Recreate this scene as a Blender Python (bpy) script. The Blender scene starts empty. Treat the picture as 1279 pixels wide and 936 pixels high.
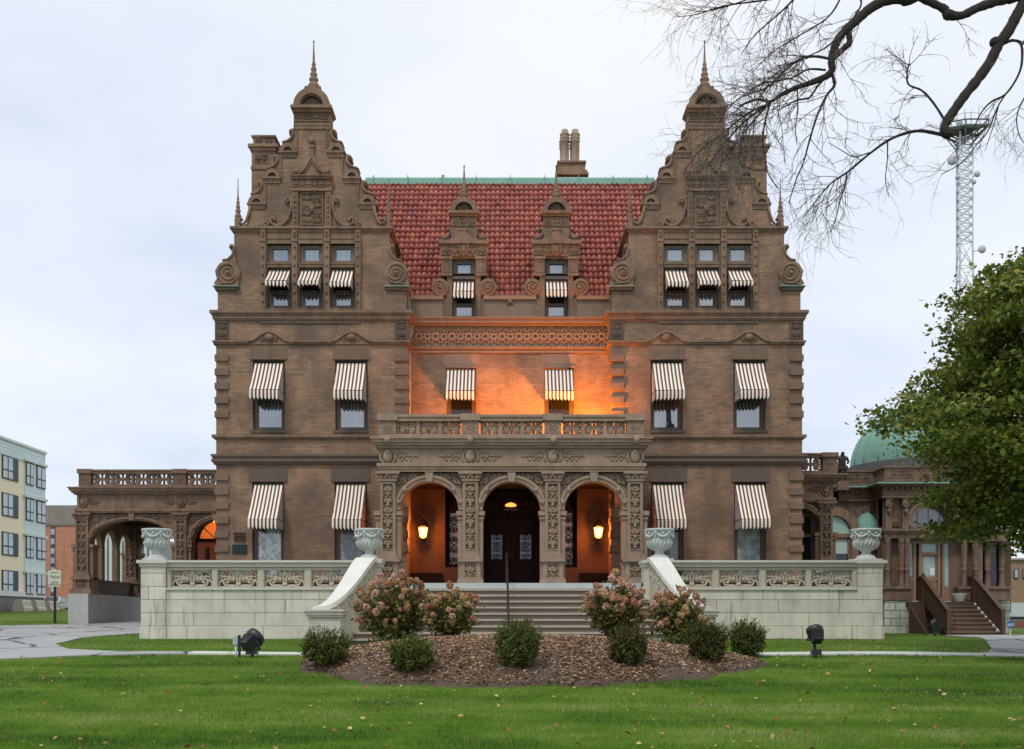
import bpy, bmesh, math, random
import numpy as np
from mathutils import Vector, Matrix
from math import sin, cos, pi, sqrt, radians
random.seed(7); RNG = np.random.default_rng(11)
SC = bpy.context.scene
COL = SC.collection

# ------------------------------------------------------------------ camera, sky, sun, exposure
F, CX, HY, CAMY, EYE = 1406.0, 637.0, 775.0, -37.0, 1.6
cd = bpy.data.cameras.new('camera'); cam = bpy.data.objects.new('camera', cd); COL.objects.link(cam)
cam.location = (0, CAMY, EYE); cam.rotation_euler = (radians(90), 0, 0)
cd.sensor_width = 36; cd.lens = F / 1279 * 36; cd.shift_x = 0.002; cd.shift_y = 0.24
cd.clip_start = 0.1; cd.clip_end = 3000
SC.camera = cam

SUN_EL, SUN_AZ = 56, 205          # high behind the camera, seen through cloud
w = bpy.data.worlds.new('World'); SC.world = w; w.use_nodes = True
nt = w.node_tree; N = nt.nodes; L = nt.links
bg = N['Background']; bg.inputs['Strength'].default_value = 0.1
sky = N.new('ShaderNodeTexSky'); sky.sky_type = 'NISHITA'; sky.sun_disc = False
sky.sun_elevation = radians(SUN_EL); sky.sun_rotation = radians(SUN_AZ)
tc = N.new('ShaderNodeTexCoord'); sep = N.new('ShaderNodeSeparateXYZ'); L.new(tc.outputs['Generated'], sep.inputs[0])
def wmath(op, a, b=None):
    n = N.new('ShaderNodeMath'); n.operation = op
    for i, q in enumerate((a, b)):
        if q is None: continue
        if isinstance(q, (int, float)): n.inputs[i].default_value = q
        else: L.new(q, n.inputs[i])
    return n.outputs[0]
zz = wmath('ADD', wmath('MAXIMUM', sep.outputs['Z'], 0.0), 0.25)
cmb = N.new('ShaderNodeCombineXYZ'); L.new(wmath('DIVIDE', sep.outputs['X'], zz), cmb.inputs[0]); L.new(wmath('DIVIDE', sep.outputs['Y'], zz), cmb.inputs[1])
nz = N.new('ShaderNodeTexNoise'); nz.inputs['Scale'].default_value = 1.25; nz.inputs['Detail'].default_value = 5; nz.inputs['Roughness'].default_value = .5
L.new(cmb.outputs[0], nz.inputs['Vector'])
# cloud deck: brighter high up over the house, bluer towards the left and low down
lum = wmath('ADD', wmath('MULTIPLY', wmath('SUBTRACT', nz.outputs['Fac'], 0.5), 2.3), wmath('ADD', 0.44, wmath('ADD', wmath('MULTIPLY', sep.outputs['Z'], 0.75), wmath('MULTIPLY', sep.outputs['X'], 0.22))))
cr = N.new('ShaderNodeValToRGB'); L.new(lum, cr.inputs[0])
e = cr.color_ramp.elements
e[0].position = 0.0; e[0].color = (.55, .64, .87, 1)
e[1].position = 1.0; e[1].color = (.985, 1.0, 1.01, 1)
m_ = e.new(.5); m_.color = (.79, .86, .98, 1)
sc_ = N.new('ShaderNodeVectorMath'); sc_.operation = 'SCALE'; sc_.inputs['Scale'].default_value = 9.9; L.new(cr.outputs[0], sc_.inputs[0])
mx = N.new('ShaderNodeMix'); mx.data_type = 'RGBA'; mx.inputs['Factor'].default_value = .9
L.new(sky.outputs[0], mx.inputs['A']); L.new(sc_.outputs[0], mx.inputs['B']); L.new(mx.outputs['Result'], bg.inputs['Color'])

sd = bpy.data.lights.new('sun', 'SUN'); sd.energy = 1.5; sd.angle = radians(11); sd.color = (1, .95, .88)
so = bpy.data.objects.new('sun', sd); COL.objects.link(so)
az = radians(SUN_AZ)
dirv = Vector((sin(az) * cos(radians(SUN_EL)), cos(az) * cos(radians(SUN_EL)), sin(radians(SUN_EL))))
so.rotation_euler = (-dirv).to_track_quat('-Z', 'Y').to_euler()
so.location = (0, -30, 40)
vs = SC.view_settings
vs.view_transform = 'Standard'; vs.look = 'None'; vs.exposure = 0.1; vs.gamma = 1; vs.use_curve_mapping = False
SC.render.engine = 'CYCLES'
SC.cycles.use_denoising = True
SC.cycles.max_bounces = 6; SC.cycles.diffuse_bounces = 3; SC.cycles.transparent_max_bounces = 6
SC.cycles.sample_clamp_indirect = 4

# ------------------------------------------------------------------ planes of the photograph (metres from pixels at a given depth)
class PL:
    def __init__(s, Y): s.Y = Y; s.s = F / (Y - CAMY)
    def x(s, px): return (px - CX) / s.s
    def z(s, py): return EYE + (HY - py) / s.s
    def p(s, px, py): return (s.x(px), s.Y, s.z(py))

# ------------------------------------------------------------------ materials
def mat(name, build):
    m = bpy.data.materials.new(name); m.use_nodes = True
    t = m.node_tree; b = t.nodes['Principled BSDF']
    build(t, b); return m
def nd(t, kind, **kw):
    n = t.nodes.new(kind)
    for k, v in kw.items():
        if hasattr(n, k) and not k[0].isupper(): setattr(n, k, v)
        else: n.inputs[k].default_value = v
    return n
def mixc(t, fac, a, b, mode='MIX'):
    n = t.nodes.new('ShaderNodeMix'); n.data_type = 'RGBA'; n.blend_type = mode
    for k, v in (('Factor', fac), ('A', a), ('B', b)):
        if isinstance(v, (int, float)): n.inputs[k].default_value = v
        elif isinstance(v, tuple): n.inputs[k].default_value = (*v, 1) if len(v) == 3 else v
        else: t.links.new(v, n.inputs[k])
    return n.outputs['Result']
def mth(t, op, a, b=None, clamp=False):
    n = t.nodes.new('ShaderNodeMath'); n.operation = op; n.use_clamp = clamp
    for i, q in enumerate((a, b)):
        if q is None: continue
        if isinstance(q, (int, float)): n.inputs[i].default_value = q
        else: t.links.new(q, n.inputs[i])
    return n.outputs[0]
def ramp(t, src, stops):
    r = t.nodes.new('ShaderNodeValToRGB'); e = r.color_ramp.elements
    while len(e) < len(stops): e.new(.5)
    for q, (p, c) in zip(e, stops): q.position = p; q.color = (*c, 1)
    t.links.new(src, r.inputs[0]); return r.outputs[0]
def coords(t, obj=True):
    c = t.nodes.new('ShaderNodeNewGeometry'); return c.outputs['Position']
def noise(t, vec, scale, detail=4, rough=.55):
    n = nd(t, 'ShaderNodeTexNoise', Scale=scale, Detail=detail, Roughness=rough); t.links.new(vec, n.inputs['Vector']); return n.outputs['Fac']
def bump(t, b, h, strength=.4, dist=.02):
    n = nd(t, 'ShaderNodeBump', Strength=strength, Distance=dist); t.links.new(h, n.inputs['Height']); t.links.new(n.outputs[0], b.inputs['Normal'])
def streaks(t, p, sx=5, sz=.35):
    mp = nd(t, 'ShaderNodeMapping'); mp.inputs['Scale'].default_value = (sx, sx, sz); t.links.new(p, mp.inputs['Vector'])
    return noise(t, mp.outputs[0], 1.0, 4)

def stone(name, c, var=.35, sc=3.0, bs=.35, rough=.85, dark=None, lo=.35, hi=.7, dirt=.45):
    dark = dark or tuple(q * .5 for q in c)
    def f(t, b):
        p = coords(t)
        n1 = noise(t, p, sc, 6); n2 = noise(t, p, sc * 9, 4); s = streaks(t, p)
        col = mixc(t, mth(t, 'MULTIPLY', n2, var), c, tuple(q * .55 for q in c))
        d = ramp(t, mth(t, 'ADD', mth(t, 'MULTIPLY', n1, .5), mth(t, 'MULTIPLY', s, .5)), [(lo, (0, 0, 0)), (hi, (1, 1, 1))])
        col = mixc(t, mth(t, 'MULTIPLY', d, dirt), col, dark)
        t.links.new(col, b.inputs['Base Color']); b.inputs['Roughness'].default_value = rough
        bump(t, b, n2, bs, .02)
    return mat(name, f)

def brick(name, c1, c2, mortar, bw=.30, bh=.075, ms=.009, bias=0.0, blot=(.10, .08, .07), blotf=.5):
    def f(t, b):
        p = coords(t); s = t.nodes.new('ShaderNodeSeparateXYZ'); t.links.new(p, s.inputs[0])
        cb = t.nodes.new('ShaderNodeCombineXYZ'); t.links.new(mth(t, 'ADD', s.outputs[0], s.outputs[1]), cb.inputs[0]); t.links.new(s.outputs[2], cb.inputs[1])
        br = nd(t, 'ShaderNodeTexBrick', Scale=1.0); br.offset = .5
        br.inputs['Brick Width'].default_value = bw; br.inputs['Row Height'].default_value = bh; br.inputs['Mortar Size'].default_value = ms
        br.inputs['Bias'].default_value = bias; br.inputs['Mortar Smooth'].default_value = .2
        br.inputs['Color1'].default_value = (*c1, 1); br.inputs['Color2'].default_value = (*c2, 1); br.inputs['Mortar'].default_value = (*mortar, 1)
        t.links.new(cb.outputs[0], br.inputs['Vector'])
        n1 = noise(t, p, .55, 5); n2 = noise(t, p, 14, 3)
        bl = ramp(t, n1, [(.45, (0, 0, 0)), (.66, (1, 1, 1))])
        n3 = noise(t, p, 1.7, 5, .65)
        col = mixc(t, mth(t, 'MULTIPLY', ramp(t, n3, [(.40, (0, 0, 0)), (.70, (1, 1, 1))]), .6), br.outputs['Color'], tuple(q * 1.3 for q in c1), 'MIX')
        s4 = streaks(t, p, 1.6, .22); col = mixc(t, mth(t, 'MULTIPLY', ramp(t, s4, [(.52, (0, 0, 0)), (.75, (1, 1, 1))]), .55), col, blot)
        col = mixc(t, mth(t, 'MULTIPLY', bl, blotf), col, blot)
        col = mixc(t, mth(t, 'MULTIPLY', n2, .45), col, tuple(q * .5 for q in c1))
        t.links.new(col, b.inputs['Base Color']); b.inputs['Roughness'].default_value = .9
        bump(t, b, mth(t, 'ADD', mth(t, 'MULTIPLY', br.outputs['Fac'], -1.0), mth(t, 'MULTIPLY', n2, .6)), .35, .01)
    return mat(name, f)

def plain(name, c, rough=.5, metal=0.0, nvar=.25, sc=12, bs=.1, spec=None):
    def f(t, b):
        p = coords(t); n = noise(t, p, sc, 4)
        t.links.new(mixc(t, mth(t, 'MULTIPLY', n, nvar * 2), c, tuple(q * .5 for q in c)), b.inputs['Base Color'])
        b.inputs['Roughness'].default_value = rough; b.inputs['Metallic'].default_value = metal
        if spec is not None: b.inputs['Specular IOR Level'].default_value = spec
        if bs: bump(t, b, n, bs, .01)
    return mat(name, f)

def leafy(name, stops, rough=.55, trans=.3, rw=.62, nw=.4, ns=1.1, off=0.0):
    def f(t, b):
        g = t.nodes.new('ShaderNodeNewGeometry')
        p = noise(t, g.outputs['Position'], ns, 3)
        v = mth(t, 'ADD', mth(t, 'ADD', mth(t, 'MULTIPLY', g.outputs['Random Per Island'], rw), mth(t, 'MULTIPLY', p, nw)), off)
        c = ramp(t, v, stops)
        t.links.new(c, b.inputs['Base Color']); b.inputs['Roughness'].default_value = rough; b.inputs['Specular IOR Level'].default_value = .25
        tr = t.nodes.new('ShaderNodeBsdfTranslucent'); t.links.new(c, tr.inputs[0])
        ms = t.nodes.new('ShaderNodeMixShader'); ms.inputs[0].default_value = trans
        t.links.new(b.outputs[0], ms.inputs[1]); t.links.new(tr.outputs[0], ms.inputs[2])
        t.links.new(ms.outputs[0], t.nodes['Material Output'].inputs['Surface'])
    return mat(name, f)

def glassy(name, c, c2=None, sc=2.0, rough=.04, ior=2.1, lo=.45, hi=.6):
    def f(t, b):
        p = coords(t)
        if c2:
            n = noise(t, p, sc, 5, .65); col = mixc(t, ramp(t, n, [(lo, (0, 0, 0)), (hi, (1, 1, 1))]), c, c2); t.links.new(col, b.inputs['Base Color'])
        else: b.inputs['Base Color'].default_value = (*c, 1)
        b.inputs['Roughness'].default_value = rough; b.inputs['IOR'].default_value = ior
        bump(t, b, noise(t, p, 1.5, 2), .08, .02)
    return mat(name, f)

def emis(name, c, s):
    def f(t, b):
        b.inputs['Base Color'].default_value = (*c, 1); b.inputs['Emission Color'].default_value = (*c, 1); b.inputs['Emission Strength'].default_value = s
    return mat(name, f)

def stripes(name, ca, cb, period, duty=.5):
    def f(t, b):
        u = t.nodes.new('ShaderNodeUVMap'); s = t.nodes.new('ShaderNodeSeparateXYZ'); t.links.new(u.outputs[0], s.inputs[0])
        fr = mth(t, 'FRACT', mth(t, 'DIVIDE', s.outputs[0], period)); k = mth(t, 'GREATER_THAN', fr, duty)
        n = noise(t, coords(t), 3, 4)
        col = mixc(t, k, ca, cb); col = mixc(t, mth(t, 'MULTIPLY', n, .16), col, (.25, .2, .16))
        t.links.new(col, b.inputs['Base Color']); b.inputs['Roughness'].default_value = .9; b.inputs['Specular IOR Level'].default_value = .1
    return mat(name, f)

BR = brick('brown_brick', (.350, .213, .130), (.192, .116, .075), (.13, .10, .075), bw=.29, bh=.079, ms=.010, blot=(.095, .072, .060), blotf=.85)
BRI = brick('porch_shaded_brick', (.150, .090, .056), (.105, .060, .038), (.09, .06, .045), bw=.34, bh=.092, ms=.010, blot=(.06, .04, .03), blotf=.6)  # wall brick darkened; the porch's deep shade is put into its colour
ST = stone('brownstone', (.298, .190, .122), var=.65, dark=(.06, .045, .035), dirt=.75)
STQ = stone('quoin_stone', (.225, .146, .098), var=.55, dark=(.08, .062, .048), dirt=.6)
STD = stone('dark_brownstone', (.15, .106, .078), var=.5, dark=(.075, .057, .048), dirt=.6)
STP = stone('porch_stone', (.395, .286, .204), var=.5, dark=(.13, .10, .075), dirt=.6)
STR = stone('red_brownstone', (.29, .19, .135), var=.5, dark=(.12, .075, .06))
PAV = stone('pavilion_terracotta', (.25, .16, .108), var=.6, dark=(.055, .04, .031), dirt=.8)
LIM = stone('urn_marble', (.57, .61, .58), var=.45, sc=2.5, bs=.3, dark=(.26, .30, .29), lo=.4, hi=.75)
WHT = stone('white_coping', (.73, .73, .68), var=.3, sc=2, dark=(.42, .44, .40), lo=.45, hi=.8)
STEPL = stone('worn_lit_tread_stone', (.47, .42, .35), var=.35, sc=2, dark=(.28, .25, .2))  # pale treads: top light on the step stone, with worn edges, put into colour
STEP = stone('step_stone', (.20, .162, .124), var=.35, sc=2, dark=(.2, .165, .13))
CONC = stone('concrete', (.47, .48, .46), var=.3, sc=1.2, dark=(.27, .27, .26), bs=.25)
ASPH = stone('grey_asphalt', (.30, .31, .32), var=.4, sc=1.2, dark=(.17, .175, .18), bs=.3)
MUL = stone('mulch', (.135, .092, .064), var=.95, sc=7, bs=1.0, dark=(.06, .042, .03))
def blockwall(name, c1, c2, mortar, bw, bh, ms, bs=.35, stain=(.22, .23, .2), stf=.75):
    def f(t, b):
        p = coords(t); s = t.nodes.new('ShaderNodeSeparateXYZ'); t.links.new(p, s.inputs[0])
        cb = t.nodes.new('ShaderNodeCombineXYZ'); t.links.new(mth(t, 'ADD', s.outputs[0], s.outputs[1]), cb.inputs[0]); t.links.new(mth(t, 'SUBTRACT', s.outputs[2], 1.06), cb.inputs[1])
        br = nd(t, 'ShaderNodeTexBrick', Scale=1.0); br.offset = .5; br.squash = 1.25; br.squash_frequency = 3
        br.inputs['Brick Width'].default_value = bw; br.inputs['Row Height'].default_value = bh; br.inputs['Mortar Size'].default_value = ms; br.inputs['Mortar Smooth'].default_value = .3
        br.inputs['Color1'].default_value = (*c1, 1); br.inputs['Color2'].default_value = (*c2, 1); br.inputs['Mortar'].default_value = (*mortar, 1)
        t.links.new(cb.outputs[0], br.inputs['Vector'])
        n1 = noise(t, p, 1.6, 6, .62); n2 = noise(t, p, 25, 3); s2 = streaks(t, p, 3.5, .5)
        col = mixc(t, mth(t, 'MULTIPLY', ramp(t, mth(t, 'ADD', mth(t, 'MULTIPLY', n1, .55), mth(t, 'MULTIPLY', s2, .45)), [(.47, (0, 0, 0)), (.7, (1, 1, 1))]), stf), br.outputs['Color'], stain)
        s5 = streaks(t, p, 9, .7); n6 = noise(t, p, .7, 4); col = mixc(t, mth(t, 'MULTIPLY', ramp(t, mth(t, 'MULTIPLY', s5, mth(t, 'ADD', n6, .5)), [(.56, (0, 0, 0)), (.72, (1, 1, 1))]), .55), col, (.10, .10, .085))
        col = mixc(t, mth(t, 'MULTIPLY', n2, .3), col, tuple(q * .6 for q in c1))
        t.links.new(col, b.inputs['Base Color']); b.inputs['Roughness'].default_value = .85
        bump(t, b, mth(t, 'ADD', mth(t, 'MULTIPLY', br.outputs['Fac'], -1.5), mth(t, 'ADD', n2, n1)), bs, .02)
    return mat(name, f)
TER = blockwall('terrace_limestone', (.71, .69, .575), (.55, .54, .455), (.25, .19, .135), 1.75, .375, .012, stain=(.27, .27, .23), stf=.62)
TERP = stone('terrace_carving', (.55, .515, .41), var=.45, sc=3, dark=(.28, .25, .19))
RUS = blockwall('rustic_stone', (.58, .61, .52), (.44, .46, .40), (.2, .2, .17), .75, .31, .02, bs=1.0)
COP = stone('green_copper', (.20, .40, .325), var=.3, sc=2, dark=(.10, .25, .21), rough=.6, bs=.1)
COPD = stone('aged_copper', (.22, .33, .27), var=.5, sc=4, dark=(.12, .11, .09), rough=.6, bs=.1)
def tilef(t, b):
    g = t.nodes.new('ShaderNodeNewGeometry'); p = g.outputs['Position']
    n = noise(t, p, .8, 4); n2 = noise(t, p, 20, 3)
    v = mth(t, 'ADD', mth(t, 'MULTIPLY', g.outputs['Random Per Island'], .55), mth(t, 'MULTIPLY', n, .4))
    c = ramp(t, v, [(.06, (.13, .045, .04)), (.22, (.24, .055, .038)), (.6, (.36, .084, .052)), (.9, (.50, .15, .095))])
    c = mixc(t, mth(t, 'MULTIPLY', n2, .35), c, (.13, .045, .04))
    t.links.new(c, b.inputs['Base Color']); b.inputs['Roughness'].default_value = .45; bump(t, b, n2, .15, .01)
TIL = mat('red_clay_tile', tilef)
WOODF = plain('brown_window_wood', (.105, .078, .056), .55)
WOODT = plain('tan_window_wood', (.20, .155, .11), .6)
WOODD = plain('dark_door_wood', (.014, .008, .006), .6, sc=6, spec=.15)
WOODO = plain('varnished_door_wood', (.36, .11, .03), .35, sc=5)
STW = plain('stair_timber', (.085, .048, .028), .6, sc=9, bs=.3)
PANE = glassy('window_glass', (.03, .035, .04), (.10, .12, .14), 2.2, ior=3.6, rough=.015)
PANED = glassy('dark_glass', (.012, .012, .013), None, ior=1.6)
PANEC = glassy('curtained_glass', (.25, .30, .30), (.42, .50, .48), 4, ior=1.8)
PANET = glassy('painted_reflection_glass', (.05, .06, .05), (.36, .44, .42), 5.5, ior=2.4, lo=.42, hi=.56)  # leafy tree reflections put into the base colour as pale noise
PANEL = glassy('leaded_glass', (.17, .19, .21), (.30, .33, .36), 9, ior=1.6)
PAVG = glassy('papered_glass', (.33, .42, .40), (.24, .33, .31), 1.5, ior=1.6)
SKYG = glassy('sky_glass', (.20, .30, .38), (.12, .19, .25), 2, ior=2.8)
BLK = plain('black_metal', (.016, .018, .022), .4, .3, sc=20)
BLK2 = plain('black_paint', (.02, .022, .024), .35)
IRON = plain('wrought_iron', (.05, .045, .045), .45, .6)
GREYB = plain('grey_box', (.42, .48, .52), .5)
BRONZE = plain('brown_bronze', (.07, .045, .035), .5, .5)
BRONZG = plain('green_bronze', (.022, .045, .042), .5, .4)
PIPE = plain('painted_downspout', (.50, .47, .39), .6)
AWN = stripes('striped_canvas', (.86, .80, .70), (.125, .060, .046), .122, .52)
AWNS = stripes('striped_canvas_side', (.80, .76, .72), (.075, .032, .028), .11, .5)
BARK = stone('dark_bark', (.034, .026, .021), var=.8, sc=9, bs=.9, dark=(.016, .013, .011))
TWIG = plain('twig_bark', (.15, .12, .10), .8)
STEM = plain('woody_stem', (.09, .065, .045), .85)
# ------------------------------------------------------------------ mesh builder
MIR = [False, 0.0]                        # while True, everything is built mirrored about X = MIR[1]
class MB:
    def __init__(s, T=None): s.v = []; s.f = []; s.sm = []; s.uv = []; s.T = T; s.mir = MIR[0]; s.x0 = MIR[1]
    def add(s, vs, fs, smooth=False, uv=None):
        o = len(s.v)
        if s.T: vs = [s.T(*p) for p in vs]
        if s.mir: vs = [(2 * s.x0 - p[0], p[1], p[2]) for p in vs]
        s.v.extend(vs)
        for i, q in enumerate(fs):
            s.f.append([o + k for k in q]); s.sm.append(smooth); s.uv.append(uv[i] if uv else None)
        return s
    def box(s, x0, x1, y0, y1, z0, z1):
        if x0 > x1: x0, x1 = x1, x0
        if z0 > z1: z0, z1 = z1, z0
        v = [(x, y, z) for z in (z0, z1) for y in (y0, y1) for x in (x0, x1)]
        return s.add(v, [(0, 2, 3, 1), (4, 5, 7, 6), (0, 1, 5, 4), (2, 6, 7, 3), (0, 4, 6, 2), (1, 3, 7, 5)])
    def prism(s, poly, y0, y1):            # outline in (x, z), thickness along y
        n = len(poly); v = [(x, y0, z) for x, z in poly] + [(x, y1, z) for x, z in poly]
        f = [tuple(range(n)), tuple(range(2 * n - 1, n - 1, -1))] + [(i, n + i, n + (i + 1) % n, (i + 1) % n) for i in range(n)]
        return s.add(v, f)
    def prismx(s, poly, x0, x1):           # outline in (y, z), length along x
        n = len(poly); v = [(x0, y, z) for y, z in poly] + [(x1, y, z) for y, z in poly]
        f = [tuple(range(n)), tuple(range(2 * n - 1, n - 1, -1))] + [(i, n + i, n + (i + 1) % n, (i + 1) % n) for i in range(n)]
        return s.add(v, f)
    def prismz(s, poly, z0, z1):
        n = len(poly); v = [(x, y, z0) for x, y in poly] + [(x, y, z1) for x, y in poly]
        f = [tuple(range(n)), tuple(range(2 * n - 1, n - 1, -1))] + [(i, n + i, n + (i + 1) % n, (i + 1) % n) for i in range(n)]
        return s.add(v, f)
    def tube(s, pts, r, n=5, cap=True, smooth=True):
        P = [Vector(p) for p in pts]; m = len(P)
        if m < 2: return s
        R = r if isinstance(r, (list, tuple)) else [r] * m
        vs = []; up = None
        for i, p in enumerate(P):
            d = (P[min(i + 1, m - 1)] - P[max(i - 1, 0)])
            d = d.normalized() if d.length > 1e-9 else Vector((0, 0, 1))
            if up is None: up = Vector((0, 1, 0)) if abs(d.y) < .9 else Vector((1, 0, 0))
            a = d.cross(up)
            if a.length < 1e-6: a = d.orthogonal()
            a.normalize(); b = a.cross(d).normalized(); up = b
            for k in range(n):
                t = 2 * pi * k / n; q = p + (a * cos(t) + b * sin(t)) * R[i]; vs.append(tuple(q))
        fs = [(i * n + k, i * n + (k + 1) % n, (i + 1) * n + (k + 1) % n, (i + 1) * n + k) for i in range(m - 1) for k in range(n)]
        if cap: fs += [tuple(range(n - 1, -1, -1)), tuple((m - 1) * n + k for k in range(n))]
        return s.add(vs, fs, smooth)
    def lathe(s, cx, cy, prof, n=16, smooth=True, a0=0.0, a1=2 * pi):
        full = abs(a1 - a0) > 6.28; c = n if full else n + 1; vs = []
        for r, z in prof:
            for k in range(c):
                t = a0 + (a1 - a0) * k / n; vs.append((cx + r * cos(t), cy + r * sin(t), z))
        fs = [(i * c + k, i * c + (k + 1) % c, (i + 1) * c + (k + 1) % c, (i + 1) * c + k) for i in range(len(prof) - 1) for k in range(n)]
        return s.add(vs, fs, smooth)
    def ell(s, c, r, n=8, m=6):
        if isinstance(r, (int, float)): r = (r, r, r)
        vs = [(c[0] + r[0] * sin(pi * i / m) * cos(2 * pi * k / n), c[1] + r[1] * sin(pi * i / m) * sin(2 * pi * k / n), c[2] + r[2] * cos(pi * i / m)) for i in range(m + 1) for k in range(n)]
        fs = [(i * n + k, (i + 1) * n + k, (i + 1) * n + (k + 1) % n, i * n + (k + 1) % n) for i in range(m) for k in range(n)]
        return s.add(vs, fs, True)
    def band(s, cx, cz, r0, r1, y0, y1, a0=0.0, a1=pi, n=20, k=1.0):     # arc band standing in the x-z plane
        vs = []
        for i in range(n + 1):
            t = a0 + (a1 - a0) * i / n
            for (r, y) in ((r0, y0), (r1, y0), (r1, y1), (r0, y1)):
                vs.append((cx + r * cos(t), y, cz + (r if k == 1 else r - r0 + r0 * k) * sin(t)))
        fs = [(i * 4 + j, i * 4 + (j + 1) % 4, i * 4 + 4 + (j + 1) % 4, i * 4 + 4 + j) for i in range(n) for j in range(4)]
        fs += [(0, 1, 2, 3), (n * 4 + 3, n * 4 + 2, n * 4 + 1, n * 4)]
        return s.add(vs, fs)
    def disc(s, cx, cz, r, y0, y1, n=20):
        return s.prism([(cx + r * cos(2 * pi * i / n), cz + r * sin(2 * pi * i / n)) for i in range(n)], y0, y1)
    def archwall(s, cx, r, zs, x0, x1, zt, y0, y1, n=24, k=1.0):         # wall above springing zs with an arched hole
        A = [(cx - r * cos(pi * i / n), zs + r * k * sin(pi * i / n)) for i in range(n + 1)]
        for y in (y0, y1):
            vs = [(x, y, z) for x, z in A] + [(x, y, zt) for x, z in A]
            s.add(vs, [(i, i + 1, n + 2 + i, n + 1 + i) for i in range(n)])
            if x0 < cx - r - 1e-4: s.add([(x0, y, zs), (cx - r, y, zs), (cx - r, y, zt), (x0, y, zt)], [(0, 1, 2, 3)])
            if x1 > cx + r + 1e-4: s.add([(cx + r, y, zs), (x1, y, zs), (x1, y, zt), (cx + r, y, zt)], [(0, 1, 2, 3)])
        s.add([(x, y, z) for y in (y0, y1) for x, z in A], [(i, n + 1 + i, n + 2 + i, i + 1) for i in range(n)], True)
        s.add([(x0, y0, zt), (x1, y0, zt), (x1, y1, zt), (x0, y1, zt)], [(0, 1, 2, 3)])
        for x in (x0, x1): s.add([(x, y0, zs), (x, y1, zs), (x, y1, zt), (x, y0, zt)], [(0, 1, 2, 3)])
        return s
    def wall(s, x0, x1, z0, z1, ops, y0, y1):                            # flat wall, rectangular openings with reveals y0..y1
        xs = sorted({x0, x1, *[o[0] for o in ops], *[o[1] for o in ops]}); zs = sorted({z0, z1, *[o[2] for o in ops], *[o[3] for o in ops]})
        for i in range(len(xs) - 1):
            for j in range(len(zs) - 1):
                mx_, mz_ = (xs[i] + xs[i + 1]) / 2, (zs[j] + zs[j + 1]) / 2
                if any(o[0] < mx_ < o[1] and o[2] < mz_ < o[3] for o in ops): continue
                s.add([(xs[i], y0, zs[j]), (xs[i + 1], y0, zs[j]), (xs[i + 1], y0, zs[j + 1]), (xs[i], y0, zs[j + 1])], [(0, 1, 2, 3)])
        for a, b, c, d in ops:
            s.add([(a, y0, c), (b, y0, c), (b, y0, d), (a, y0, d), (a, y1, c), (b, y1, c), (b, y1, d), (a, y1, d)],
                  [(0, 4, 5, 1), (1, 5, 6, 2), (2, 6, 7, 3), (3, 7, 4, 0)])
        return s
    def build(s, name, m, parent=None, fix=True):
        me = bpy.data.meshes.new(name)
        off = wloc(parent) if parent else Vector((0, 0, 0))
        me.from_pydata([(a - off.x, b - off.y, c - off.z) for a, b, c in s.v], [], s.f)
        me.polygons.foreach_set('use_smooth', s.sm)
        if any(u is not None for u in s.uv):
            ul = me.uv_layers.new(name='UVMap')
            for p, u in zip(me.polygons, s.uv):
                for li, q in zip(p.loop_indices, u or [(0, 0)] * p.loop_total): ul.data[li].uv = q
        if fix and not any(u is not None for u in s.uv):
            b = bmesh.new(); b.from_mesh(me); bmesh.ops.recalc_face_normals(b, faces=b.faces); b.to_mesh(me); b.free()
        me.materials.append(m)
        o = bpy.data.objects.new(name, me); COL.objects.link(o)
        if parent: o.parent = parent
        return o
def wloc(o):
    v = Vector((0, 0, 0))
    while o: v += o.location; o = o.parent
    return v
def tag(o, label, cat, group=None, kind=None):
    if label: o['label'] = label
    if cat: o['category'] = cat
    if group: o['group'] = group
    if kind: o['kind'] = kind
    return o
def thing(name, label, cat, loc=(0, 0, 0), group=None):
    o = bpy.data.objects.new(name, None); o.empty_display_size = .3; COL.objects.link(o); o.location = loc
    return tag(o, label, cat, group)
def struct(o): o['kind'] = 'structure'; return o
def dup(root, loc=None, rotz=None, label=None, scale=None):
    def cp(o, par):
        c = o.copy(); COL.objects.link(c); c.parent = par
        for ch in list(o.children): cp(ch, c)
        return c
    r = cp(root, None)
    if loc is not None: r.location = loc
    if rotz is not None: r.rotation_euler.z = rotz
    if scale is not None: r.scale = scale
    if label: r['label'] = label
    return r
def npmesh(name, V, Fc, m, parent=None, smooth=False):
    V = np.asarray(V, dtype=np.float32); Fc = np.asarray(Fc, dtype=np.int32); k = Fc.shape[1]
    if parent: V = V - np.array(wloc(parent), dtype=np.float32)
    me = bpy.data.meshes.new(name); me.vertices.add(len(V)); me.vertices.foreach_set('co', V.ravel())
    me.loops.add(Fc.size); me.loops.foreach_set('vertex_index', Fc.ravel())
    me.polygons.add(len(Fc)); me.polygons.foreach_set('loop_start', np.arange(0, Fc.size, k, dtype=np.int32))
    if smooth: me.polygons.foreach_set('use_smooth', np.ones(len(Fc), dtype=bool))
    me.update(calc_edges=True); me.validate(); me.materials.append(m)
    o = bpy.data.objects.new(name, me); COL.objects.link(o)
    if parent: o.parent = parent
    return o
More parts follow.
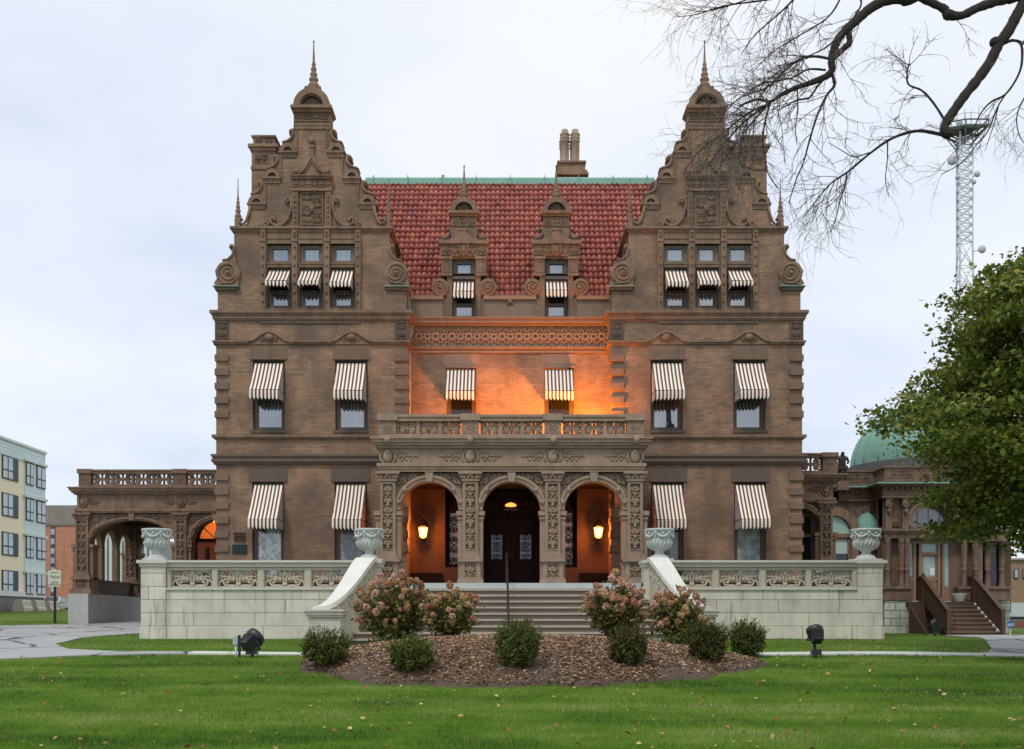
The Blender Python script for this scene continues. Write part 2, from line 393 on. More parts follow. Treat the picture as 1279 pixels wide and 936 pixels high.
def leaves_np(C, size, jit=.4, flat=0.0, asp=.55, nrm=None):
    """folded diamond leaves at the points C, random facing (flat > 0 leans the normals upwards)"""
    n = len(C); a = RNG.normal(size=(n, 3)); a[:, 2] *= (1 - flat) if nrm is None else 1
    a /= np.linalg.norm(a, axis=1)[:, None] + 1e-9
    b = RNG.normal(size=(n, 3)) if nrm is None else np.asarray(nrm) + RNG.normal(size=(n, 3)) * .6
    if flat: b[:, 2] += flat * 3
    c = np.cross(a, b); c /= np.linalg.norm(c, axis=1)[:, None] + 1e-9
    up = np.cross(c, a)
    L_ = (size * (1 + jit * (RNG.random(n) * 2 - 1)))[:, None]
    V = np.empty((n, 4, 3)); V[:, 0] = C - a * L_ * .5; V[:, 2] = C + a * L_ * .5
    V[:, 1] = C + c * L_ * asp * .5 + up * L_ * .12; V[:, 3] = C - c * L_ * asp * .5 + up * L_ * .12
    return V.reshape(-1, 3), np.arange(n * 4).reshape(n, 4)

# ------------------------------------------------------------------ carved ornament
def spir(cx, cz, y, R, turns=1.6, a0=0.0, d=1, n=16, rmin=.18):
    return [(cx + R * (1 - (1 - rmin) * i / n) * cos(a0 + d * 2 * pi * turns * i / n), y, cz + R * (1 - (1 - rmin) * i / n) * sin(a0 + d * 2 * pi * turns * i / n)) for i in range(n + 1)]
def motif(m, cx, cz, w, h, y, r, up=1, n=11):
    R = min(w * .25, h * .48)
    for q in (-1, 1):
        a0 = (-pi / 2 if up > 0 else pi / 2); d = (-q if up > 0 else q)
        p = spir(cx + q * w * .25, cz, y, R, 1.35, a0 + (0), d, n)
        p = [(cx, y, cz - up * h * .48)] + p
        m.tube(p, [r] * (len(p) - 3) + [r * .9, r * .8, r * .7], 4, False)
        m.ell((cx + q * w * .25, y, cz), (r * 1.5, r * 1.2, r * 1.5), 5, 3)
        m.ell((cx + q * w * .42, y, cz - up * h * .38), (r * 1.8, r, r * 1.1), 5, 3)
    m.ell((cx, y, cz + up * h * .22), (r * 1.5, r * 1.4, h * .2), 5, 4)
def arabesque(m, x0, x1, z0, z1, y, cw, ch, r=.018):
    nx, nz_ = max(1, round((x1 - x0) / cw)), max(1, round((z1 - z0) / ch)); w_, h_ = (x1 - x0) / nx, (z1 - z0) / nz_
    for i in range(nx):
        for j in range(nz_):
            motif(m, x0 + (i + .5) * w_, z0 + (j + .5) * h_, w_, h_, y, r, 1 if (i + j) % 2 == 0 else -1)
def guilloche(m, x0, x1, z0, z1, y, r=.017):
    h = z1 - z0; n = max(1, round((x1 - x0) / h * 1.0)); w_ = (x1 - x0) / n
    for i in range(n):
        c = x0 + (i + .5) * w_
        for q in (-1, 1):
            for u in (-1, 1):
                m.tube(spir(c + q * w_ * .25, (z0 + z1) / 2 + u * h * .25, y, min(w_, h) * .24, 1.3, pi / 2 * (1 - q * u), q * u, 10), r, 4, False)
        m.band(c, (z0 + z1) / 2, h * .12, h * .12 + r * 2, y - r, y + r, 0, 2 * pi, 10)
        m.band(c + w_ / 2, (z0 + z1) / 2, h * .1, h * .1 + r * 2, y - r, y + r, 0, 2 * pi, 10)
def cartouche(m, cx, cz, w, h, y, spray=1.0, sides=(-1, 1)):
    m.ell((cx, y, cz), (w * .2, .09, h * .36), 10, 8)
    m.ell((cx, y - .03, cz + h * .2), (w * .1, .09, h * .12), 8, 6)
    m.ell((cx, y, cz - h * .5), (w * .06, .06, h * .16), 6, 5)
    for q in (-1, 1):
        m.tube(spir(cx + q * w * .27, cz + h * .28, y - .01, w * .13, 1.5, pi / 2 - q * pi / 2, -q, 12), .026, 5)
        m.tube([(cx + q * w * .28, y - .01, cz + h * .14), (cx + q * w * .3, y - .02, cz - h * .1), (cx + q * w * .18, y - .02, cz - h * .36), (cx, y - .02, cz - h * .46)], [.03, .035, .03, .02], 5)
    for q in sides:
        for i in range(int(9 * spray)):
            u = i / 8.0; xx = cx + q * (w * .46 + u * w * .85 * spray); k = 1 - .55 * u
            for j in (-1, 0, 1):
                if (i + j) % 2: continue
                m.ell((xx, y, cz + j * h * .2 * k + .02 * sin(i * 2.1)), (.05 * k, .035, .032), 6, 4)
        m.tube([(cx + q * w * .45, y, cz), (cx + q * w * (.5 + .4 * spray), y, cz + .03), (cx + q * w * (.46 + .9 * spray), y, cz)], .014, 4)
def frame(m, x0, x1, z0, z1, y, t=.03, d=.03):
    m.box(x0, x1, y - d, y + .01, z0, z0 + t); m.box(x0, x1, y - d, y + .01, z1 - t, z1)
    m.box(x0, x0 + t, y - d, y + .01, z0 + t, z1 - t); m.box(x1 - t, x1, y - d, y + .01, z0 + t, z1 - t)
def finial_profile(h, r):
    return [(r * .95, 0), (r * 1.0, .03 * h), (r * .7, .06 * h), (r * .95, .10 * h), (r * .75, .15 * h), (r * .5, .19 * h), (r * .72, .22 * h), (r * .72, .25 * h), (r * .42, .28 * h), (r * .56, .32 * h), (r * .56, .35 * h),
            (r * .33, .38 * h), (r * .44, .42 * h), (r * .44, .45 * h), (r * .26, .48 * h), (r * .34, .53 * h), (r * .2, .57 * h), (r * .14, .75 * h), (r * .07, .93 * h), (r * .13, .955 * h), (r * .13, .985 * h), (0.001, h)]
def finial(x, y, z, h, r, parent, m=None, name='finial'):
    b = MB(); b.lathe(x, y, [(a, z + c) for a, c in finial_profile(h, r)], 12); return b.build(name, m or ST, parent)
def moulding(m, x0, x1, y0, y1, prof):               # prof: (z0, z1, projection); runs round front and both sides
    for a, b, p in prof: m.box(x0 - p, x1 + p, y0 - p, y1, a, b)
# ------------------------------------------------------------------ mansion
P0, P1 = PL(0.0), PL(0.9)
PF = 2.68                                            # porch and terrace floor level
man = thing('mansion', 'brown brick mansion with twin stepped gables, red tile roof and a triple arched stone porch', 'house', (0, 8, 1.2))

def rect_window(par, x0, x1, z0, z1, y, mid=None, lower=PANE, upper=None, fw=.10, m=WOODF, name='window'):
    b = MB(); d = .09
    b.box(x0, x0 + fw, y, y + d, z0, z1); b.box(x1 - fw, x1, y, y + d, z0, z1)
    b.box(x0 + fw, x1 - fw, y, y + d, z1 - fw, z1); b.box(x0 + fw, x1 - fw, y, y + d, z0, z0 + fw * 1.2)
    i = .045
    b.box(x0 + fw, x0 + fw + i, y + .03, y + d + .03, z0 + fw * 1.2, z1 - fw); b.box(x1 - fw - i, x1 - fw, y + .03, y + d + .03, z0 + fw * 1.2, z1 - fw)
    if mid: b.box(x0 + fw + i, x1 - fw - i, y + .012, y + d + .02, mid - .05, mid + .05)
    o = b.build(name, m, par)
    q = MB(); zt = mid if mid else z1 - .05
    q.add([(x0 + .05, y + .085, z0 + .05), (x1 - .05, y + .085, z0 + .05), (x1 - .05, y + .085, zt), (x0 + .05, y + .085, zt)], [(0, 1, 2, 3)])
    q.build('pane', lower, o)
    if mid:
        q = MB(); q.add([(x0 + .05, y + .09, mid), (x1 - .05, y + .09, mid), (x1 - .05, y + .09, z1 - .05), (x0 + .05, y + .09, z1 - .05)], [(0, 1, 2, 3)])
        q.build('pane', upper or lower, o)
    return o

def awning(par, x0, x1, yw, zt, zb, proj, zv=.27):
    rv = random.Random(int(x0 * 977 + zt * 131)); proj *= rv.uniform(.93, 1.06); zb += rv.uniform(-.035, .035); sg_ = rv.uniform(.015, .06); tw_ = rv.uniform(-.025, .025)
    w_ = x1 - x0; zf = zb + zv; per = .122; nsc = max(3, round(w_ / per)); n = nsc * 4
    b = MB(); S = 5
    for k in range(S):                                # slanted top sheet, slightly slack
        def row(u):
            sag = sg_ * sin(pi * u); return yw - proj * u, zt + (zf - zt) * u - sag
        (ya, za), (yb, zb_) = row(k / S), row((k + 1) / S)
        ka, kb = tw_ * k / S, tw_ * (k + 1) / S; b.add([(x0, ya, za), (x1, ya, za + ka), (x1, yb, zb_ + kb), (x0, yb, zb_)], [(0, 1, 2, 3)], True, [[(0, 0), (w_, 0), (w_, 1), (0, 1)]])
    def scal(i): return .085 * (0.5 - .5 * cos(2 * pi * i / 4))
    for i in range(n):
        xa, xb = x0 + w_ * i / n, x0 + w_ * (i + 1) / n
        ja, jb = tw_ * i / n, tw_ * (i + 1) / n; wa, wb = .02 * sin(i * 1.57 + rv.random()), .02 * sin((i + 1) * 1.57); b.add([(xa, yw - proj, zf + ja), (xb, yw - proj, zf + jb), (xb, yw - proj - .012 + wb, zb + .045 + jb - scal(i + 1)), (xa, yw - proj - .012 + wa, zb + .045 + ja - scal(i))], [(0, 1, 2, 3)], False, [[(xa - x0, 0), (xb - x0, 0), (xb - x0, 1), (xa - x0, 1)]])
    o = b.build('awning', AWN, par)
    for xs in (x0 + .004, x1 - .004):
        s = MB(); K = 12
        for i in range(K):
            u, v = i / K, (i + 1) / K
            def top(t): return zt + (zf - zt) * t
            q = [(xs, yw - proj * u, top(u)), (xs, yw - proj * v, top(v)), (xs, yw - proj * v, zb + .05 - .085 * (i % 2 == 0)), (xs, yw - proj * u, zb + .05 - .085 * (i % 2 == 1))]
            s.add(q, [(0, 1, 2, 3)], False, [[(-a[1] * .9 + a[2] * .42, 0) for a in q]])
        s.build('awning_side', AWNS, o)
    r = MB(); r.tube([(x0, yw, zf + .01), (x0 + .01, yw - proj + .01, zf + .005), (x1 - .01, yw - proj + .01, zf + .005), (x1, yw, zf + .01)], .012, 5)
    r.build('awning_frame', IRON, o)
    return o

def wing(seed):
    x, z = P0.x, P0.z
    XA, XB = x(270), x(509)
    # lower two storeys
    b = MB(); ops = []
    gw = [(x(315), x(355)), (x(418), x(458.5))]
    for a, c in gw: ops += [(a, c, z(724), z(600)), (a + .02, c + .02, z(537.5), z(447.5))]
    b.wall(XA, XB, .9, z(391), ops, 0, .34)
    for X_, f in ((XA, 1), (XB, 0)):
        b.add([(X_, 0, .9), (X_, 14, .9), (X_, 14, z(391)), (X_, 0, z(391))], [(0, 1, 2, 3)])
    b.add([(XA, 14, .9), (XB, 14, .9), (XB, 14, z(391)), (XA, 14, z(391))], [(0, 1, 2, 3)])
    b.box(XA, x(508.5), .36, .40, .9, z(600) + 3)     # dark lining behind the openings
    b.build('wall', BR, man)
    # third storey
    b = MB(); bays = [(334, 364), (374, 403), (413, 443)]
    b.wall(x(272), x(508), z(391), z(361), [(x(a), x(c), z(387), z(361)) for a, c in bays], 0.004, .34)
    b.wall(x(292.5), x(487), z(361), z(286), [(x(a), x(c), z(361), z(305)) for a, c in bays], 0.004, .34)
    b.box(x(272), x(508), .35, 12, z(391), z(362)); b.box(x(292.5), x(487), .35, 12, z(362), z(287))
    b.box(x(272), x(292.5), .006, .36, z(362.3), z(361.5)); b.box(x(487), x(508), .006, .36, z(362.3), z(361.5))
    b.build('wall', BR, man)
    # belts and cornices
    b = MB(); moulding(b, XA, XB, 0, 14, [(z(580.5), z(577.5), .07), (z(577.5), z(574), .13), (z(574), z(571), .10), (z(571), z(568), .14)]); b.build('belt_course', STD, man)
    b = MB(); moulding(b, XA, XB, 0, 14, [(z(549), z(547), .06), (z(547), z(543.5), .12)]); b.build('belt_course', ST, man)
    b = MB(); moulding(b, XA, XB, 0, 14, [(z(401), z(399), .06), (z(399), z(395), .10), (z(395), z(392.5), .13), (z(392.5), z(389), .18)]); b.build('cornice', ST, man)
    b = MB(); moulding(b, x(292.5), x(487), 0, 11, [(z(290), z(287), .05), (z(287), z(284), .12)]); b.build('cornice', ST, man)
    # belt over the second-floor windows, rising in an ogee with a small shell
    b = MB()
    for (a, c) in ((312, 361), (415, 464)):
        cxp = (a + c) / 2; up = []; dn = []
        for i in range(25):
            u = -1 + 2 * i / 24; h = 11.5 * (0.5 + .5 * cos(pi * u)) ** .8
            up.append((x(cxp + u * 24.5), z(427 - h))); dn.append((x(cxp + u * 24.5), z(430.5 - h)))
        b.prism([(x(a), z(430.5))] + up[1:-1] + [(x(c), z(430.5))], -.035, .02)
        b.tube([(p[0], -.05, p[1]) for p in up], .05, 6)
        b.ell((x(cxp), -.07, z(422)), (.16, .09, .12), 8, 6)
        for q in (-1, 1): b.tube(spir(x(cxp) + q * .2, z(424), -.05, .09, 1.3, pi / 2, -q, 10), .025, 4)
        b.ell((x(cxp), -.06, z(415.5)), (.05, .06, .08), 6, 5)
    for a, c in ((270, 312), (361, 415), (464, 509)):
        b.box(x(a) - (.06 if a == 270 else 0), x(c) + (.06 if c == 509 else 0), -.075, .02, z(430.5), z(428.5)); b.box(x(a) - (.1 if a == 270 else 0), x(c) + (.1 if c == 509 else 0), -.12, .02, z(428.5), z(426.3))
    for X_, sg in ((XA, -1), (XB, 1)): b.box(X_, X_ + sg * .1, 0.022, 13.9, z(430), z(426.5))
    b.build('belt_course', ST, man)
    # scalloped apron under the cornice
    b = MB(); pts = [(x(325), z(401.5))]; n = 46
    for i in range(n + 1): pts.append((x(325 + 125 * i / n), z(404.2 + (1.0 if i % 2 else -.6))))
    pts.append((x(450), z(401.5))); b.prism(pts, -.05, .01); b.build('scalloped_apron', STD, man)
    # stone lintels, sills, window frames, awnings
    for i, (a, c) in enumerate(gw):
        b = MB(); b.box(a - .12, c + .12, -.012, .03, z(599.6), z(584)); b.box(a - .10, c + .10, -.05, .03, z(602), z(599.6)); b.build('lintel', STD, man)
        b = MB(); b.box(a - .06, c + .1, -.008, .03, z(446.5), z(431.2)); b.box(a - .06, c + .08, -.06, .2, z(449.5), z(446.5)); b.build('lintel', STQ, man)
        b = MB(); b.box(a - .04, c + .04, -.05, .30, z(541), z(537.6)); b.build('sill', STD, man)
    for i, (a, c) in enumerate(gw):
        rect_window(man, a, c, z(724), z(600), .16, z(655), [PANET, PANEL][i] if seed == 0 else [PANE, PANED][i] if False else ([PANEC, PANEL][i]), PANED)
        rect_window(man, a + .02, c + .02, z(537.5), z(447.5), .16, z(497), PANE, PANED)
        awning(man, a + .07, c - .03, .05, z(605.5), 4.55, 1.05)
        awning(man, a + .08, c - .02, .05, z(453.5), 8.72, .88)
    # third-floor window bay: pilasters, transoms, frieze
    b = MB(); dk = MB()
    for p_ in (329, 368.5, 408.5, 447.5):
        b.box(x(p_ - 3.4), x(p_ + 3.4), -.10, .3, z(389), z(301)); b.box(x(p_ - 4.2), x(p_ + 4.2), -.14, .2, z(389), z(385)); b.box(x(p_ - 3.8), x(p_ + 3.8), -.13, .2, z(303), z(299.5))
        b.box(x(p_ - 3.2), x(p_ + 3.2), -.10, .2, z(299.5), z(288))
        for q in range(7): b.ell((x(p_), -.11, z(310 + q * 11.3)), (.045, .05, .075 if q % 2 else .045), 6, 5)
        for q in range(2): b.ell((x(p_), -.11, z(291.5 + q * 4.5)), (.04, .05, .04), 6, 5)
    for a, c in bays:
        b.box(x(a), x(c), -.03, .3, z(334), z(329)); b.box(x(a), x(c), -.06, .3, z(330.5), z(329))
        b.box(x(a - 1.5), x(c + 1.5), -.04, .2, z(305), z(301)); b.box(x(a - 1.5), x(c + 1.5), -.02, .2, z(301), z(289)); frame(b, x(a - 1), x(c + 1), z(299), z(290), -.02, .03, .025)
        b.box(x(a - 1), x(c + 1), -.06, .3, z(388.5), z(385.5))
    b.build('window_bay', ST, man)
    for a, c in bays:
        rect_window(man, x(a), x(c), z(329), z(305), .14, None, SKYG, fw=.11, m=WOODT)
        rect_window(man, x(a), x(c), z(385.5), z(334), .14, z(362), PANE, PANED, fw=.11)
        awning(man, x(a) + .05, x(c) - .05, .10, z(337), z(364) + .02, .68, .15)
    # quoins: raised blocks up both corners and carved corner panels
    for ex, d in ((270, 1), (509, -1)):
        lo, hi = sorted((x(ex), x(ex + d * 16)))
        lo2, hi2 = (lo - .035, hi) if d > 0 else (lo, hi + .035)
        for zq in [451.5 + k * 17.6 for k in range(5)] + [600.5 + k * 17.8 for k in range(6)]:
            b = MB(); b.box(lo2, hi2, -.07, .5, z(zq), z(zq - 8)); b.build('quoin', STQ, man)
        q = MB(); q.box(lo2, hi2, -.03, .3, z(426), z(401.2)); frame(q, lo2 + .03, hi2 - .03, z(425), z(402), -.03, .03, .025)
        arabesque(q, lo2 + .07, hi2 - .07, z(424), z(403), -.04, .28, .28, .026); q.build('carved_panel', STD, man)
    # volutes on the shoulders
    for d in (-1, 1):
        c0 = 390 + d * 104.5
        def X(o): return x(c0 + d * o)
        v = MB(); v.disc(X(0), z(342), .40, -.10, .30, 26)
        v.prism([(X(a), z(h)) for a, h in ((-13, 358), (15, 358), (17.5, 355), (15, 351), (13.5, 349), (-13, 349))], -.09, .3)
        v.prism([(X(a), z(h)) for a, h in ((-12, 345), (-11, 333), (-9, 322), (-8.5, 310), (-6, 306), (-2.5, 306), (-1, 310), (-3.5, 313), (-5, 317), (-2, 322), (3, 325), (8, 325), (5, 331), (10, 336))], -.07, .25)
        v.tube(spir(X(0), z(342), -.10, .36, 2.4, -pi / 2, d, 40, .1), [.05 - .02 * i / 40 for i in range(41)], 6)
        v.ell((X(0), -.12, z(342)), .07, 8, 6)
        v.tube([(X(12), -.1, z(357)), (X(6), -.1, z(355)), (X(-6), -.1, z(354)), (X(-11), -.1, z(348)), (X(-12), -.1, z(340))], .04, 6)
        v.tube([(X(6), -.08, z(326)), (X(0), -.08, z(325)), (X(-5), -.08, z(320)), (X(-7.5), -.08, z(314)), (X(-6.5), -.08, z(309)), (X(-4), -.08, z(308)), (X(-3.5), -.08, z(311))], .04, 6)
        v.ell((X(13), -.04, z(340)), (.09, .1, .12), 7, 5)
        vo = v.build('scroll_volute', ST, man)
        l = MB(); xs = sorted((X(-14), X(18.5))); l.box(xs[0], xs[1], -.16, .4, z(359.4), z(358.2)); l.build('copper_flashing', COPD, vo)
        l = MB(); l.box(xs[0] + .06, xs[1] - .08, -.10, .36, z(363.2), z(359.4)); l.build('ledge', STD, vo)
    gable(seed)

def gable(seed):
    x, z = P0.x, P0.z
    C = 390
    half = [(97, 284), (97, 274), (92, 273), (90, 280), (86, 282.5), (81.5, 279), (79, 270), (78, 258), (80, 257)]
    step = [(20.5, 0), (20.5, 2.5), (19, 6.5), (16, 9), (18.8, 12.8), (14, 12.6), (9, 13.8), (5, 17), (3, 20.8), (5, 22.2), (8.6, 22.8), (10, 25.6), (8.6, 28.4), (5.5, 29.8), (2.5, 29.6), (0.8, 31)]
    for k in range(3):
        xi, y0 = 59 - 19.6 * k, 255 - 32.3 * k
        half += [(xi - (0.5 if k == 2 else 0) + a, y0 - h) for a, h in step]
    half += [(22.6, 157), (22.6, 133)]
    poly = [(x(C + a), z(h)) for a, h in half] + [(x(C - a), z(h)) for a, h in reversed(half)]
    g = MB(); g.prism(poly, -.004, .5); go = g.build('gable', BR, man)
    # raised stone scrolls, lunettes and ledges of the steps
    for d in (-1, 1):
        s = MB()
        for k in range(3):
            xi, y0 = 59 - 19.6 * k, 255 - 32.3 * k
            def X(a): return x(C + d * (xi + a))
            def Zp(h): return z(y0 - h)
            xs = sorted((X(-1.5), X(22))); s.box(xs[0], xs[1], -.10, .52, z(y0 + 1.6), z(y0 - .6)); s.box(xs[0] + .04, xs[1] - .04, -.06, .51, z(y0 + 4), z(y0 + 1.6))
            pts = [(xs[0] + .04, z(y0 + 4))] + [(xs[0] + .04 + (xs[1] - xs[0] - .08) * i / 8, z(y0 + 6.2 + .9 * (i % 2))) for i in range(9)] + [(xs[1] - .04, z(y0 + 4))]
            s.prism(pts, -.045, .05)
            s.band(X(10.2), Zp(.5), .135, .24, -.10, .3, 0, pi, 14); s.band(X(10.2), Zp(.5), .25, .285, -.06, .3, 0, pi, 14)
            for q in range(5): s.tube([(X(10.2), -.03, Zp(1)), (X(10.2) + .14 * cos(pi * (q + .5) / 5), -.01, Zp(1) + .13 * sin(pi * (q + .5) / 5))], .018, 4)
            s.tube([(X(a), -.04, Zp(h)) for a, h in ((17, 12), (13.5, 12.6), (9, 14.5), (5.5, 18), (4, 22.5), (4.6, 26.5), (6.2, 27), (7, 25.2))], [.045, .045, .05, .05, .05, .045, .05, .05], 6)
            s.ell((X(6), .2, Zp(26.2)), (.12, .32, .11), 8, 6)
            s.box(*sorted((X(-1.6), X(-.6))), -.05, .1, Zp(0), Zp(30))
        s.tube([(x(C + d * a), -.05, z(h)) for a, h in ((77, 258), (79, 268), (82, 277), (86, 281), (90, 279), (91, 275), (88.5, 273.5), (87, 276.5))], .05, 6)
        s.build('gable_scrollwork', ST, go)
    # crowning pier: band, carved frieze, cornice, shell hood, spire
    t = MB(); X_ = lambda a: x(C + a)
    t.box(X_(-23), X_(23), -.06, .55, z(158), z(154.5)); t.box(X_(-22.9), X_(22.9), -.03, .53, z(153.5), z(142)); frame(t, X_(-22), X_(22), z(152.5), z(142.5), -.03, .03, .03)
    arabesque(t, X_(-20.5), X_(20.5), z(151.5), z(143.5), -.045, .28, .2, .024)
    t.prism([(X_(-23), z(158))] + [(X_(-23 + 46 * i / 12), z(161.5 + .8 * (i % 2))) for i in range(13)] + [(X_(23), z(158))], -.045, .02)
    t.box(X_(-24), X_(24), -.14, .62, z(142), z(138.5)); t.box(X_(-25.5), X_(25.5), -.24, .72, z(138.5), z(134.8))
    co = (X_(0), z(134.6))
    t.band(co[0], co[1], .40, .60, -.16, .60, 0, pi, 26); t.band(co[0], co[1], .36, .42, -.10, .3, 0, pi, 26)
    t.prism([(co[0] + .41 * cos(pi * i / 20), co[1] + .41 * sin(pi * i / 20)) for i in range(21)], .12, .5)
    for q in range(9):
        a = pi * (q + .5) / 9; t.tube([(co[0] + .1 * cos(a), .02, co[1] + .1 * sin(a)), (co[0] + .26 * cos(a), .03, co[1] + .26 * sin(a)), (co[0] + .39 * cos(a), .10, co[1] + .39 * sin(a))], [.02, .04, .05], 5)
    t.ell((co[0], .02, co[1] + .03), (.11, .1, .09), 8, 6)
    for d in (-1, 1): t.tube(spir(X_(d * 7), z(109.5), .1, .09, 1.4, pi / 2, -d, 10), .035, 5)
    t.build('gable_crown', ST, go)
    finial(X_(.6), .2, z(111.5), z(46.5) - z(111.5), .215, go)
    for d in (-1, 1): finial(X_(d * 94.5), .2, z(274), z(220) - z(274), .125, go)
    # tabernacle panel in the middle of the gable
    p = MB()
    p.box(X_(-24), X_(24), -.10, .1, z(287.5), z(284)) if False else None
    for d in (-1, 1):
        xs = sorted((X_(d * 17), X_(d * 24))); p.box(xs[0], xs[1], -.12, .1, z(284), z(241))
        xs = sorted((X_(d * 18.3), X_(d * 22.7)))
        frame(p, xs[0], xs[1], z(282), z(243), -.12, .015, .015)
        for q in range(6): p.ell(((xs[0] + xs[1]) / 2, -.13, z(247 + q * 6.4)), (.035, .04, .035 if q % 2 else .06), 6, 5)
        p.tube([(X_(d * a), -.06, z(h)) for a, h in ((25, 246), (27.5, 250), (30.5, 254), (33, 252), (32, 248.5), (29.5, 249.5))], .05, 6)
        p.tube([(X_(d * a), -.05, z(h)) for a, h in ((25.5, 249), (26, 262), (30, 275), (37, 282), (45, 283), (51, 279.5), (52, 275), (49, 272.5), (46.5, 275), (48, 277.5))], [.05] * 4 + [.055] * 6, 6)
        p.tube(spir(X_(d * 57.5), z(280), -.05, .12, 1.4, pi / 2, d, 12), .045, 6)
    p.box(X_(-17), X_(17), -.02, .1, z(284), z(238))
    frame(p, X_(-14), X_(14), z(282), z(241), -.02, .035, .05)
    arabesque(p, X_(-12.5), X_(12.5), z(281), z(242.5), -.04, .32, .25, .03); p.ell((X_(0), -.05, z(262)), (.10, .1, .13), 8, 7)
    p.box(X_(-25), X_(25), -.15, .1, z(240.5), z(237)); p.box(X_(-24.5), X_(24.5), -.12, .1, z(237), z(226)); arabesque(p, X_(-24), X_(24), z(236), z(227), -.135, .2, .22, .026)
    p.box(X_(-25.5), X_(25.5), -.20, .1, z(226), z(223.2)); p.box(X_(-26), X_(26), -.25, .1, z(223.2), z(221.5))
    og = [(23, 221.5), (19, 219), (14, 217.5), (9, 213), (5, 206), (2, 199.5)]
    p.prism([(X_(-a), z(h)) for a, h in og] + [(X_(a), z(h)) for a, h in reversed(og)], -.08, .05)
    for d in (-1, 1):
        p.tube([(X_(d * a), -.10, z(h)) for a, h in og] , .045, 6); p.ell((X_(d * 19.5), -.10, z(216.3)), (.11, .1, .11), 8, 6)
        p.tube([(X_(d * a), -.09, z(h)) for a, h in ((11, 219), (6, 214), (2.5, 207), (0, 202))], .025, 5)
    p.box(X_(-3), X_(3), -.12, .05, z(200), z(196)); p.box(X_(-2), X_(2), -.10, .05, z(196), z(186)); p.box(X_(-3), X_(3), -.13, .05, z(186), z(183)); p.ell((X_(0), -.08, z(177.5)), (.10, .1, .12), 8, 6); p.box(X_(-1.5), X_(1.5), -.09, .05, z(183), z(179))
    p.build('carved_panel', ST, go)
    # tiled wing roof behind the gable and the chimney block on the outer slope
    r = MB(); r.prism([(x(304), z(288)), (x(474), z(288)), (x(C + 12), z(172)), (x(C - 12), z(172))], .5, 13); r.build('roof', TIL, man)
    c = MB(); Q = PL(.62); X0, X1 = Q.x(313.5), Q.x(344)
    c.box(X0 + .02, X1, .62, 1.9, Q.z(295), Q.z(189)); c.box(X0, X1 + .02, .58, 1.95, Q.z(212), Q.z(208))
    c.box(X0 - .02, X1 + .03, .56, 2.0, Q.z(189), Q.z(185)); c.box(X0 - .08, X1 + .10, .50, 2.06, Q.z(185), Q.z(181.3)); c.box(X0 + .06, X1 - .04, .66, 1.85, Q.z(181.3), Q.z(171)); c.box(X0 + .01, X1 + .01, .6, 1.9, Q.z(171), Q.z(169))
    frame(c, X0 + .1, X0 + .58, Q.z(204), Q.z(193), .62, .03, .02); cc = c.build('chimney', BR, man)
    k = MB(); arabesque(k, X0 + .13, X0 + .55, Q.z(203.5), Q.z(193.5), .60, .22, .28, .02); arabesque(k, X0 + .1, X1 - .08, Q.z(180.5), Q.z(172), .66, .3, .22, .02); k.build('carved_panel', STD, cc)

wing(0)
MIR[:] = [True, (636.0 - CX) / 38]
wing(1)
MIR[:] = [False, 0.0]

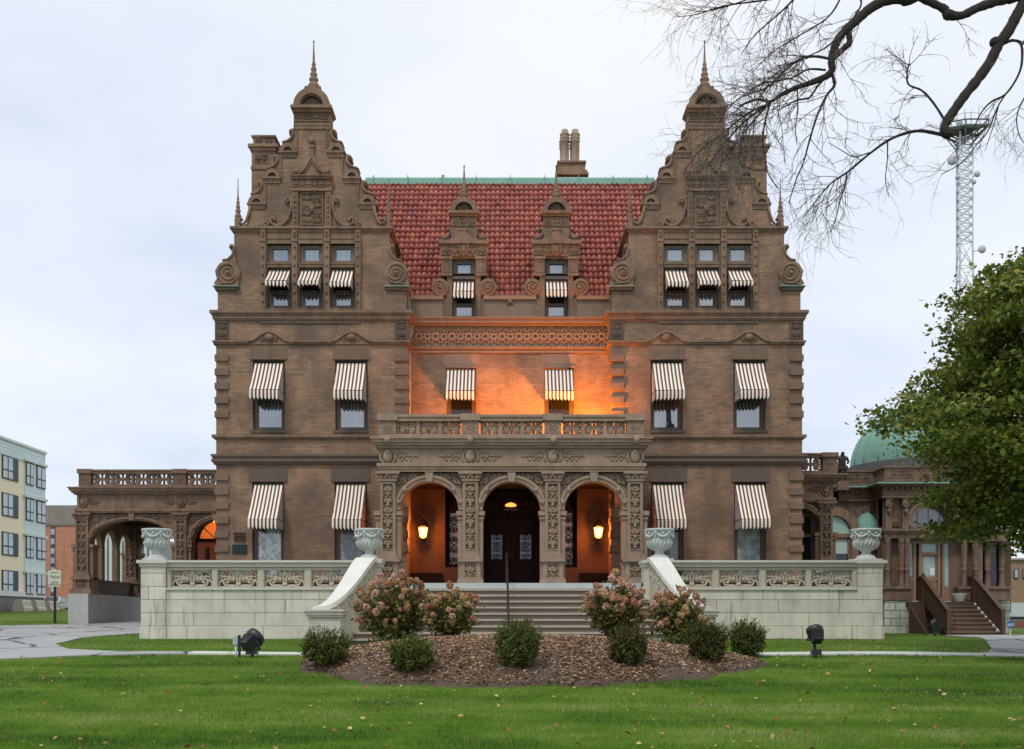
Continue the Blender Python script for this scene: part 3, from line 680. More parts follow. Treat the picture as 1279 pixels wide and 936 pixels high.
# ---- middle: wall, cornice, frieze, parapet
def centre():
    x, z = P1.x, P1.z; y = .9; XA, XB = x(511) - .4, x(763) + .4
    b = MB(); ops = [(x(558), x(594.5), z(526), z(459.5)), (x(680), x(716.5), z(526), z(459.5))]
    b.wall(XA, XB, z(553), z(404), ops, y, y + .3); b.box(XA, XB, y + .34, y + .38, z(553), z(440))
    b.wall(XA, XB, z(398.5), z(370), [(x(565), x(594), z(398.5), z(370)), (x(680.5), x(709.5), z(398.5), z(370))], y, y + .3)
    b.build('wall', BR, man)
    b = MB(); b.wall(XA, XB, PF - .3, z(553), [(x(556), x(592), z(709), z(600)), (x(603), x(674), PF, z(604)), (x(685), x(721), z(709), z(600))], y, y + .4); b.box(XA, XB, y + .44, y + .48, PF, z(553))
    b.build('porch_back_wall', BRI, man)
    b = MB(); b.box(XA, XB, y - .12, y + .3, z(408), z(405)); b.box(XA, XB, y - .22, y + .3, z(405), z(400)); b.box(XA, XB, y - .28, y + .3, z(400), z(398.7)); b.build('cornice', STR, man)
    b = MB(); b.box(XA, XB, y - .03, y + .2, z(433.5), z(409.2)); guilloche(b, x(513), x(762), z(432), z(410.5), y - .05, .033); b.box(XA, XB, y - .09, y + .2, z(437), z(434.8))
    for i in range(64): b.ell((x(513 + i * 3.95), y - .08, z(434.2)), (.05, .05, .045), 6, 4)
    b.build('carved_frieze', STR, man)
    for c in (576.3, 698.3):
        b = MB(); b.box(x(c - 22.5), x(c + 22.5), y - .015, y + .02, z(457.5), z(442)); b.box(x(c - 20), x(c + 20), y - .06, y + .1, z(460), z(457.6)); b.build('lintel', STR, man)
    b = MB(); b.box(XA, XB, y - .05, y + .1, z(441), z(438.2)); b.build('belt_course', STR, man)
    for a, c in ((558, 594.5), (680, 716.5)):
        rect_window(man, x(a), x(c), z(526), z(459.5), y + .12, None, PANED, fw=.1)
        awning(man, x(a) + .02, x(c) - .02, y + .03, z(461.5), P1.z(504), .8, .27)
    # parapet with coping and a small star
    for a, c in ((513, 553), (605, 669), (721, 763)):
        b = MB(); b.box(x(a), x(c), y - .02, y + .25, z(397.5), z(375)); b.box(x(a) - .02, x(c) + .02, y - .10, y + .32, z(375), z(370.2)); b.box(x(a), x(c), y - .06, y + .2, z(398.4), z(393)); b.build('parapet', STR, man)
    b = MB()
    for q in range(8): b.tube([(x(637), y - .05, z(377)), (x(637) + .16 * cos(q * pi / 4), y - .05, z(377) + .16 * sin(q * pi / 4))], [.04, .01], 4)
    b.ell((x(637), y - .06, z(377)), (.07, .05, .07), 8, 5)
    b.build('star_ornament', STR, man)
    b = MB(); b.box(x(553), x(722), y + .02, y + .3, z(400), z(398.5)); b.build('sill', STR, man)
    for c in (579.5, 695): dormer(c)
    for c in (511.5, 764):                            # copper hopper heads and painted downpipes
        d = MB(); X_ = x(c); d.tube([(X_, y - .12, z(432)), (X_, y - .12, PF + 3.2)], .055, 8); o = d.build('downspout', PIPE, man)
        h = MB(); h.prism([(X_ - .13, z(411)), (X_ + .13, z(411)), (X_ + .13, z(417)), (X_ + .06, z(424)), (X_ + .05, z(433)), (X_ - .05, z(433)), (X_ - .06, z(424)), (X_ - .13, z(417))], y - .26, y - .02)
        h.box(X_ - .16, X_ + .16, y - .29, y, z(411), z(409)); h.tube([(X_, y - .12, z(409)), (X_, y - .12, z(385)), (X_, y - .02, z(372))], .05, 8)
        h.build('hopper_head', COPD, o)

def dormer(C):
    x, z = P1.x, P1.z; y = .86
    X = lambda a: x(C + a)
    b = MB(); yb = 3.4
    b.wall(X(-21), X(21), z(398), z(343), [(X(-14.5), X(14.5), z(398), z(343))], y, y + .3)
    b.wall(X(-28), X(28), z(343), z(321), [(X(-14.5), X(14.5), z(343), z(323.5))], y, y + .3)
    for d in (-1, 1):
        xs = sorted((X(d * 14.6), X(d * 21))); b.box(xs[0], xs[1], y + .3, yb, z(398), z(343)); xs = sorted((X(d * 14.6), X(d * 28))); b.box(xs[0], xs[1], y + .3, yb, z(343), z(321))
    b.box(X(-28), X(28), y + .02, yb, z(321), z(302)); b.prism([(X(-16), z(302)), (X(16), z(302)), (X(16), z(271)), (X(-16), z(271))], y, y + .5)
    b.prism([(X(-26), z(302)), (X(26), z(302)), (X(0), z(268))], y + .5, 4.4)
    b.box(X(-14.4), X(14.4), y + .31, y + .34, z(398), z(321))
    o = b.build('dormer', ST, man)
    s = MB()
    s.box(X(-29), X(29), y - .05, y + .1, z(321), z(306.5)); arabesque(s, X(-28), X(28), z(320.5), z(307), y - .07, .30, .34, .03); cartouche(s, X(0), z(313), .5, .42, y - .08, 0, ())
    prof = [(31, 301.5), (22, 302), (13, 300.5), (7, 296), (3.5, 290.5), (3.5, 288.5)]
    top = [(X(-a), z(h)) for a, h in prof] + [(X(a), z(h)) for a, h in reversed(prof)]
    bot = [(X(a), z(min(306.5, h + 4.5))) for a, h in prof] + [(X(-a), z(min(306.5, h + 4.5))) for a, h in reversed(prof)]
    s.prism(top + [(X(31), z(306.3))] + [(X(-31), z(306.3))], y - .14, y + .2)
    s.box(X(-5), X(5), y - .16, y + .1, z(290), z(287.5))
    s.box(X(-16.5), X(16.5), y - .03, y + .1, z(283.5), z(272.5)); arabesque(s, X(-15.5), X(15.5), z(282.5), z(273.5), y - .035, .24, .22, .018)
    s.box(X(-17.5), X(17.5), y - .08, y + .55, z(271.5), z(268.5)); s.box(X(-19), X(19), y - .16, y + .62, z(268.5), z(265.3))
    s.band(X(0), z(265.2), .30, .455, y - .10, y + .5, 0, pi, 22); s.prism([(X(0) + .31 * cos(pi * i / 16), z(265.2) + .31 * sin(pi * i / 16)) for i in range(17)], y + .08, y + .4)
    for q in range(7):
        a = pi * (q + .5) / 7; s.tube([(X(0) + .08 * cos(a), y + .02, z(265) + .08 * sin(a)), (X(0) + .29 * cos(a), y + .05, z(265) + .29 * sin(a))], [.02, .045], 4)
    for d in (-1, 1):
        xs = sorted((X(d * 15), X(d * 27.5))); s.box(xs[0], xs[1], y - .05, y + .1, z(343), z(325)); frame(s, xs[0] + .05, xs[1] - .05, z(342), z(327), y - .05, .025, .025)
        s.box(xs[0] - .03, xs[1] + .03, y - .10, y + .15, z(325), z(321.8)); s.box(xs[0] - .02, xs[1] + .02, y - .08, y + .12, z(345.5), z(343))
        s.tube([(X(d * a), y + .1, z(h)) for a, h in ((16, 285), (17.5, 292), (20, 296.5), (24, 299), (25.5, 296), (23.5, 294))], [.05] * 6, 6); s.ell((X(d * 23.5), y + .1, z(297)), (.13, .14, .11), 8, 6)
        s.prism([(X(d * a), z(h)) for a, h in ((16, 284), (18, 293), (22, 297), (27, 301), (16, 301))], y + .1, y + .3)
        s.ell((X(d * 20), y + .1, z(286.5)), (.06, .08, .06), 6, 5)
    s.build('dormer_carving', ST, o)
    for d in (-1, 1):
        v = MB(); cx_, cz_ = X(d * 30), z(359.5); v.disc(cx_, cz_, .29, y - .05, y + .3, 22); v.prism([(X(d * a), z(h)) for a, h in ((21, 369.5), (44, 369.5), (41, 366), (37, 362), (30, 352), (21, 352))], y - .02, y + .25)
        v.tube(spir(cx_, cz_, y - .06, .26, 2.2, -pi / 2, d, 30, .12), .04, 6); v.ell((cx_, y - .07, cz_), .06, 7, 5); v.build('scroll_volute', ST, o)
    finial(X(0), y + .2, z(254.5), P1.z(204) - z(254.5), .22, o)
    rect_window(o, X(-14.4), X(14.4), z(346), z(324), y + .14, None, SKYG, fw=.13)
    t = MB(); t.box(X(-14.4), X(14.4), y - .02, y + .28, z(349.5), z(345.8)); t.build('transom_bar', WOODF, o)
    rect_window(o, X(-14.4), X(14.4), z(398), z(349.5), y + .14, z(380), PANE, PANED, fw=.09)
    awning(o, X(-12.8), X(12.8), y + .08, z(351.5), P1.z(375.5), .42, .2)

centre()

# ---- red pantile roof, copper ridge, chimney stacks
def tiles(x0, x1, ye, ze, yr, zr, cw=.178, rows=21):
    V, Fq = [], []; nc = int((x1 - x0) / cw); cw = (x1 - x0) / nc; nu = 7
    d = Vector((0, yr - ye, zr - ze)); Lr = d.length; d.normalize(); n = Vector((0, -d.z, d.y)); rh = Lr / rows
    for r in range(rows):
        for c in range(nc):
            base = len(V); jx = random.uniform(-.011, .011); jn = random.uniform(-.01, .012)
            for v_, lift in ((-.012 + random.uniform(-.012, .008), .062), (rh * 1.06, .0)):
                for i in range(nu):
                    t = i / (nu - 1); h = .062 * (sin(2 * pi * t - pi / 2) * .5 + .5) ** .8 + lift + jn
                    s_ = r * rh + v_
                    V.append((x0 + (c + t * 1.02) * cw + jx, ye + d.y * s_ + n.y * h, ze + d.z * s_ + n.z * h))
            for i in range(nu):                       # butt edge
                t = i / (nu - 1); s_ = r * rh - .012; h = .062 * (sin(2 * pi * t - pi / 2) * .5 + .5) ** .8 + jn
                V.append((x0 + (c + t * 1.02) * cw + jx, ye + d.y * s_ + n.y * h, ze + d.z * s_ + n.z * h))
            for i in range(nu - 1):
                Fq.append((base + i, base + i + 1, base + nu + i + 1, base + nu + i)); Fq.append((base + 2 * nu + i, base + 2 * nu + i + 1, base + i + 1, base + i))
    return V, Fq
PR = PL(6.0); EAVE = (1.12, P1.z(369.5)); RIDGE = (6.0, PR.z(227))
V, Fq = tiles(-5.4, 5.4, EAVE[0], EAVE[1], RIDGE[0], RIDGE[1])
roof = npmesh('roof', V, Fq, TIL, man)
b = MB(); b.prismx([(EAVE[0], EAVE[1] - .06), (RIDGE[0], RIDGE[1] - .06), (12.5, EAVE[1] - .06)], -6.4, 6.4); b.build('roof_deck', TIL, roof)
b = MB(); b.prismx([(5.72, RIDGE[1] - .22), (5.74, RIDGE[1] + .02), (5.9, RIDGE[1] + .12), (6.1, RIDGE[1] + .12), (6.3, RIDGE[1] - .2)], -5.5, 5.5)
for i in range(9): b.box(-5.2 + i * 1.3, -5.17 + i * 1.3, 5.70, 6.1, RIDGE[1] - .22, RIDGE[1] + .125)
b.build('ridge_cap', COP, roof)
b = MB(); b.tube([(PR.x(553.5), 6.05, RIDGE[1]), (PR.x(553.5), 6.05, RIDGE[1] + .26)], .05, 8); b.build('vent_pipe', COPD, roof)
Q = PL(8.0); b = MB()
b.box(Q.x(697), Q.x(731), 8, 9.4, Q.z(240), Q.z(204)); b.box(Q.x(695), Q.x(733.5), 7.9, 9.5, Q.z(217), Q.z(213.5)); b.box(Q.x(693.5), Q.x(735), 7.85, 9.55, Q.z(220), Q.z(217)); b.box(Q.x(696), Q.x(732), 7.92, 9.48, Q.z(204), Q.z(201.5))
ch = b.build('chimney', BR, man)
for px, yy in ((706, 8.35), (719, 8.35), (706, 9.0), (719, 9.0)):
    t = MB(); X_ = Q.x(px); z0 = Q.z(201.6); h = Q.z(158) - z0
    t.lathe(X_, yy, [(.20, z0), (.20, z0 + .10 * h), (.165, z0 + .14 * h), (.165, z0 + .62 * h), (.20, z0 + .65 * h), (.20, z0 + .69 * h), (.16, z0 + .71 * h), (.2, z0 + .74 * h), (.2, z0 + .78 * h), (.16, z0 + .80 * h), (.2, z0 + .83 * h), (.2, z0 + .88 * h), (.15, z0 + .9 * h), (.13, z0 + h), (.10, z0 + h), (.10, z0 + .8 * h)], 10)
    for k in range(10):
        for j in range(7): t.ell((X_ + .168 * cos(k * pi / 5), yy + .168 * sin(k * pi / 5), z0 + (.2 + j * .06) * h), .02, 4, 3) if k % 2 == 0 else None
    t.build('chimney_pot', STP, ch)
# ------------------------------------------------------------------ arcaded porches: shared pieces
def pier(par, cx, y0, w_, d, z, m=STP, zb=None, hw=None):
    """carved pier: z = dict of levels (floor, plinth, ped, base, cap0, cap1)"""
    b = MB(); h = w_ / 2
    b.box(cx - h - .16, cx + h + .16, y0 - .14, y0 + d + .14, z['floor'], z['plinth']); b.box(cx - h - .12, cx + h + .12, y0 - .10, y0 + d + .1, z['plinth'], z['plinth'] + .06)
    b.box(cx - h - .075, cx + h + .075, y0 - .0, y0 + d + .07, z['plinth'] + .06, z['ped'])
    for q in (-1, 1): b.box(cx + q * (h * .8), cx + q * (h + .08), y0 - .07, y0 + .01, z['plinth'] + .06, z['ped'])
    for k, (a, p) in enumerate(((0, .15), (.06, .11), (.12, .07), (.18, .05))): b.box(cx - h - p, cx + h + p, y0 - p, y0 + d + p, z['ped'] + a, z['ped'] + a + .06)
    b.box(cx - h + .01, cx + h - .01, y0 + .085, y0 + d, z['ped'] + .24, z['cap0'])
    for q in (-1, 1): b.box(cx + q * h * .74, cx + q * h, y0, y0 + .09, z['ped'] + .24, z['cap0'])
    b.box(cx - h * .74, cx + h * .74, y0, y0 + .09, z['ped'] + .24, z['ped'] + .36); b.box(cx - h * .74, cx + h * .74, y0, y0 + .09, z['cap0'] - .09, z['cap0'])
    for q in (-1, 1): b.box(cx + q * h, cx + q * (h + .15), y0 + .12, y0 + d - .1, z['floor'], z['spring'] - .02); b.box(cx + q * h, cx + q * (h + .2), y0 + .05, y0 + d - .05, z['spring'] - .16, z['spring'] - .03); b.box(cx + q * h, cx + q * (h + .17), y0 + .08, y0 + d - .08, z['spring'] - .28, z['spring'] - .22)
    b.box(cx - h - .05, cx + h + .05, y0 - .05, y0 + d, z['cap0'], z['cap0'] + .05); b.box(cx - h, cx + h, y0 - .02, y0 + d, z['cap0'] + .05, z['cap1'] - .07); b.box(cx - h - .13, cx + h + .13, y0 - .13, y0 + d + .05, z['cap1'] - .07, z['cap1'])
    o = b.build('pier', m, par)
    c = MB()
    for q in (-1, 1):
        c.tube(spir(cx + q * (h + .02), z['cap1'] - .13, y0 - .06, .075, 1.4, pi / 2, -q, 10), .024, 5)
    for k in range(4): c.ell((cx - h * .8 + k * h * 1.6 / 3, y0 - .04, z['cap0'] + .12), (.05, .05, .075), 6, 5)
    c.ell((cx, y0 - .06, z['cap1'] - .1), (.07, .06, .05), 7, 5)
    frame(c, cx - h * .74, cx + h * .74, z['ped'] + .36, z['cap0'] - .06, y0, .022, .022)
    zz0, zz1 = z['ped'] + .42, z['cap0'] - .1; n = max(3, round((zz1 - zz0) / .34)); hh = (zz1 - zz0) / n
    for k in range(n):
        motif(c, cx, zz0 + (k + .5) * hh, w_ * .68, hh, y0 + .035, .034, 1 if k % 2 else -1, 10)
        c.ell((cx, y0 + .03, zz0 + k * hh + .02), (.06, .06, .055), 7, 5)
    frame(c, cx - h * .8, cx + h * .8, z['plinth'] + .09, z['ped'] - .04, y0 - .07, .02, .02); arabesque(c, cx - h * .72, cx + h * .72, z['plinth'] + .12, z['ped'] - .06, y0 - .04, .26, .24, .03)
    c.build('pier_carving', m, o)
    return o
def spandrel(c, cx, r, zs, x0, x1, zt, y, k=1.0):
    for q, xe in ((-1, x0), (1, x1)):
        for (u, v, R) in ((.82, .80, .115), (.95, .45, .075), (.55, .90, .075), (.38, .94, .05), (.98, .25, .05)):
            X_ = cx + q * (abs(xe - cx) * u); Zz = zs + (zt - zs) * v
            if ((X_ - cx) / (r + .14)) ** 2 + ((Zz - zs) / (r * k + .14)) ** 2 < 1.0: continue
            c.tube(spir(X_, Zz, y, R, 1.5, pi / 2, q, 12), .036, 4); c.ell((X_ + q * R * .9, y, Zz - R * .8), (.06, .05, .05), 5, 4); c.ell((X_ - q * R * .9, y, Zz + R * .9), (.05, .05, .04), 5, 4)
def archivolt(c, cx, r, zs, y, t=.17, k=1.0, key=True, zt=None):
    c.band(cx, zs, r + .004, r + t * .55, y - .05, y + .3, 0, pi, 28, k if k != 1 else 1); c.band(cx, zs, r + t * .55, r + t, y - .09, y + .2, 0, pi, 28, k if k != 1 else 1)
    for a in (pi * .22, pi * .78, pi * .08, pi * .92):
        p = (cx + (r + t * .5) * cos(a), y - .07, zs + (r * k + t * .5) * sin(a)); c.ell(p, (.085, .06, .085), 6, 5)
    if key: c.prism([(cx - .09, zs + r * k - .02), (cx + .09, zs + r * k - .02), (cx + .13, zt), (cx - .13, zt)], y - .14, y + .2)
def pierced(c, x0, x1, z0, z1, y, r=.02):
    r *= 1.9
    """pierced parapet cell: four C-scrolls round a disc, open between them"""
    cx, cz = (x0 + x1) / 2, (z0 + z1) / 2; a, h = (x1 - x0) / 2, (z1 - z0) / 2
    for q in (-1, 1):
        for u in (-1, 1):
            c.tube(spir(cx + q * a * .56, cz + u * h * .5, y, h * .42, 1.35, pi / 2 * (1 - q), -q * u, 12), r, 5); c.tube([(cx, y, cz), (cx + q * a * .4, y, cz + u * h * .2), (cx + q * a * .95, y, cz + u * h * .9)], r * .8, 4)
    c.disc(cx, cz, h * .24, y - .03, y + .03, 10); c.tube([(cx, y, z0), (cx, y, z1)], r, 4); c.tube([(x0, y, cz), (x1, y, cz)], r * .8, 4)
def parapet(par, posts, y, zb, z0, z1, zt, n, m=STP, pw=.25, name='parapet', ypw=.3, cells=True):
    """posts: x of post centres; pierced cells between; one parapet part with its posts and panels"""
    b = MB(); xa, xb = posts[0] - pw, posts[-1] + pw
    b.box(xa, xb, y - .03, y + ypw - .03, zb, z0); b.box(xa - .03, xb + .03, y - .07, y + ypw, z1, z1 + (zt - z1) * .6); b.box(xa - .06, xb + .06, y - .11, y + ypw + .03, z1 + (zt - z1) * .6, zt)
    for p in posts: b.box(p - pw, p + pw, y - .06, y + ypw - .02, zb, z1); b.box(p - pw - .05, p + pw + .05, y - .14, y + ypw + .02, z1 + .01, zt + .02)
    o = b.build(name, m, par); c = MB()
    for p in posts: frame(c, p - pw + .03, p + pw - .03, z0 + .02, z1 - .02, y - .06, .02, .015); motif(c, p, (z0 + z1) / 2, pw * 1.4, (z1 - z0) * .8, y - .065, .018)
    for p, q in zip(posts[:-1], posts[1:]):
        a0, a1 = p + pw, q - pw; k = n if isinstance(n, int) else max(1, round((a1 - a0) / n)); w_ = (a1 - a0) / k
        for i in range(k):
            if i: c.box(a0 + i * w_ - .05, a0 + i * w_ + .05, y, y + .18, z0, z1)
            pierced(c, a0 + i * w_ + .06, a0 + (i + 1) * w_ - .06, z0, z1, y + .07, .024)
            frame(c, a0 + i * w_ + .05, a0 + (i + 1) * w_ - .05, z0, z1, y + .1, .02, .06)
    c.build('pierced_panel', m, o)
    return o

# ------------------------------------------------------------------ front porch
PP = PL(-3.2)
def front_porch():
    x, z = PP.x, PP.z; y0, D = -3.2, .75; o_ = 1.5
    S = lambda px: x(px)
    lv = dict(floor=PF, plinth=z(724), ped=z(702), base=z(689), cap0=z(601), cap1=z(589.5), spring=z(637))
    cs = [484.5, 587.5, 690.5, 793.5]; ac = [536, 639, 742]; r = 36.3 / PP.s
    XA, XB = S(474.5), S(803.5)
    b = MB()
    for c, l, rr in zip(ac, cs[:-1], cs[1:]): b.archwall(S(c), r, lv['spring'], S(l), S(rr), z(589.5), y0 + .20, y0 + .62)
    # returns towards the house: one arch on each side
    for X_ in (S(cs[0]) - .14, S(cs[3]) - .34):
        t = MB(lambda a, b_, c_, X_=X_: (X_ + b_, a, c_)); t.archwall(-1.0, 1.0, lv['spring'], -2.5, .9, z(589.5), 0, .48)
        o = len(b.v); b.v += t.v; b.f += [[o + k for k in f] for f in t.f]; b.sm += t.sm; b.uv += t.uv
    b.box(XA, XB, y0, .9, z(589.5), z(578.5)); b.box(XA + .02, XB - .02, y0 + .02, .9, z(578.5), z(560))          # architrave and frieze
    for za, zb_, p in ((589.5, 586.5, .02), (586.4, 583, .05), (583, 579, .09), (560, 557, .08), (557, 553.5, .16), (553.5, 549.5, .22), (549.5, 547.5, .27)):
        b.box(XA - p, XB + p, y0 - p, .9, z(za), z(zb_))
    po = b.build('porch', STP, man)
    for c in cs: pier(po, S(c), y0, 18.8 / PP.s, D, lv)
    for X_ in (S(484.5), S(793.5)):
        p = MB(); p.box(X_ - .25, X_ + .25, .55, .9, PF, lv['spring']); p.build('pilaster', STP, po)
    c = MB()
    for a, l, rr in zip(ac, cs[:-1], cs[1:]):
        archivolt(c, S(a), r, lv['spring'], y0 + .14, .19, 1.0, True, z(588.5)); spandrel(c, S(a), r, lv['spring'], S(l + 10), S(rr - 10), z(590), y0 + .155)
    for k, a in enumerate(cs): cartouche(c, S(a), z(570.5), .78, .58, y0 - .0, .85 if k in (1, 2) else .8, (-1, 1) if k in (1, 2) else ((1,) if k == 0 else (-1,)))
    for a in cs: c.ell((S(a + .5), y0 - .27, z(551.5)), (.10, .1, .12), 8, 6)
    c.build('porch_carving', STP, po)
    parapet(po, [S(a) for a in cs], y0 + .0, z(547.5), z(542.5), z(526.5), z(518.5), 3)
    b = MB(); b.box(XA + .3, XB - .3, y0 + .65, .88, z(591), z(589.7)); b.build('ceiling', WOODD, po)
    # doors
    x1, z1 = P1.x, P1.z; y = 1.05; c0 = 638.5
    d = MB(); d.box(x1(603), x1(606), y - .05, y + .2, PF, z1(604)); d.box(x1(671), x1(674), y - .05, y + .2, PF, z1(604)); d.box(x1(606), x1(671), y - .05, y + .2, z1(641), z1(637)); d.box(x1(606), x1(671), y, y + .2, z1(607), z1(604))
    for xx in (626, 650): d.box(x1(xx - 1), x1(xx + 1), y, y + .15, z1(637), z1(607))
    fr = d.build('door_frame', WOODD, po)
    for q, (a, c_) in ((-1, (606, 638.2)), (1, (638.8, 671))):
        d = MB(); mid = (a + c_) / 2 + q * 1.8
        d.wall(x1(a), x1(c_), PF + .02, z1(641), [(x1(mid - 7), x1(mid + 7), z1(698.5), z1(667.5))], y + .04, y + .12)
        frame(d, x1(a + 4), x1(c_ - 4), z1(727), z1(704), y + .04, .05, .03); frame(d, x1(a + 4), x1(c_ - 4), z1(663), z1(645), y + .04, .05, .03); frame(d, x1(mid - 8.5), x1(mid + 8.5), z1(700), z1(666), y + .04, .045, .04)
        do = d.build('door', WOODD, po)
        g = MB(); g.box(x1(mid - 7), x1(mid + 7), y + .08, y + .1, z1(698.5), z1(667.5)); g.build('pane', PANEL, do)
        g = MB(); arabesque(g, x1(mid - 6.5), x1(mid + 6.5), z1(698), z1(668), y + .07, .3, .2, .014); g.build('door_grille', BLK, do)
        g = MB(); hx = x1(638.5 + q * 1.5); g.tube([(hx, y + .03, PF + 1.0), (hx, y - .04, PF + 1.03), (hx, y - .04, PF + 1.2), (hx, y + .03, PF + 1.23)], .015, 5); g.build('handle', BRONZE, do)
    g = MB(); g.box(x1(606), x1(671), y + .1, y + .12, z1(637), z1(607)); g.build('transom_pane', PANED, po)
    g = MB(); g.lathe(x1(638), y + .07, [(.0, z1(632.6)), (.16, z1(632)), (.2, z1(630.5)), (.13, z1(628.5)), (.05, z1(627.5)), (.0, z1(627))], 12); g.build('transom_lamp', emis('amber_glow', (1, .30, .06), 2.2), po)
    for a, c_ in ((556, 592), (685, 721)):
        w_ = rect_window(po, x1(a), x1(c_), z1(709), z1(600), y + .02, z1(638.5), PANEL, PANED, .1, WOODD)
        g = MB(); arabesque(g, x1(a + 3), x1(c_ - 3), z1(706), z1(642), y + .07, .36, .36, .018); g.build('window_grille', BLK, w_)
    b = MB(); b.box(x1(500), x1(553), .84, .9, PF, z1(716)); b.box(x1(724), x1(778), .84, .9, PF, z1(716)); b.build('dado', WOODD, po)
front_porch()

# balcony floodlight behind the parapet, and the wall lanterns
def lantern(px, label):
    Q = PL(.45); x, z = Q.x, Q.z; X_ = x(px)
    t = thing('wall_lantern', label, 'lantern', (X_, .45, z(672)), 'lit lanterns on the porch wall')
    b = MB()
    b.lathe(X_, .45, [(.0, z(645)), (.03, z(647)), (.045, z(649)), (.15, z(655)), (.19, z(657)), (.19, z(659)), (.05, z(659.3))], 6, False); b.tube([(X_, .45, z(646)), (X_, .45, z(641.5))], .012, 5)
    for k in range(6): b.tube([(X_ + .165 * cos(k * pi / 3), .45 + .165 * sin(k * pi / 3), z(659)), (X_ + .11 * cos(k * pi / 3), .45 + .11 * sin(k * pi / 3), z(672))], .010, 4)
    b.lathe(X_, .45, [(.10, z(671.5)), (.12, z(673)), (.05, z(675)), (.0, z(676))], 6, False)
    b.build('lantern_cage', IRON, t)
    b = MB(); b.tube([(X_, .58, z(676)), (X_, .75, z(676.5)), (X_, .9, z(671))], .018, 5); b.tube([(X_, .45, z(675.5)), (X_, .58, z(676))], .016, 5); b.box(X_ - .06, X_ + .06, .87, .9, z(680), z(667)); b.build('bracket', IRON, t)
    b = MB(); b.lathe(X_, .45, [(.152, z(659.4)), (.10, z(671.3)), (0, z(671.4))], 6, False); b.build('lantern_glass', emis('lamp_glass', (1.0, .56, .18), 3.6), t)
    b = MB(); b.lathe(X_, .45, [(.05, z(651)), (.14, z(656.3))], 6, False); b.build('upper_glass', emis('lamp_glass_top', (1.0, .55, .2), 3.0), t)
    ld = bpy.data.lights.new('lantern_light', 'POINT'); ld.energy = 105; ld.color = (1, .235, .026); ld.shadow_soft_size = .1
    lo = bpy.data.objects.new('lantern_light', ld); COL.objects.link(lo); lo.parent = t; lo.location = Vector((X_, .18, z(665))) - t.location
lantern(528.5, 'glowing wall lantern in the porch arch to the left of the front doors')
lantern(747.5, 'glowing wall lantern in the porch arch to the right of the front doors')

def balcony_flood(X_, Y_, pw, label):
    zf = PP.z(547.5)
    t = thing('balcony_floodlight', label, 'floodlight', (X_, Y_, zf))
    b = MB(); b.box(X_ - .16, X_ + .16, Y_ - .2, Y_ + .05, zf + .06, zf + .22); b.box(X_ - .19, X_ + .19, Y_ - .07, Y_ + .09, zf + .04, zf + .25); b.build('housing', BLK2, t)
    b = MB(); b.box(X_ - .2, X_ + .2, Y_ - .1, Y_ + .06, zf, zf + .03); b.tube([(X_ - .2, Y_, zf + .02), (X_ - .2, Y_, zf + .2)], .014, 5); b.tube([(X_ + .2, Y_, zf + .02), (X_ + .2, Y_, zf + .2)], .014, 5); b.build('bracket', BLK2, t)
    b = MB(); b.box(X_ - .15, X_ + .15, Y_ - .05, Y_ + .08, zf + .25, zf + .256); b.build('lens', emis('sodium_lens', (1, .35, .06), 6), t)
    ld = bpy.data.lights.new('flood_light', 'SPOT'); ld.spot_size = radians(142); ld.spot_blend = .7; ld.energy = pw; ld.color = (1, .265, .006); ld.shadow_soft_size = .1
    lo = bpy.data.objects.new('flood_light', ld); COL.objects.link(lo); lo.parent = t; lo.location = (0, 0, .34); lo.rotation_euler = Vector((0, .80, .60)).to_track_quat('-Z', 'Y').to_euler()
balcony_flood(2.35, -.7, 1400, 'small black floodlight on the porch roof below the right window awning of the recessed wall')
balcony_flood(-.9, -.8, 640, 'small black floodlight on the porch roof near the left window awning of the recessed wall')

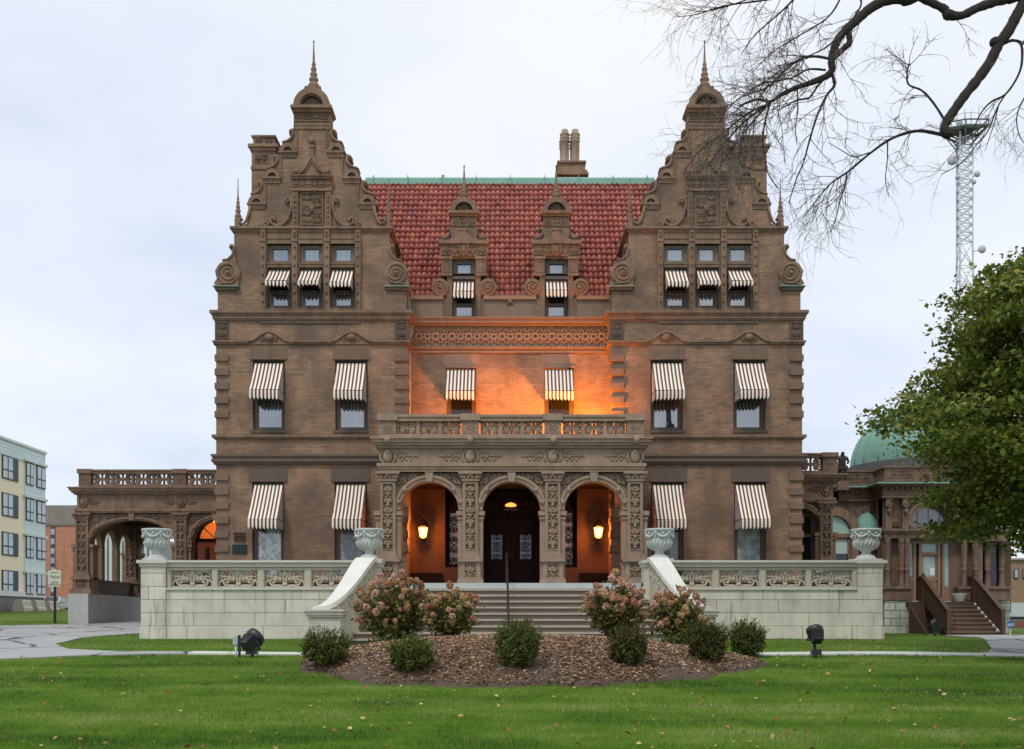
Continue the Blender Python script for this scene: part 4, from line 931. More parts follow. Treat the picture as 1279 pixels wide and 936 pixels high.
# ------------------------------------------------------------------ carriage porch on the left, side bay on the right
def carriage_porch():
    Q = PL(9.1); x, z = Q.x, Q.z; y0, D = 9.1, .8; Y1 = 15.2
    lv = dict(floor=z(742), plinth=z(736.5), ped=z(724), base=z(720), cap0=z(648), cap1=z(641), spring=z(679))
    XA = x(95); ap = 649.4; XP1, XP2 = x(102), x(225.5); XB = x(342)
    b = MB(); ra = (217 - 111) / 2 / Q.s; ka = (679 - ap) / Q.s / ra; rb = 30.5 / Q.s
    for yy in (y0 + .14, Y1):
        b.archwall(x(164), ra, lv['spring'], XP1, XP2, z(641.5), yy, yy + .5, 28, ka)
        b.archwall(x(268.5), rb, lv['spring'], XP2, XB, z(641.5), yy, yy + .5)
    # arcade of the outer side
    for k in range(3):
        t = MB(lambda a, b_, c_: (XP1 - .2 + b_, a, c_)); ya = y0 + .5 + k * 1.9
        t.archwall(ya + .95, .78, lv['spring'], ya, ya + 1.9, z(641.5), 0, .22)
        o = len(b.v); b.v += t.v; b.f += [[o + i for i in f] for f in t.f]; b.sm += t.sm; b.uv += t.uv
        b.box(XP1 - .21, XP1 + .03, ya + 1.73, ya + 2.07, z(741), lv['spring'])
    b.box(XA, XB, y0, Y1 + .8, z(641), z(634.5)); b.box(XA + .03, XB, y0 + .03, Y1 + .77, z(634.5), z(618))
    for za, zb_, p in ((641, 639, .02), (639, 636, .06), (618, 616, .08), (616, 613.5, .15), (613.5, 610.5, .22), (610.5, 609, .27)): b.box(XA - p, XB, y0 - p, Y1 + .8 + p, z(za), z(zb_))
    co = b.build('carriage_porch', ST, man)
    pier(co, XP1, y0, 16 / Q.s, D, lv, ST); pier(co, XP2, y0, 14.5 / Q.s, D, lv, ST); pier(co, XP1, Y1 - .2, 16 / Q.s, D, lv, ST); pier(co, XP2, Y1 - .2, 14.5 / Q.s, D, lv, ST)
    c = MB(); archivolt(c, x(164), ra, lv['spring'], y0 + .14, .18, ka, True, z(641.5)); archivolt(c, x(268.5), rb, lv['spring'], y0 + .14, .17, 1, True, z(641.5))
    spandrel(c, x(164), ra, lv['spring'], XP1 + .28, XP2 - .28, z(641), y0 + .12, ka); spandrel(c, x(268.5), rb, lv['spring'], XP2 + .28, x(300), z(641), y0 + .12)
    cartouche(c, XP1 + .05, z(627), .6, .42, y0, .8, (1,)); cartouche(c, XP2, z(627), .6, .42, y0, .8)
    c.build('porch_carving', ST, co)
    parapet(co, [XP1 + .15, x(225), x(345)], y0, z(609), z(605.5), z(592), z(587), .80, ST)
    parapet(co, [XP1 + .15, x(225), x(345)], Y1 + .4, z(609), z(605.5), z(592), z(587), .80, ST)
    b = MB(); b.box(XP1 - .26, XP1 + .08, y0 + .9, Y1 + .6, z(742), z(725)); b.box(XP1 - .29, XP1 + .12, y0 + .9, Y1 + .6, z(725), z(722.5)); b.build('low_wall', STD, co)
    b = MB(); b.box(XP1 - .1, XB, y0 + .7, Y1 - .05, z(641.6), z(641.1)); b.build('ceiling', WOODD, co)
    b = MB(); b.box(x(88), x(113), y0 - .25, y0 + 1.4, 1.0, z(742)); b.box(x(88), x(113.5) , y0 + 1.4, Y1 + 1, 1.0, z(742) - .01); b.build('plinth', CONC, co)
    # side door in the house wall, lit from inside
    Y_ = 11.6; R = PL(Y_); xx, zz_ = R.x, R.z
    b = MB(); b.box(xx(236), xx(246), Y_, Y_ + .3, PF, zz_(648)); b.box(xx(246), xx(300), Y_ - .02, Y_ + .3, zz_(677), zz_(673)); b.archwall(xx(272), 23 / R.s, zz_(674), xx(236), xx(320), zz_(640), Y_ + .01, Y_ + .3); dw = b.build('door_surround', WOODD, co)
    b = MB(); b.wall(xx(245), xx(300), PF, zz_(677), [(xx(255), xx(262), PF + .3, zz_(684)), (xx(270), xx(290), PF + .3, zz_(684))], Y_ + .05, Y_ + .14); b.build('door', WOODO, co)
    b = MB(); b.add([(xx(246), Y_ + .12, zz_(674)), (xx(300), Y_ + .12, zz_(674)), (xx(300), Y_ + .12, zz_(650)), (xx(246), Y_ + .12, zz_(650))], [(0, 1, 2, 3)]); b.build('fanlight', emis('fanlight_glow', (.9, .24, .04), .38), co)
    b = MB(); b.tube([(xx(270), Y_ + .1, zz_(674)), (xx(270), Y_ + .1, zz_(652))], .03, 5); b.tube([(xx(270), Y_ + .1, zz_(674)), (xx(254), Y_ + .1, zz_(660))], .025, 5); b.build('fanlight_bar', WOODO, co)
    b = MB(); b.add([(xx(246), Y_ + .13, PF), (xx(300), Y_ + .13, PF), (xx(300), Y_ + .13, zz_(680)), (xx(246), Y_ + .13, zz_(680))], [(0, 1, 2, 3)]); b.build('pane', PANE, co)
    b = MB(); b.box(xx(236), xx(342), Y_ - 2.4, Y1 + .6, 1.2, PF - .02); b.build('landing', ST, co)
    ld = bpy.data.lights.new('entry_light', 'POINT'); ld.energy = 26; ld.color = (1, .36, .08); ld.shadow_soft_size = .12
    lo = bpy.data.objects.new('entry_light', ld); COL.objects.link(lo); lo.parent = co; lo.location = Vector((xx(275), Y_ - .7, zz_(655))) - wloc(co)
    b = MB(); b.ell((xx(275), Y_ - .7, zz_(652)), .12, 8, 6); b.tube([(xx(275), Y_ - .7, zz_(650)), (xx(275), Y_ - .7, zz_(640))], .015, 4); b.build('ceiling_lamp', emis('ceiling_lamp', (1, .5, .18), 3), co)
carriage_porch()

def side_bay():
    Q = PL(4.2); x, z = Q.x, Q.z; y0 = 4.2
    lv = dict(floor=PF, plinth=z(727), ped=z(707), base=z(700), cap0=z(634), cap1=z(627), spring=z(664))
    XA, XB = x(985), x(1042); r = 21 / Q.s
    b = MB(); b.archwall(x(997), r + .3, lv['spring'], XA - .4, XB - .1, z(627.5), y0 + .14, y0 + .6)
    b.box(XA, XB, y0, 10, z(627.5), z(621)); b.box(XA, XB - .03, y0 + .03, 10, z(621), z(603))
    for za, zb_, p in ((627.5, 625.5, .02), (625.5, 622, .06), (603, 601, .1), (601, 598, .2), (598, 595, .32), (595, 593, .38)): b.box(XA, XB + p, y0 - p, 10, z(za), z(zb_))
    b.box(XB - .55, XB - .05, y0 + .6, 10, PF - 1.6, lv['spring'] + 1.2)
    so_ = b.build('side_bay', ST, man)
    pier(so_, x(1032.5), y0, 15.5 / Q.s, .7, lv, ST)
    c = MB(); archivolt(c, x(997), r + .3, lv['spring'], y0 + .14, .18, 1, False); spandrel(c, x(997), r + .3, lv['spring'], x(970), x(1024), z(628), y0 + .12); cartouche(c, x(1032), z(612), .6, .42, y0, .8, (-1,)); c.build('porch_carving', ST, so_)
    parapet(so_, [x(990), x(1036)], y0, z(593), z(588.5), z(571.5), z(566.5), .85, ST)
    w_ = rect_window(so_, x(980), x(1023), PF, z(640), y0 + .5, z(668), PANED, PANED)
side_bay()
# ------------------------------------------------------------------ ground
def sm(t): t = max(0.0, min(1.0, t)); return t * t * (3 - 2 * t)
def gz(X, Y):
    if Y < -10.6: z = .78 - .063 * (-10.6 - Y)
    elif Y < -5: z = .78 + .0536 * (Y + 10.6)
    else:
        a = 1 - sm((X - 6) / 7.0) * 1.03; z = 1.08 + .026 * a * (min(Y, 48) + 5)
    if X > 8 and -14 < Y < 6: z += -.05 * sm((X - 8) / 6)
    if Y < -25: z = max(z, .78 - .063 * (-10.6 + 25) - .05 * (-25 - Y))
    return z + .015 * sin(X * .7 + 1.3) * sin(Y * .5)
def axis(a, b, fine, coarse, lo, hi):
    v = [lo]; 
    while v[-1] < hi:
        s_ = fine if a <= v[-1] < b else coarse if abs(v[-1] - (a + b) / 2) < 90 else coarse * 12
        v.append(v[-1] + s_)
    return v
def grassf(t, b):
    p = coords(t); n1 = noise(t, p, .35, 4); n2 = noise(t, p, 3.0, 5); n3 = noise(t, p, 40, 3)
    mp = nd(t, 'ShaderNodeMapping'); mp.inputs['Rotation'].default_value = (0, 0, .5); mp.inputs['Scale'].default_value = (.16, .9, 1); t.links.new(p, mp.inputs['Vector'])
    ns = noise(t, mp.outputs[0], 1.2, 3)
    v = mth(t, 'ADD', mth(t, 'MULTIPLY', n1, .4), mth(t, 'ADD', mth(t, 'MULTIPLY', n2, .25), mth(t, 'MULTIPLY', ns, .35)))
    c = ramp(t, v, [(.36, (.060, .115, .014)), (.5, (.115, .20, .022)), (.62, (.20, .25, .07))])
    c = mixc(t, mth(t, 'MULTIPLY', n3, .7), c, (.02, .045, .008))
    t.links.new(c, b.inputs['Base Color']); b.inputs['Roughness'].default_value = .9; b.inputs['Specular IOR Level'].default_value = .1
    bump(t, b, n3, .8, .03)
GRS = mat('lawn_green', grassf)
xs = axis(-22, 22, .5, 2.5, -420, 420); ys = axis(-26, 18, .4, 2.5, -60, 620)
V = np.array([(a, b, gz(a, b)) for b in ys for a in xs]); nx = len(xs)
Fq = np.array([(j * nx + i, j * nx + i + 1, (j + 1) * nx + i + 1, (j + 1) * nx + i) for j in range(len(ys) - 1) for i in range(nx - 1)])
struct(npmesh('lawn', V, Fq, GRS, None, True))

def sheet(name, poly, m, lift, step=.35):
    """flat sheet over the ground inside an outline"""
    b = bmesh.new(); vs = [b.verts.new((p[0], p[1], 0)) for p in poly]; f = b.faces.new(vs)
    x0, x1 = min(p[0] for p in poly), max(p[0] for p in poly); y0, y1 = min(p[1] for p in poly), max(p[1] for p in poly)
    for ax, lo, hi in ((0, x0, x1), (1, y0, y1)):
        st = step if (hi - lo) / step < 140 else (hi - lo) / 140; q = lo + st
        while q < hi:
            bmesh.ops.bisect_plane(b, geom=b.verts[:] + b.edges[:] + b.faces[:], plane_co=(q, 0, 0) if ax == 0 else (0, q, 0), plane_no=(1, 0, 0) if ax == 0 else (0, 1, 0)); q += st
    for v in b.verts: v.co.z = gz(v.co.x, v.co.y) + lift
    bmesh.ops.recalc_face_normals(b, faces=b.faces)
    if b.faces[0].normal.z < 0: bmesh.ops.reverse_faces(b, faces=b.faces)
    ext = bmesh.ops.extrude_face_region(b, geom=b.faces[:])
    for v in ext['geom']:
        if isinstance(v, bmesh.types.BMVert): v.co.z -= .12
    me = bpy.data.meshes.new(name); b.to_mesh(me); b.free(); me.materials.append(m)
    o = bpy.data.objects.new(name, me); COL.objects.link(o); return struct(o)
def smoothpoly(pts, n=6):
    out = []; m = len(pts)
    for i in range(m):
        p0, p1, p2, p3 = pts[i - 1], pts[i], pts[(i + 1) % m], pts[(i + 2) % m]
        for k in range(n):
            t = k / n; out.append(tuple(.5 * ((2 * b) + (-a + c) * t + (2 * a - 5 * b + 4 * c - d) * t * t + (-a + 3 * b - 3 * c + d) * t ** 3) for a, b, c, d in zip(p0, p1, p2, p3)))
    return out
DRIVE = [(-60, -14.5), (-17, -14.0), (-13.0, -12.4), (-10, -11.0), (-7.6, -10.55), (-7.6, -9.95), (-9.4, -9.95), (-11.0, -9.0), (-12.0, -7.3), (-12.15, -5.2), (-11.7, -2.5), (-11.1, 1), (-10.9, 18), (-17.4, 18), (-17.6, 8.2), (-20.0, 6.0), (-24, 7.0), (-60, 16)]
def tarmac(t, b):
    p = coords(t); n1 = noise(t, p, .5, 5); n2 = noise(t, p, 30, 3)
    vo = nd(t, 'ShaderNodeTexVoronoi', Scale=.33); vo.feature = 'DISTANCE_TO_EDGE'
    wv = nd(t, 'ShaderNodeVectorMath'); wv.operation = 'ADD'; nn = nd(t, 'ShaderNodeTexNoise', Scale=.8, Detail=4); t.links.new(p, nn.inputs['Vector']); t.links.new(p, wv.inputs[0]); t.links.new(nn.outputs['Color'], wv.inputs[1]); t.links.new(wv.outputs[0], vo.inputs['Vector'])
    c = ramp(t, n1, [(.3, (.30, .315, .33)), (.7, (.42, .43, .43))])
    c = mixc(t, mth(t, 'MULTIPLY', n2, .5), c, (.2, .205, .21))
    c = mixc(t, ramp(t, vo.outputs['Distance'], [(.012, (1, 1, 1)), (.03, (0, 0, 0))]), c, (.06, .06, .062))
    t.links.new(c, b.inputs['Base Color']); b.inputs['Roughness'].default_value = .85; bump(t, b, n2, .3, .01)
DRV = mat('weathered_asphalt', tarmac)
sheet('driveway', DRIVE, DRV, .03)
PATH = [(-7.58, -10.55), (30, -10.9), (30, -10.15), (8, -10.0), (-7.58, -9.95)]
sheet('path', PATH, stone('path_concrete', (.62, .63, .60), var=.25, sc=1.5, dark=(.42, .43, .42), bs=.2), .034)
SIDE = [(16.1, 4.95), (15.0, -1), (13.5, -5), (12.4, -8), (11.7, -9.5), (11.1, -10.1), (34, -10.1), (34, 4.95)]
sheet('side_drive', SIDE, DRV, .03)

# mulch bed heaped in front of the steps
def mound(X, Y):
    ang = math.atan2(Y + 13.2, X - .2); rr = 1 + .05 * sin(3 * ang + 1) + .035 * sin(5 * ang)
    rr += .03 * sin(11 * ang + 2) + .022 * sin(19 * ang) + .015 * sin(37 * ang)
    r2 = ((X - .2) / (4.85 * rr)) ** 2 + ((Y + 13.25) / (3.4 * rr)) ** 2
    return .60 * (1 - r2) ** .8 if r2 < 1 else -1
def hz(X, Y): return gz(X, Y) + max(0, mound(X, Y))
V, Fq, idx = [], [], {}
st = .12
gxs = np.arange(-5.4, 5.8, st); gys = np.arange(-17.2, -9.4, st)
for j, Y in enumerate(gys):
    for i, X in enumerate(gxs):
        idx[i, j] = len(V); h = mound(X, Y)
        V.append((X, Y, gz(X, Y) + (h + .03 + .03 * random.random() if h > 0 else -.1)))
for j in range(len(gys) - 1):
    for i in range(len(gxs) - 1):
        q = [idx[i, j], idx[i + 1, j], idx[i + 1, j + 1], idx[i, j + 1]]
        if max(mound(V[k][0], V[k][1]) for k in q) > 0: Fq.append(q)
struct(npmesh('mulch_bed', V, Fq, MUL, None, True))

# ------------------------------------------------------------------ terrace, steps
PT = PL(-5.0); XM = (639.3 - CX) / PT.s
def terrace(label):
    x, z = PT.x, PT.z; y = -5.0
    t = thing('terrace_wall', label, 'terrace wall', (x(310), -5, 1.05), 'pale stone terrace walls')
    b = MB(); xl, xr = x(176), x(474)
    b.box(x(207.5), xr - .1, y, y + .5, .8, z(737)); b.box(xl + .02, x(207.5), y - .06, y + .7, .8, z(708)); b.box(xl + .02, xl + .72, y + .7, 3.5, .8, z(737)); b.box(x(207.5), xr - .1, y - .03, y + .02, .8, z(783.3)); b.box(xl - .01, x(208.2), y - .09, y + .72, .8, z(783.3))
    b.build('wall', TER, t)
    b = MB(); b.box(xl + .3, xr, y + .3, 0.0, 1.0, PF); b.build('terrace_floor', STEP, t)
    b = MB(); b.box(x(207.5), x(445), y - .05, y + .52, z(737), z(735)); b.box(x(207.5), x(445), y + .06, y + .34, z(712), z(709)) ; b.box(x(207.5), x(446), y - .02, y + .42, z(708.5), z(703)); b.box(x(206.5), x(447), y - .10, y + .5, z(703), z(700.2))
    b.box(xl - .02, x(209), y - .10, y + .74, z(708), z(704)); b.box(xl - .08, x(210.5), y - .16, y + .8, z(704), z(700)); 
    b.box(x(443.5), x(474), y - .05, y + .66, 1.0, z(708)); b.box(x(442), x(476), y - .10, y + .72, z(708), z(704)); b.box(x(440.5), x(477), y - .15, y + .76, z(704), z(700.2))
    b.box(xl, xl + .75, y + .7, 3.5, z(708), z(700.4)); b.box(xl + .1, xl + .6, y + .7, 3.5, z(737), z(708))
    b.build('coping', LIMC, t)
    b = MB(); px = [208, 265.5, 269.5, 323, 327.5, 382, 387.5, 441]
    for k, (a, c) in enumerate(((208, 212.5), (265, 271), (322, 329), (380.5, 388), (439, 444))): b.box(x(a), x(c), y + .03, y + .35, z(735), z(711.5))
    b.box(x(208), x(444), y + .05, y + .33, z(735), z(733.6)); b.build('balustrade_post', TERP, t)
    for a, c in ((212.5, 265), (271, 322), (329, 380.5), (388, 439)):
        p = MB(); xa, xb = x(a), x(c); za, zb_ = z(733.6), z(711.5); cx, cz = (xa + xb) / 2, (za + zb_) / 2; W_, H_ = (xb - xa) / 2, (zb_ - za) / 2; yy = y + .15
        frame(p, xa, xb, za, zb_, yy, .025, .08)
        for q in (-1, 1):
            R = H_ * .62
            p.tube([(cx + q * .03, yy, za)] + [(cx + q * .04, yy, cz)] + [(cx + q * W_ * .16, yy, zb_ - .08)] + spir(cx + q * W_ * .30, cz + H_ * .34, yy, H_ * .42, 1.2, pi / 2 * (1 + q * .2), -q, 12), [.035] * 6 + [.032] * 10, 6)
            p.tube([(cx + q * .04, yy, za + .03), (cx + q * W_ * .3, yy, za + .05)] + spir(cx + q * W_ * .58, cz - H_ * .36, yy, H_ * .46, 1.15, -pi / 2, q, 12), .034, 6)
            p.tube(spir(cx + q * W_ * .86, cz + H_ * .55, yy, H_ * .36, 1.2, pi, -q, 10), .03, 6)
            p.tube([(cx + q * W_ * .3, yy, cz + H_ * .1), (cx + q * W_ * .55, yy, cz + H_ * .15), (cx + q * W_ * .8, yy, cz + H_ * .2), (cx + q * W_ * .95, yy, cz - .02)], [.03, .035, .03, .02], 6)
            p.tube([(cx + q * W_ * .78, yy, cz - H_ * .1), (cx + q * W_ * .93, yy, cz - H_ * .5), (cx + q * W_ * .9, yy, za + .02)], .03, 6)
            for u in (.22, .42, .66): p.ell((cx + q * W_ * u, yy - .02, cz - .02 + .07 * (u > .5)), (.05, .035, .05), 6, 5)
            p.tube([(cx + q * W_ * .15, yy, cz + H_ * .0), (cx + q * W_ * .28, yy, cz - H_ * .2), (cx + q * W_ * .42, yy, cz - H_ * .1)], .03, 6)
        p.ell((cx, yy - .02, zb_ - .1), (.055, .05, .1), 8, 6); p.ell((cx, yy - .02, za + .08), (.08, .05, .06), 8, 6)
        p.build('pierced_panel', TERP, t)
    # curving cheek of the stair with its sloping white cap
    P0_, P1_, P2_, P3_ = [Vector(q) for q in ((x(459), -5.05, 0), (x(459) + .02, -6.4, 0), (x(440), -7.1, 0), (x(413), -7.42, 0))]
    n = 16; pts = []
    for i in range(n + 1):
        u = i / n; p = P0_ * (1 - u) ** 3 + P1_ * 3 * u * (1 - u) ** 2 + P2_ * 3 * u * u * (1 - u) + P3_ * u ** 3; pts.append(p)
    zt = [z(700.5) + .06 + (1.93 - z(700.5) - .06) * sm((i / n) * .55 + .45 * (i / n) ** 1.0) for i in range(n + 1)]
    def sweep(hw, dz0, dz1, name, m, bottom=None):
        s = MB(); vs = []
        for i, p in enumerate(pts):
            d = (pts[min(i + 1, n)] - pts[max(i - 1, 0)]).normalized(); s_ = Vector((-d.y, d.x, 0))
            for sg, dz in ((-1, dz0), (1, dz0), (1, dz1), (-1, dz1)):
                q = p + s_ * hw * sg; vs.append((q.x, q.y, (zt[i] + dz) if not (bottom is not None and dz == dz0) else bottom(i)))
        s.add(vs, [(i * 4 + k, i * 4 + (k + 1) % 4, i * 4 + 4 + (k + 1) % 4, i * 4 + 4 + k) for i in range(n) for k in range(4)] + [(0, 1, 2, 3), (n * 4 + 3, n * 4 + 2, n * 4 + 1, n * 4)])
        return s.build(name, m, t)
    ck = sweep(.20, 0, -.10, 'stair_cheek', TERP, lambda i: .9)
    sweep(.27, -.10, .03, 'stair_cap', WHT)
    c = MB()
    for i in range(1, n - 1, 2):
        p = pts[i]; d = (pts[i + 1] - pts[i - 1]).normalized(); s_ = Vector((-d.y, d.x, 0));  s_ = s_ if s_.x > 0 else -s_
        q = p + s_ * .205
        for h in (-.28, -.5):
            pp = []
            for k in range(11):
                a = 2 * pi * 1.3 * k / 10; R = .11 * (1 - .8 * k / 10); pp.append(tuple(q + d * R * cos(a) + Vector((0, 0, zt[i] + h + R * sin(a)))))
            c.tube(pp, .024, 5)
    c.build('cheek_carving', TERP, ck)
    E = PL(-7.6); b = MB(); xa, xb = E.x(385), E.x(425)
    b.box(xa, xb, -7.6, -6.9, .7, E.z(771)); b.box(xa - .05, xb + .04, -7.66, -6.85, E.z(771), E.z(768)); b.box(xa - .08, xb + .08, -7.70, -6.82, E.z(768), E.z(764)); b.box(xa - .12, xb + .12, -7.74, -6.78, E.z(764), E.z(761.5)); b.build('stair_pedestal', TERW, t)
    return t, E
TERW = stone('pedestal_limestone', (.64, .62, .53), var=.35, sc=2, dark=(.36, .35, .29))
LIMC = stone('coping_limestone', (.64, .62, .53), var=.3, sc=2, dark=(.36, .35, .30))
tw, E = terrace('pale stone terrace wall with pierced panels between the carriage porch and the front steps')
b = MB()                                             # worn inscription on the pedestal of the left cheek
for r_, zz_ in ((0, 778), (1, 782.5)):
    for k in range(5):
        X_ = E.x(386.5 + k * 3.0); b.box(X_, X_ + .045, -7.603, -7.59, E.z(zz_ + 1.6), E.z(zz_ - 1.2)) if (k + r_) % 2 else b.band(X_ + .03, E.z(zz_), .02, .033, -7.603, -7.59, 0, 2 * pi, 8)
b.build('inscription', TERP, tw)
MIR[:] = [True, XM]
terrace('pale stone terrace wall with pierced panels between the front steps and the domed pavilion')
MIR[:] = [False, 0.0]

st_ = thing('front_steps', 'broad flight of worn stone steps leading up to the triple arched porch', 'steps', (0, -5.5, 1.0))
b = MB(); b.box(-4.0, 4.15, -4.15, .9, 1.1, PF); b.build('porch_floor', STEP, st_)
b = MB(); b.box(-4.0, 4.15, -4.25, -3.0, PF - .16, PF + .005); b.build('landing_edge', stone('blue_marble_edge', (.52, .57, .57), var=.3, sc=3, dark=(.3, .36, .38)), st_)
for k in range(1, 10):
    b = MB(); zt = PF - .175 * k; y = -4.2 - .33 * k; hw = 3.78 + .012 * k * k
    b.box(XM - hw, XM + hw, y + .045, -4.0, zt - .175, zt - .05); so_ = b.build('step', STEP, st_)
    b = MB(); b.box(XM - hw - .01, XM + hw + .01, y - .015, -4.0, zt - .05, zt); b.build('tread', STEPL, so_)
h = thing('handrail', 'slim dark iron handrail down the middle of the front steps', 'handrail', (-.1, -5.7, 1.6))
b = MB(); b.tube([(-.10, -4.3, PF), (-.10, -4.3, PF + .80), (-.10, -4.35, PF + .86), (-.04, -7.0, 2.02), (-.04, -7.25, 1.96), (-.04, -7.3, 1.85), (-.04, -7.3, 1.1)], .027, 8); b.build('rail', IRON, h)
b = MB(); b.tube([(-.07, -5.6, 1.9), (-.07, -5.6, PF + .35)], .018, 6); b.build('baluster', IRON, h)

def urn():
    t = thing('stone_urn', 'carved pale stone urn on the outer end pier of the left terrace wall', 'urn', (0, 0, 0), 'stone urns on the terrace walls')
    b = MB(); prof = [(.30, 0), (.30, .07), (.25, .10), (.26, .13), (.16, .17), (.12, .22), (.13, .27), (.20, .31), (.30, .39), (.35, .50), (.355, .56), (.36, .58), (.35, .60), (.365, .74), (.38, .82), (.43, .85), (.44, .90), (.40, .91), (.36, .88), (.33, .8), (0, .78)]
    b.lathe(0, 0, prof, 28); b.build('urn_body', LIM, t)
    b = MB(); b.box(-.33, .33, -.33, .33, -.005, .05); b.build('urn_base', LIM, t)
    c = MB()
    for k in range(6):
        a0 = k * pi / 3
        c.tube([((.385 + .02 * sin(pi * i / 8)) * cos(a0 + i * pi / 24), (.385 + .02 * sin(pi * i / 8)) * sin(a0 + i * pi / 24), .80 - .13 * sin(pi * i / 8)) for i in range(9)], [.018 + .02 * sin(pi * i / 8) for i in range(9)], 6)
        c.ell((.39 * cos(a0), .39 * sin(a0), .80), (.05, .05, .05), 7, 5); c.ell((.38 * cos(a0), .38 * sin(a0), .70), (.03, .03, .07), 6, 5)
        c.ell((.385 * cos(a0 + pi / 6), .385 * sin(a0 + pi / 6), .77), (.04, .04, .045), 6, 5)
    for k in range(20):
        a = k * pi / 10; c.tube([(.21 * cos(a), .21 * sin(a), .315), (.31 * cos(a + .12), .31 * sin(a + .12), .395), (.36 * cos(a + .22), .36 * sin(a + .22), .50), (.365 * cos(a + .26), .365 * sin(a + .26), .56)], [.015, .025, .028, .012], 5)
    c.build('garland', LIM, t); return t
u0 = urn(); zu = PT.z(700)
u0.location = (PT.x(192), -4.68, zu)
dup(u0, (PT.x(459.5), -4.7, zu), .3, 'carved pale stone urn at the head of the left stair cheek')
dup(u0, (PT.x(825.5), -4.7, zu), .1, 'carved pale stone urn at the head of the right stair cheek')
dup(u0, (PT.x(1086), -4.68, zu), .45, 'carved pale stone urn on the outer end pier beside the domed pavilion')

# plaques on the left wing
def plaque(a, c, za, zb_, m, label, lines):
    x, z = P0.x, P0.z; t = thing('wall_plaque', label, 'plaque', (x((a + c) / 2), 0, z((za + zb_) / 2)))
    b = MB(); b.box(x(a), x(c), -.03, 0.02, z(zb_), z(za)); frame(b, x(a), x(c), z(zb_), z(za), -.03, .025, .015); b.build('plate', m, t)
    b = MB(); 
    for i in range(lines):
        zz_ = za + 2.6 + i * (zb_ - za - 4) / max(1, lines - 1)
        X_ = x(a + 2)
        while X_ < x(c - 2.5):
            l = random.uniform(.03, .09); b.box(X_, min(X_ + l, x(c - 2)), -.036, -.028, z(zz_ + .35), z(zz_ - .35)); X_ += l + .025
    if lines: b.build('raised_lettering', m, t)
    else:
        for q in (-1, 1): b.tube(spir(x((a + c) / 2) + q * .09, z((za + zb_) / 2) - .02, -.035, .07, 1.4, pi / 2, -q, 10), .018, 5)
        b.ell((x((a + c) / 2), -.035, z((za + zb_) / 2) + .05), (.05, .03, .05), 7, 5); b.build('relief', m, t)
plaque(292.5, 306.5, 665.5, 677, BRONZE, 'small square brown bronze plaque with relief on the left wing', 0)
plaque(290.5, 308.5, 680.5, 692, BRONZG, 'dark green lettered bronze plaque below the smaller brown one', 7)
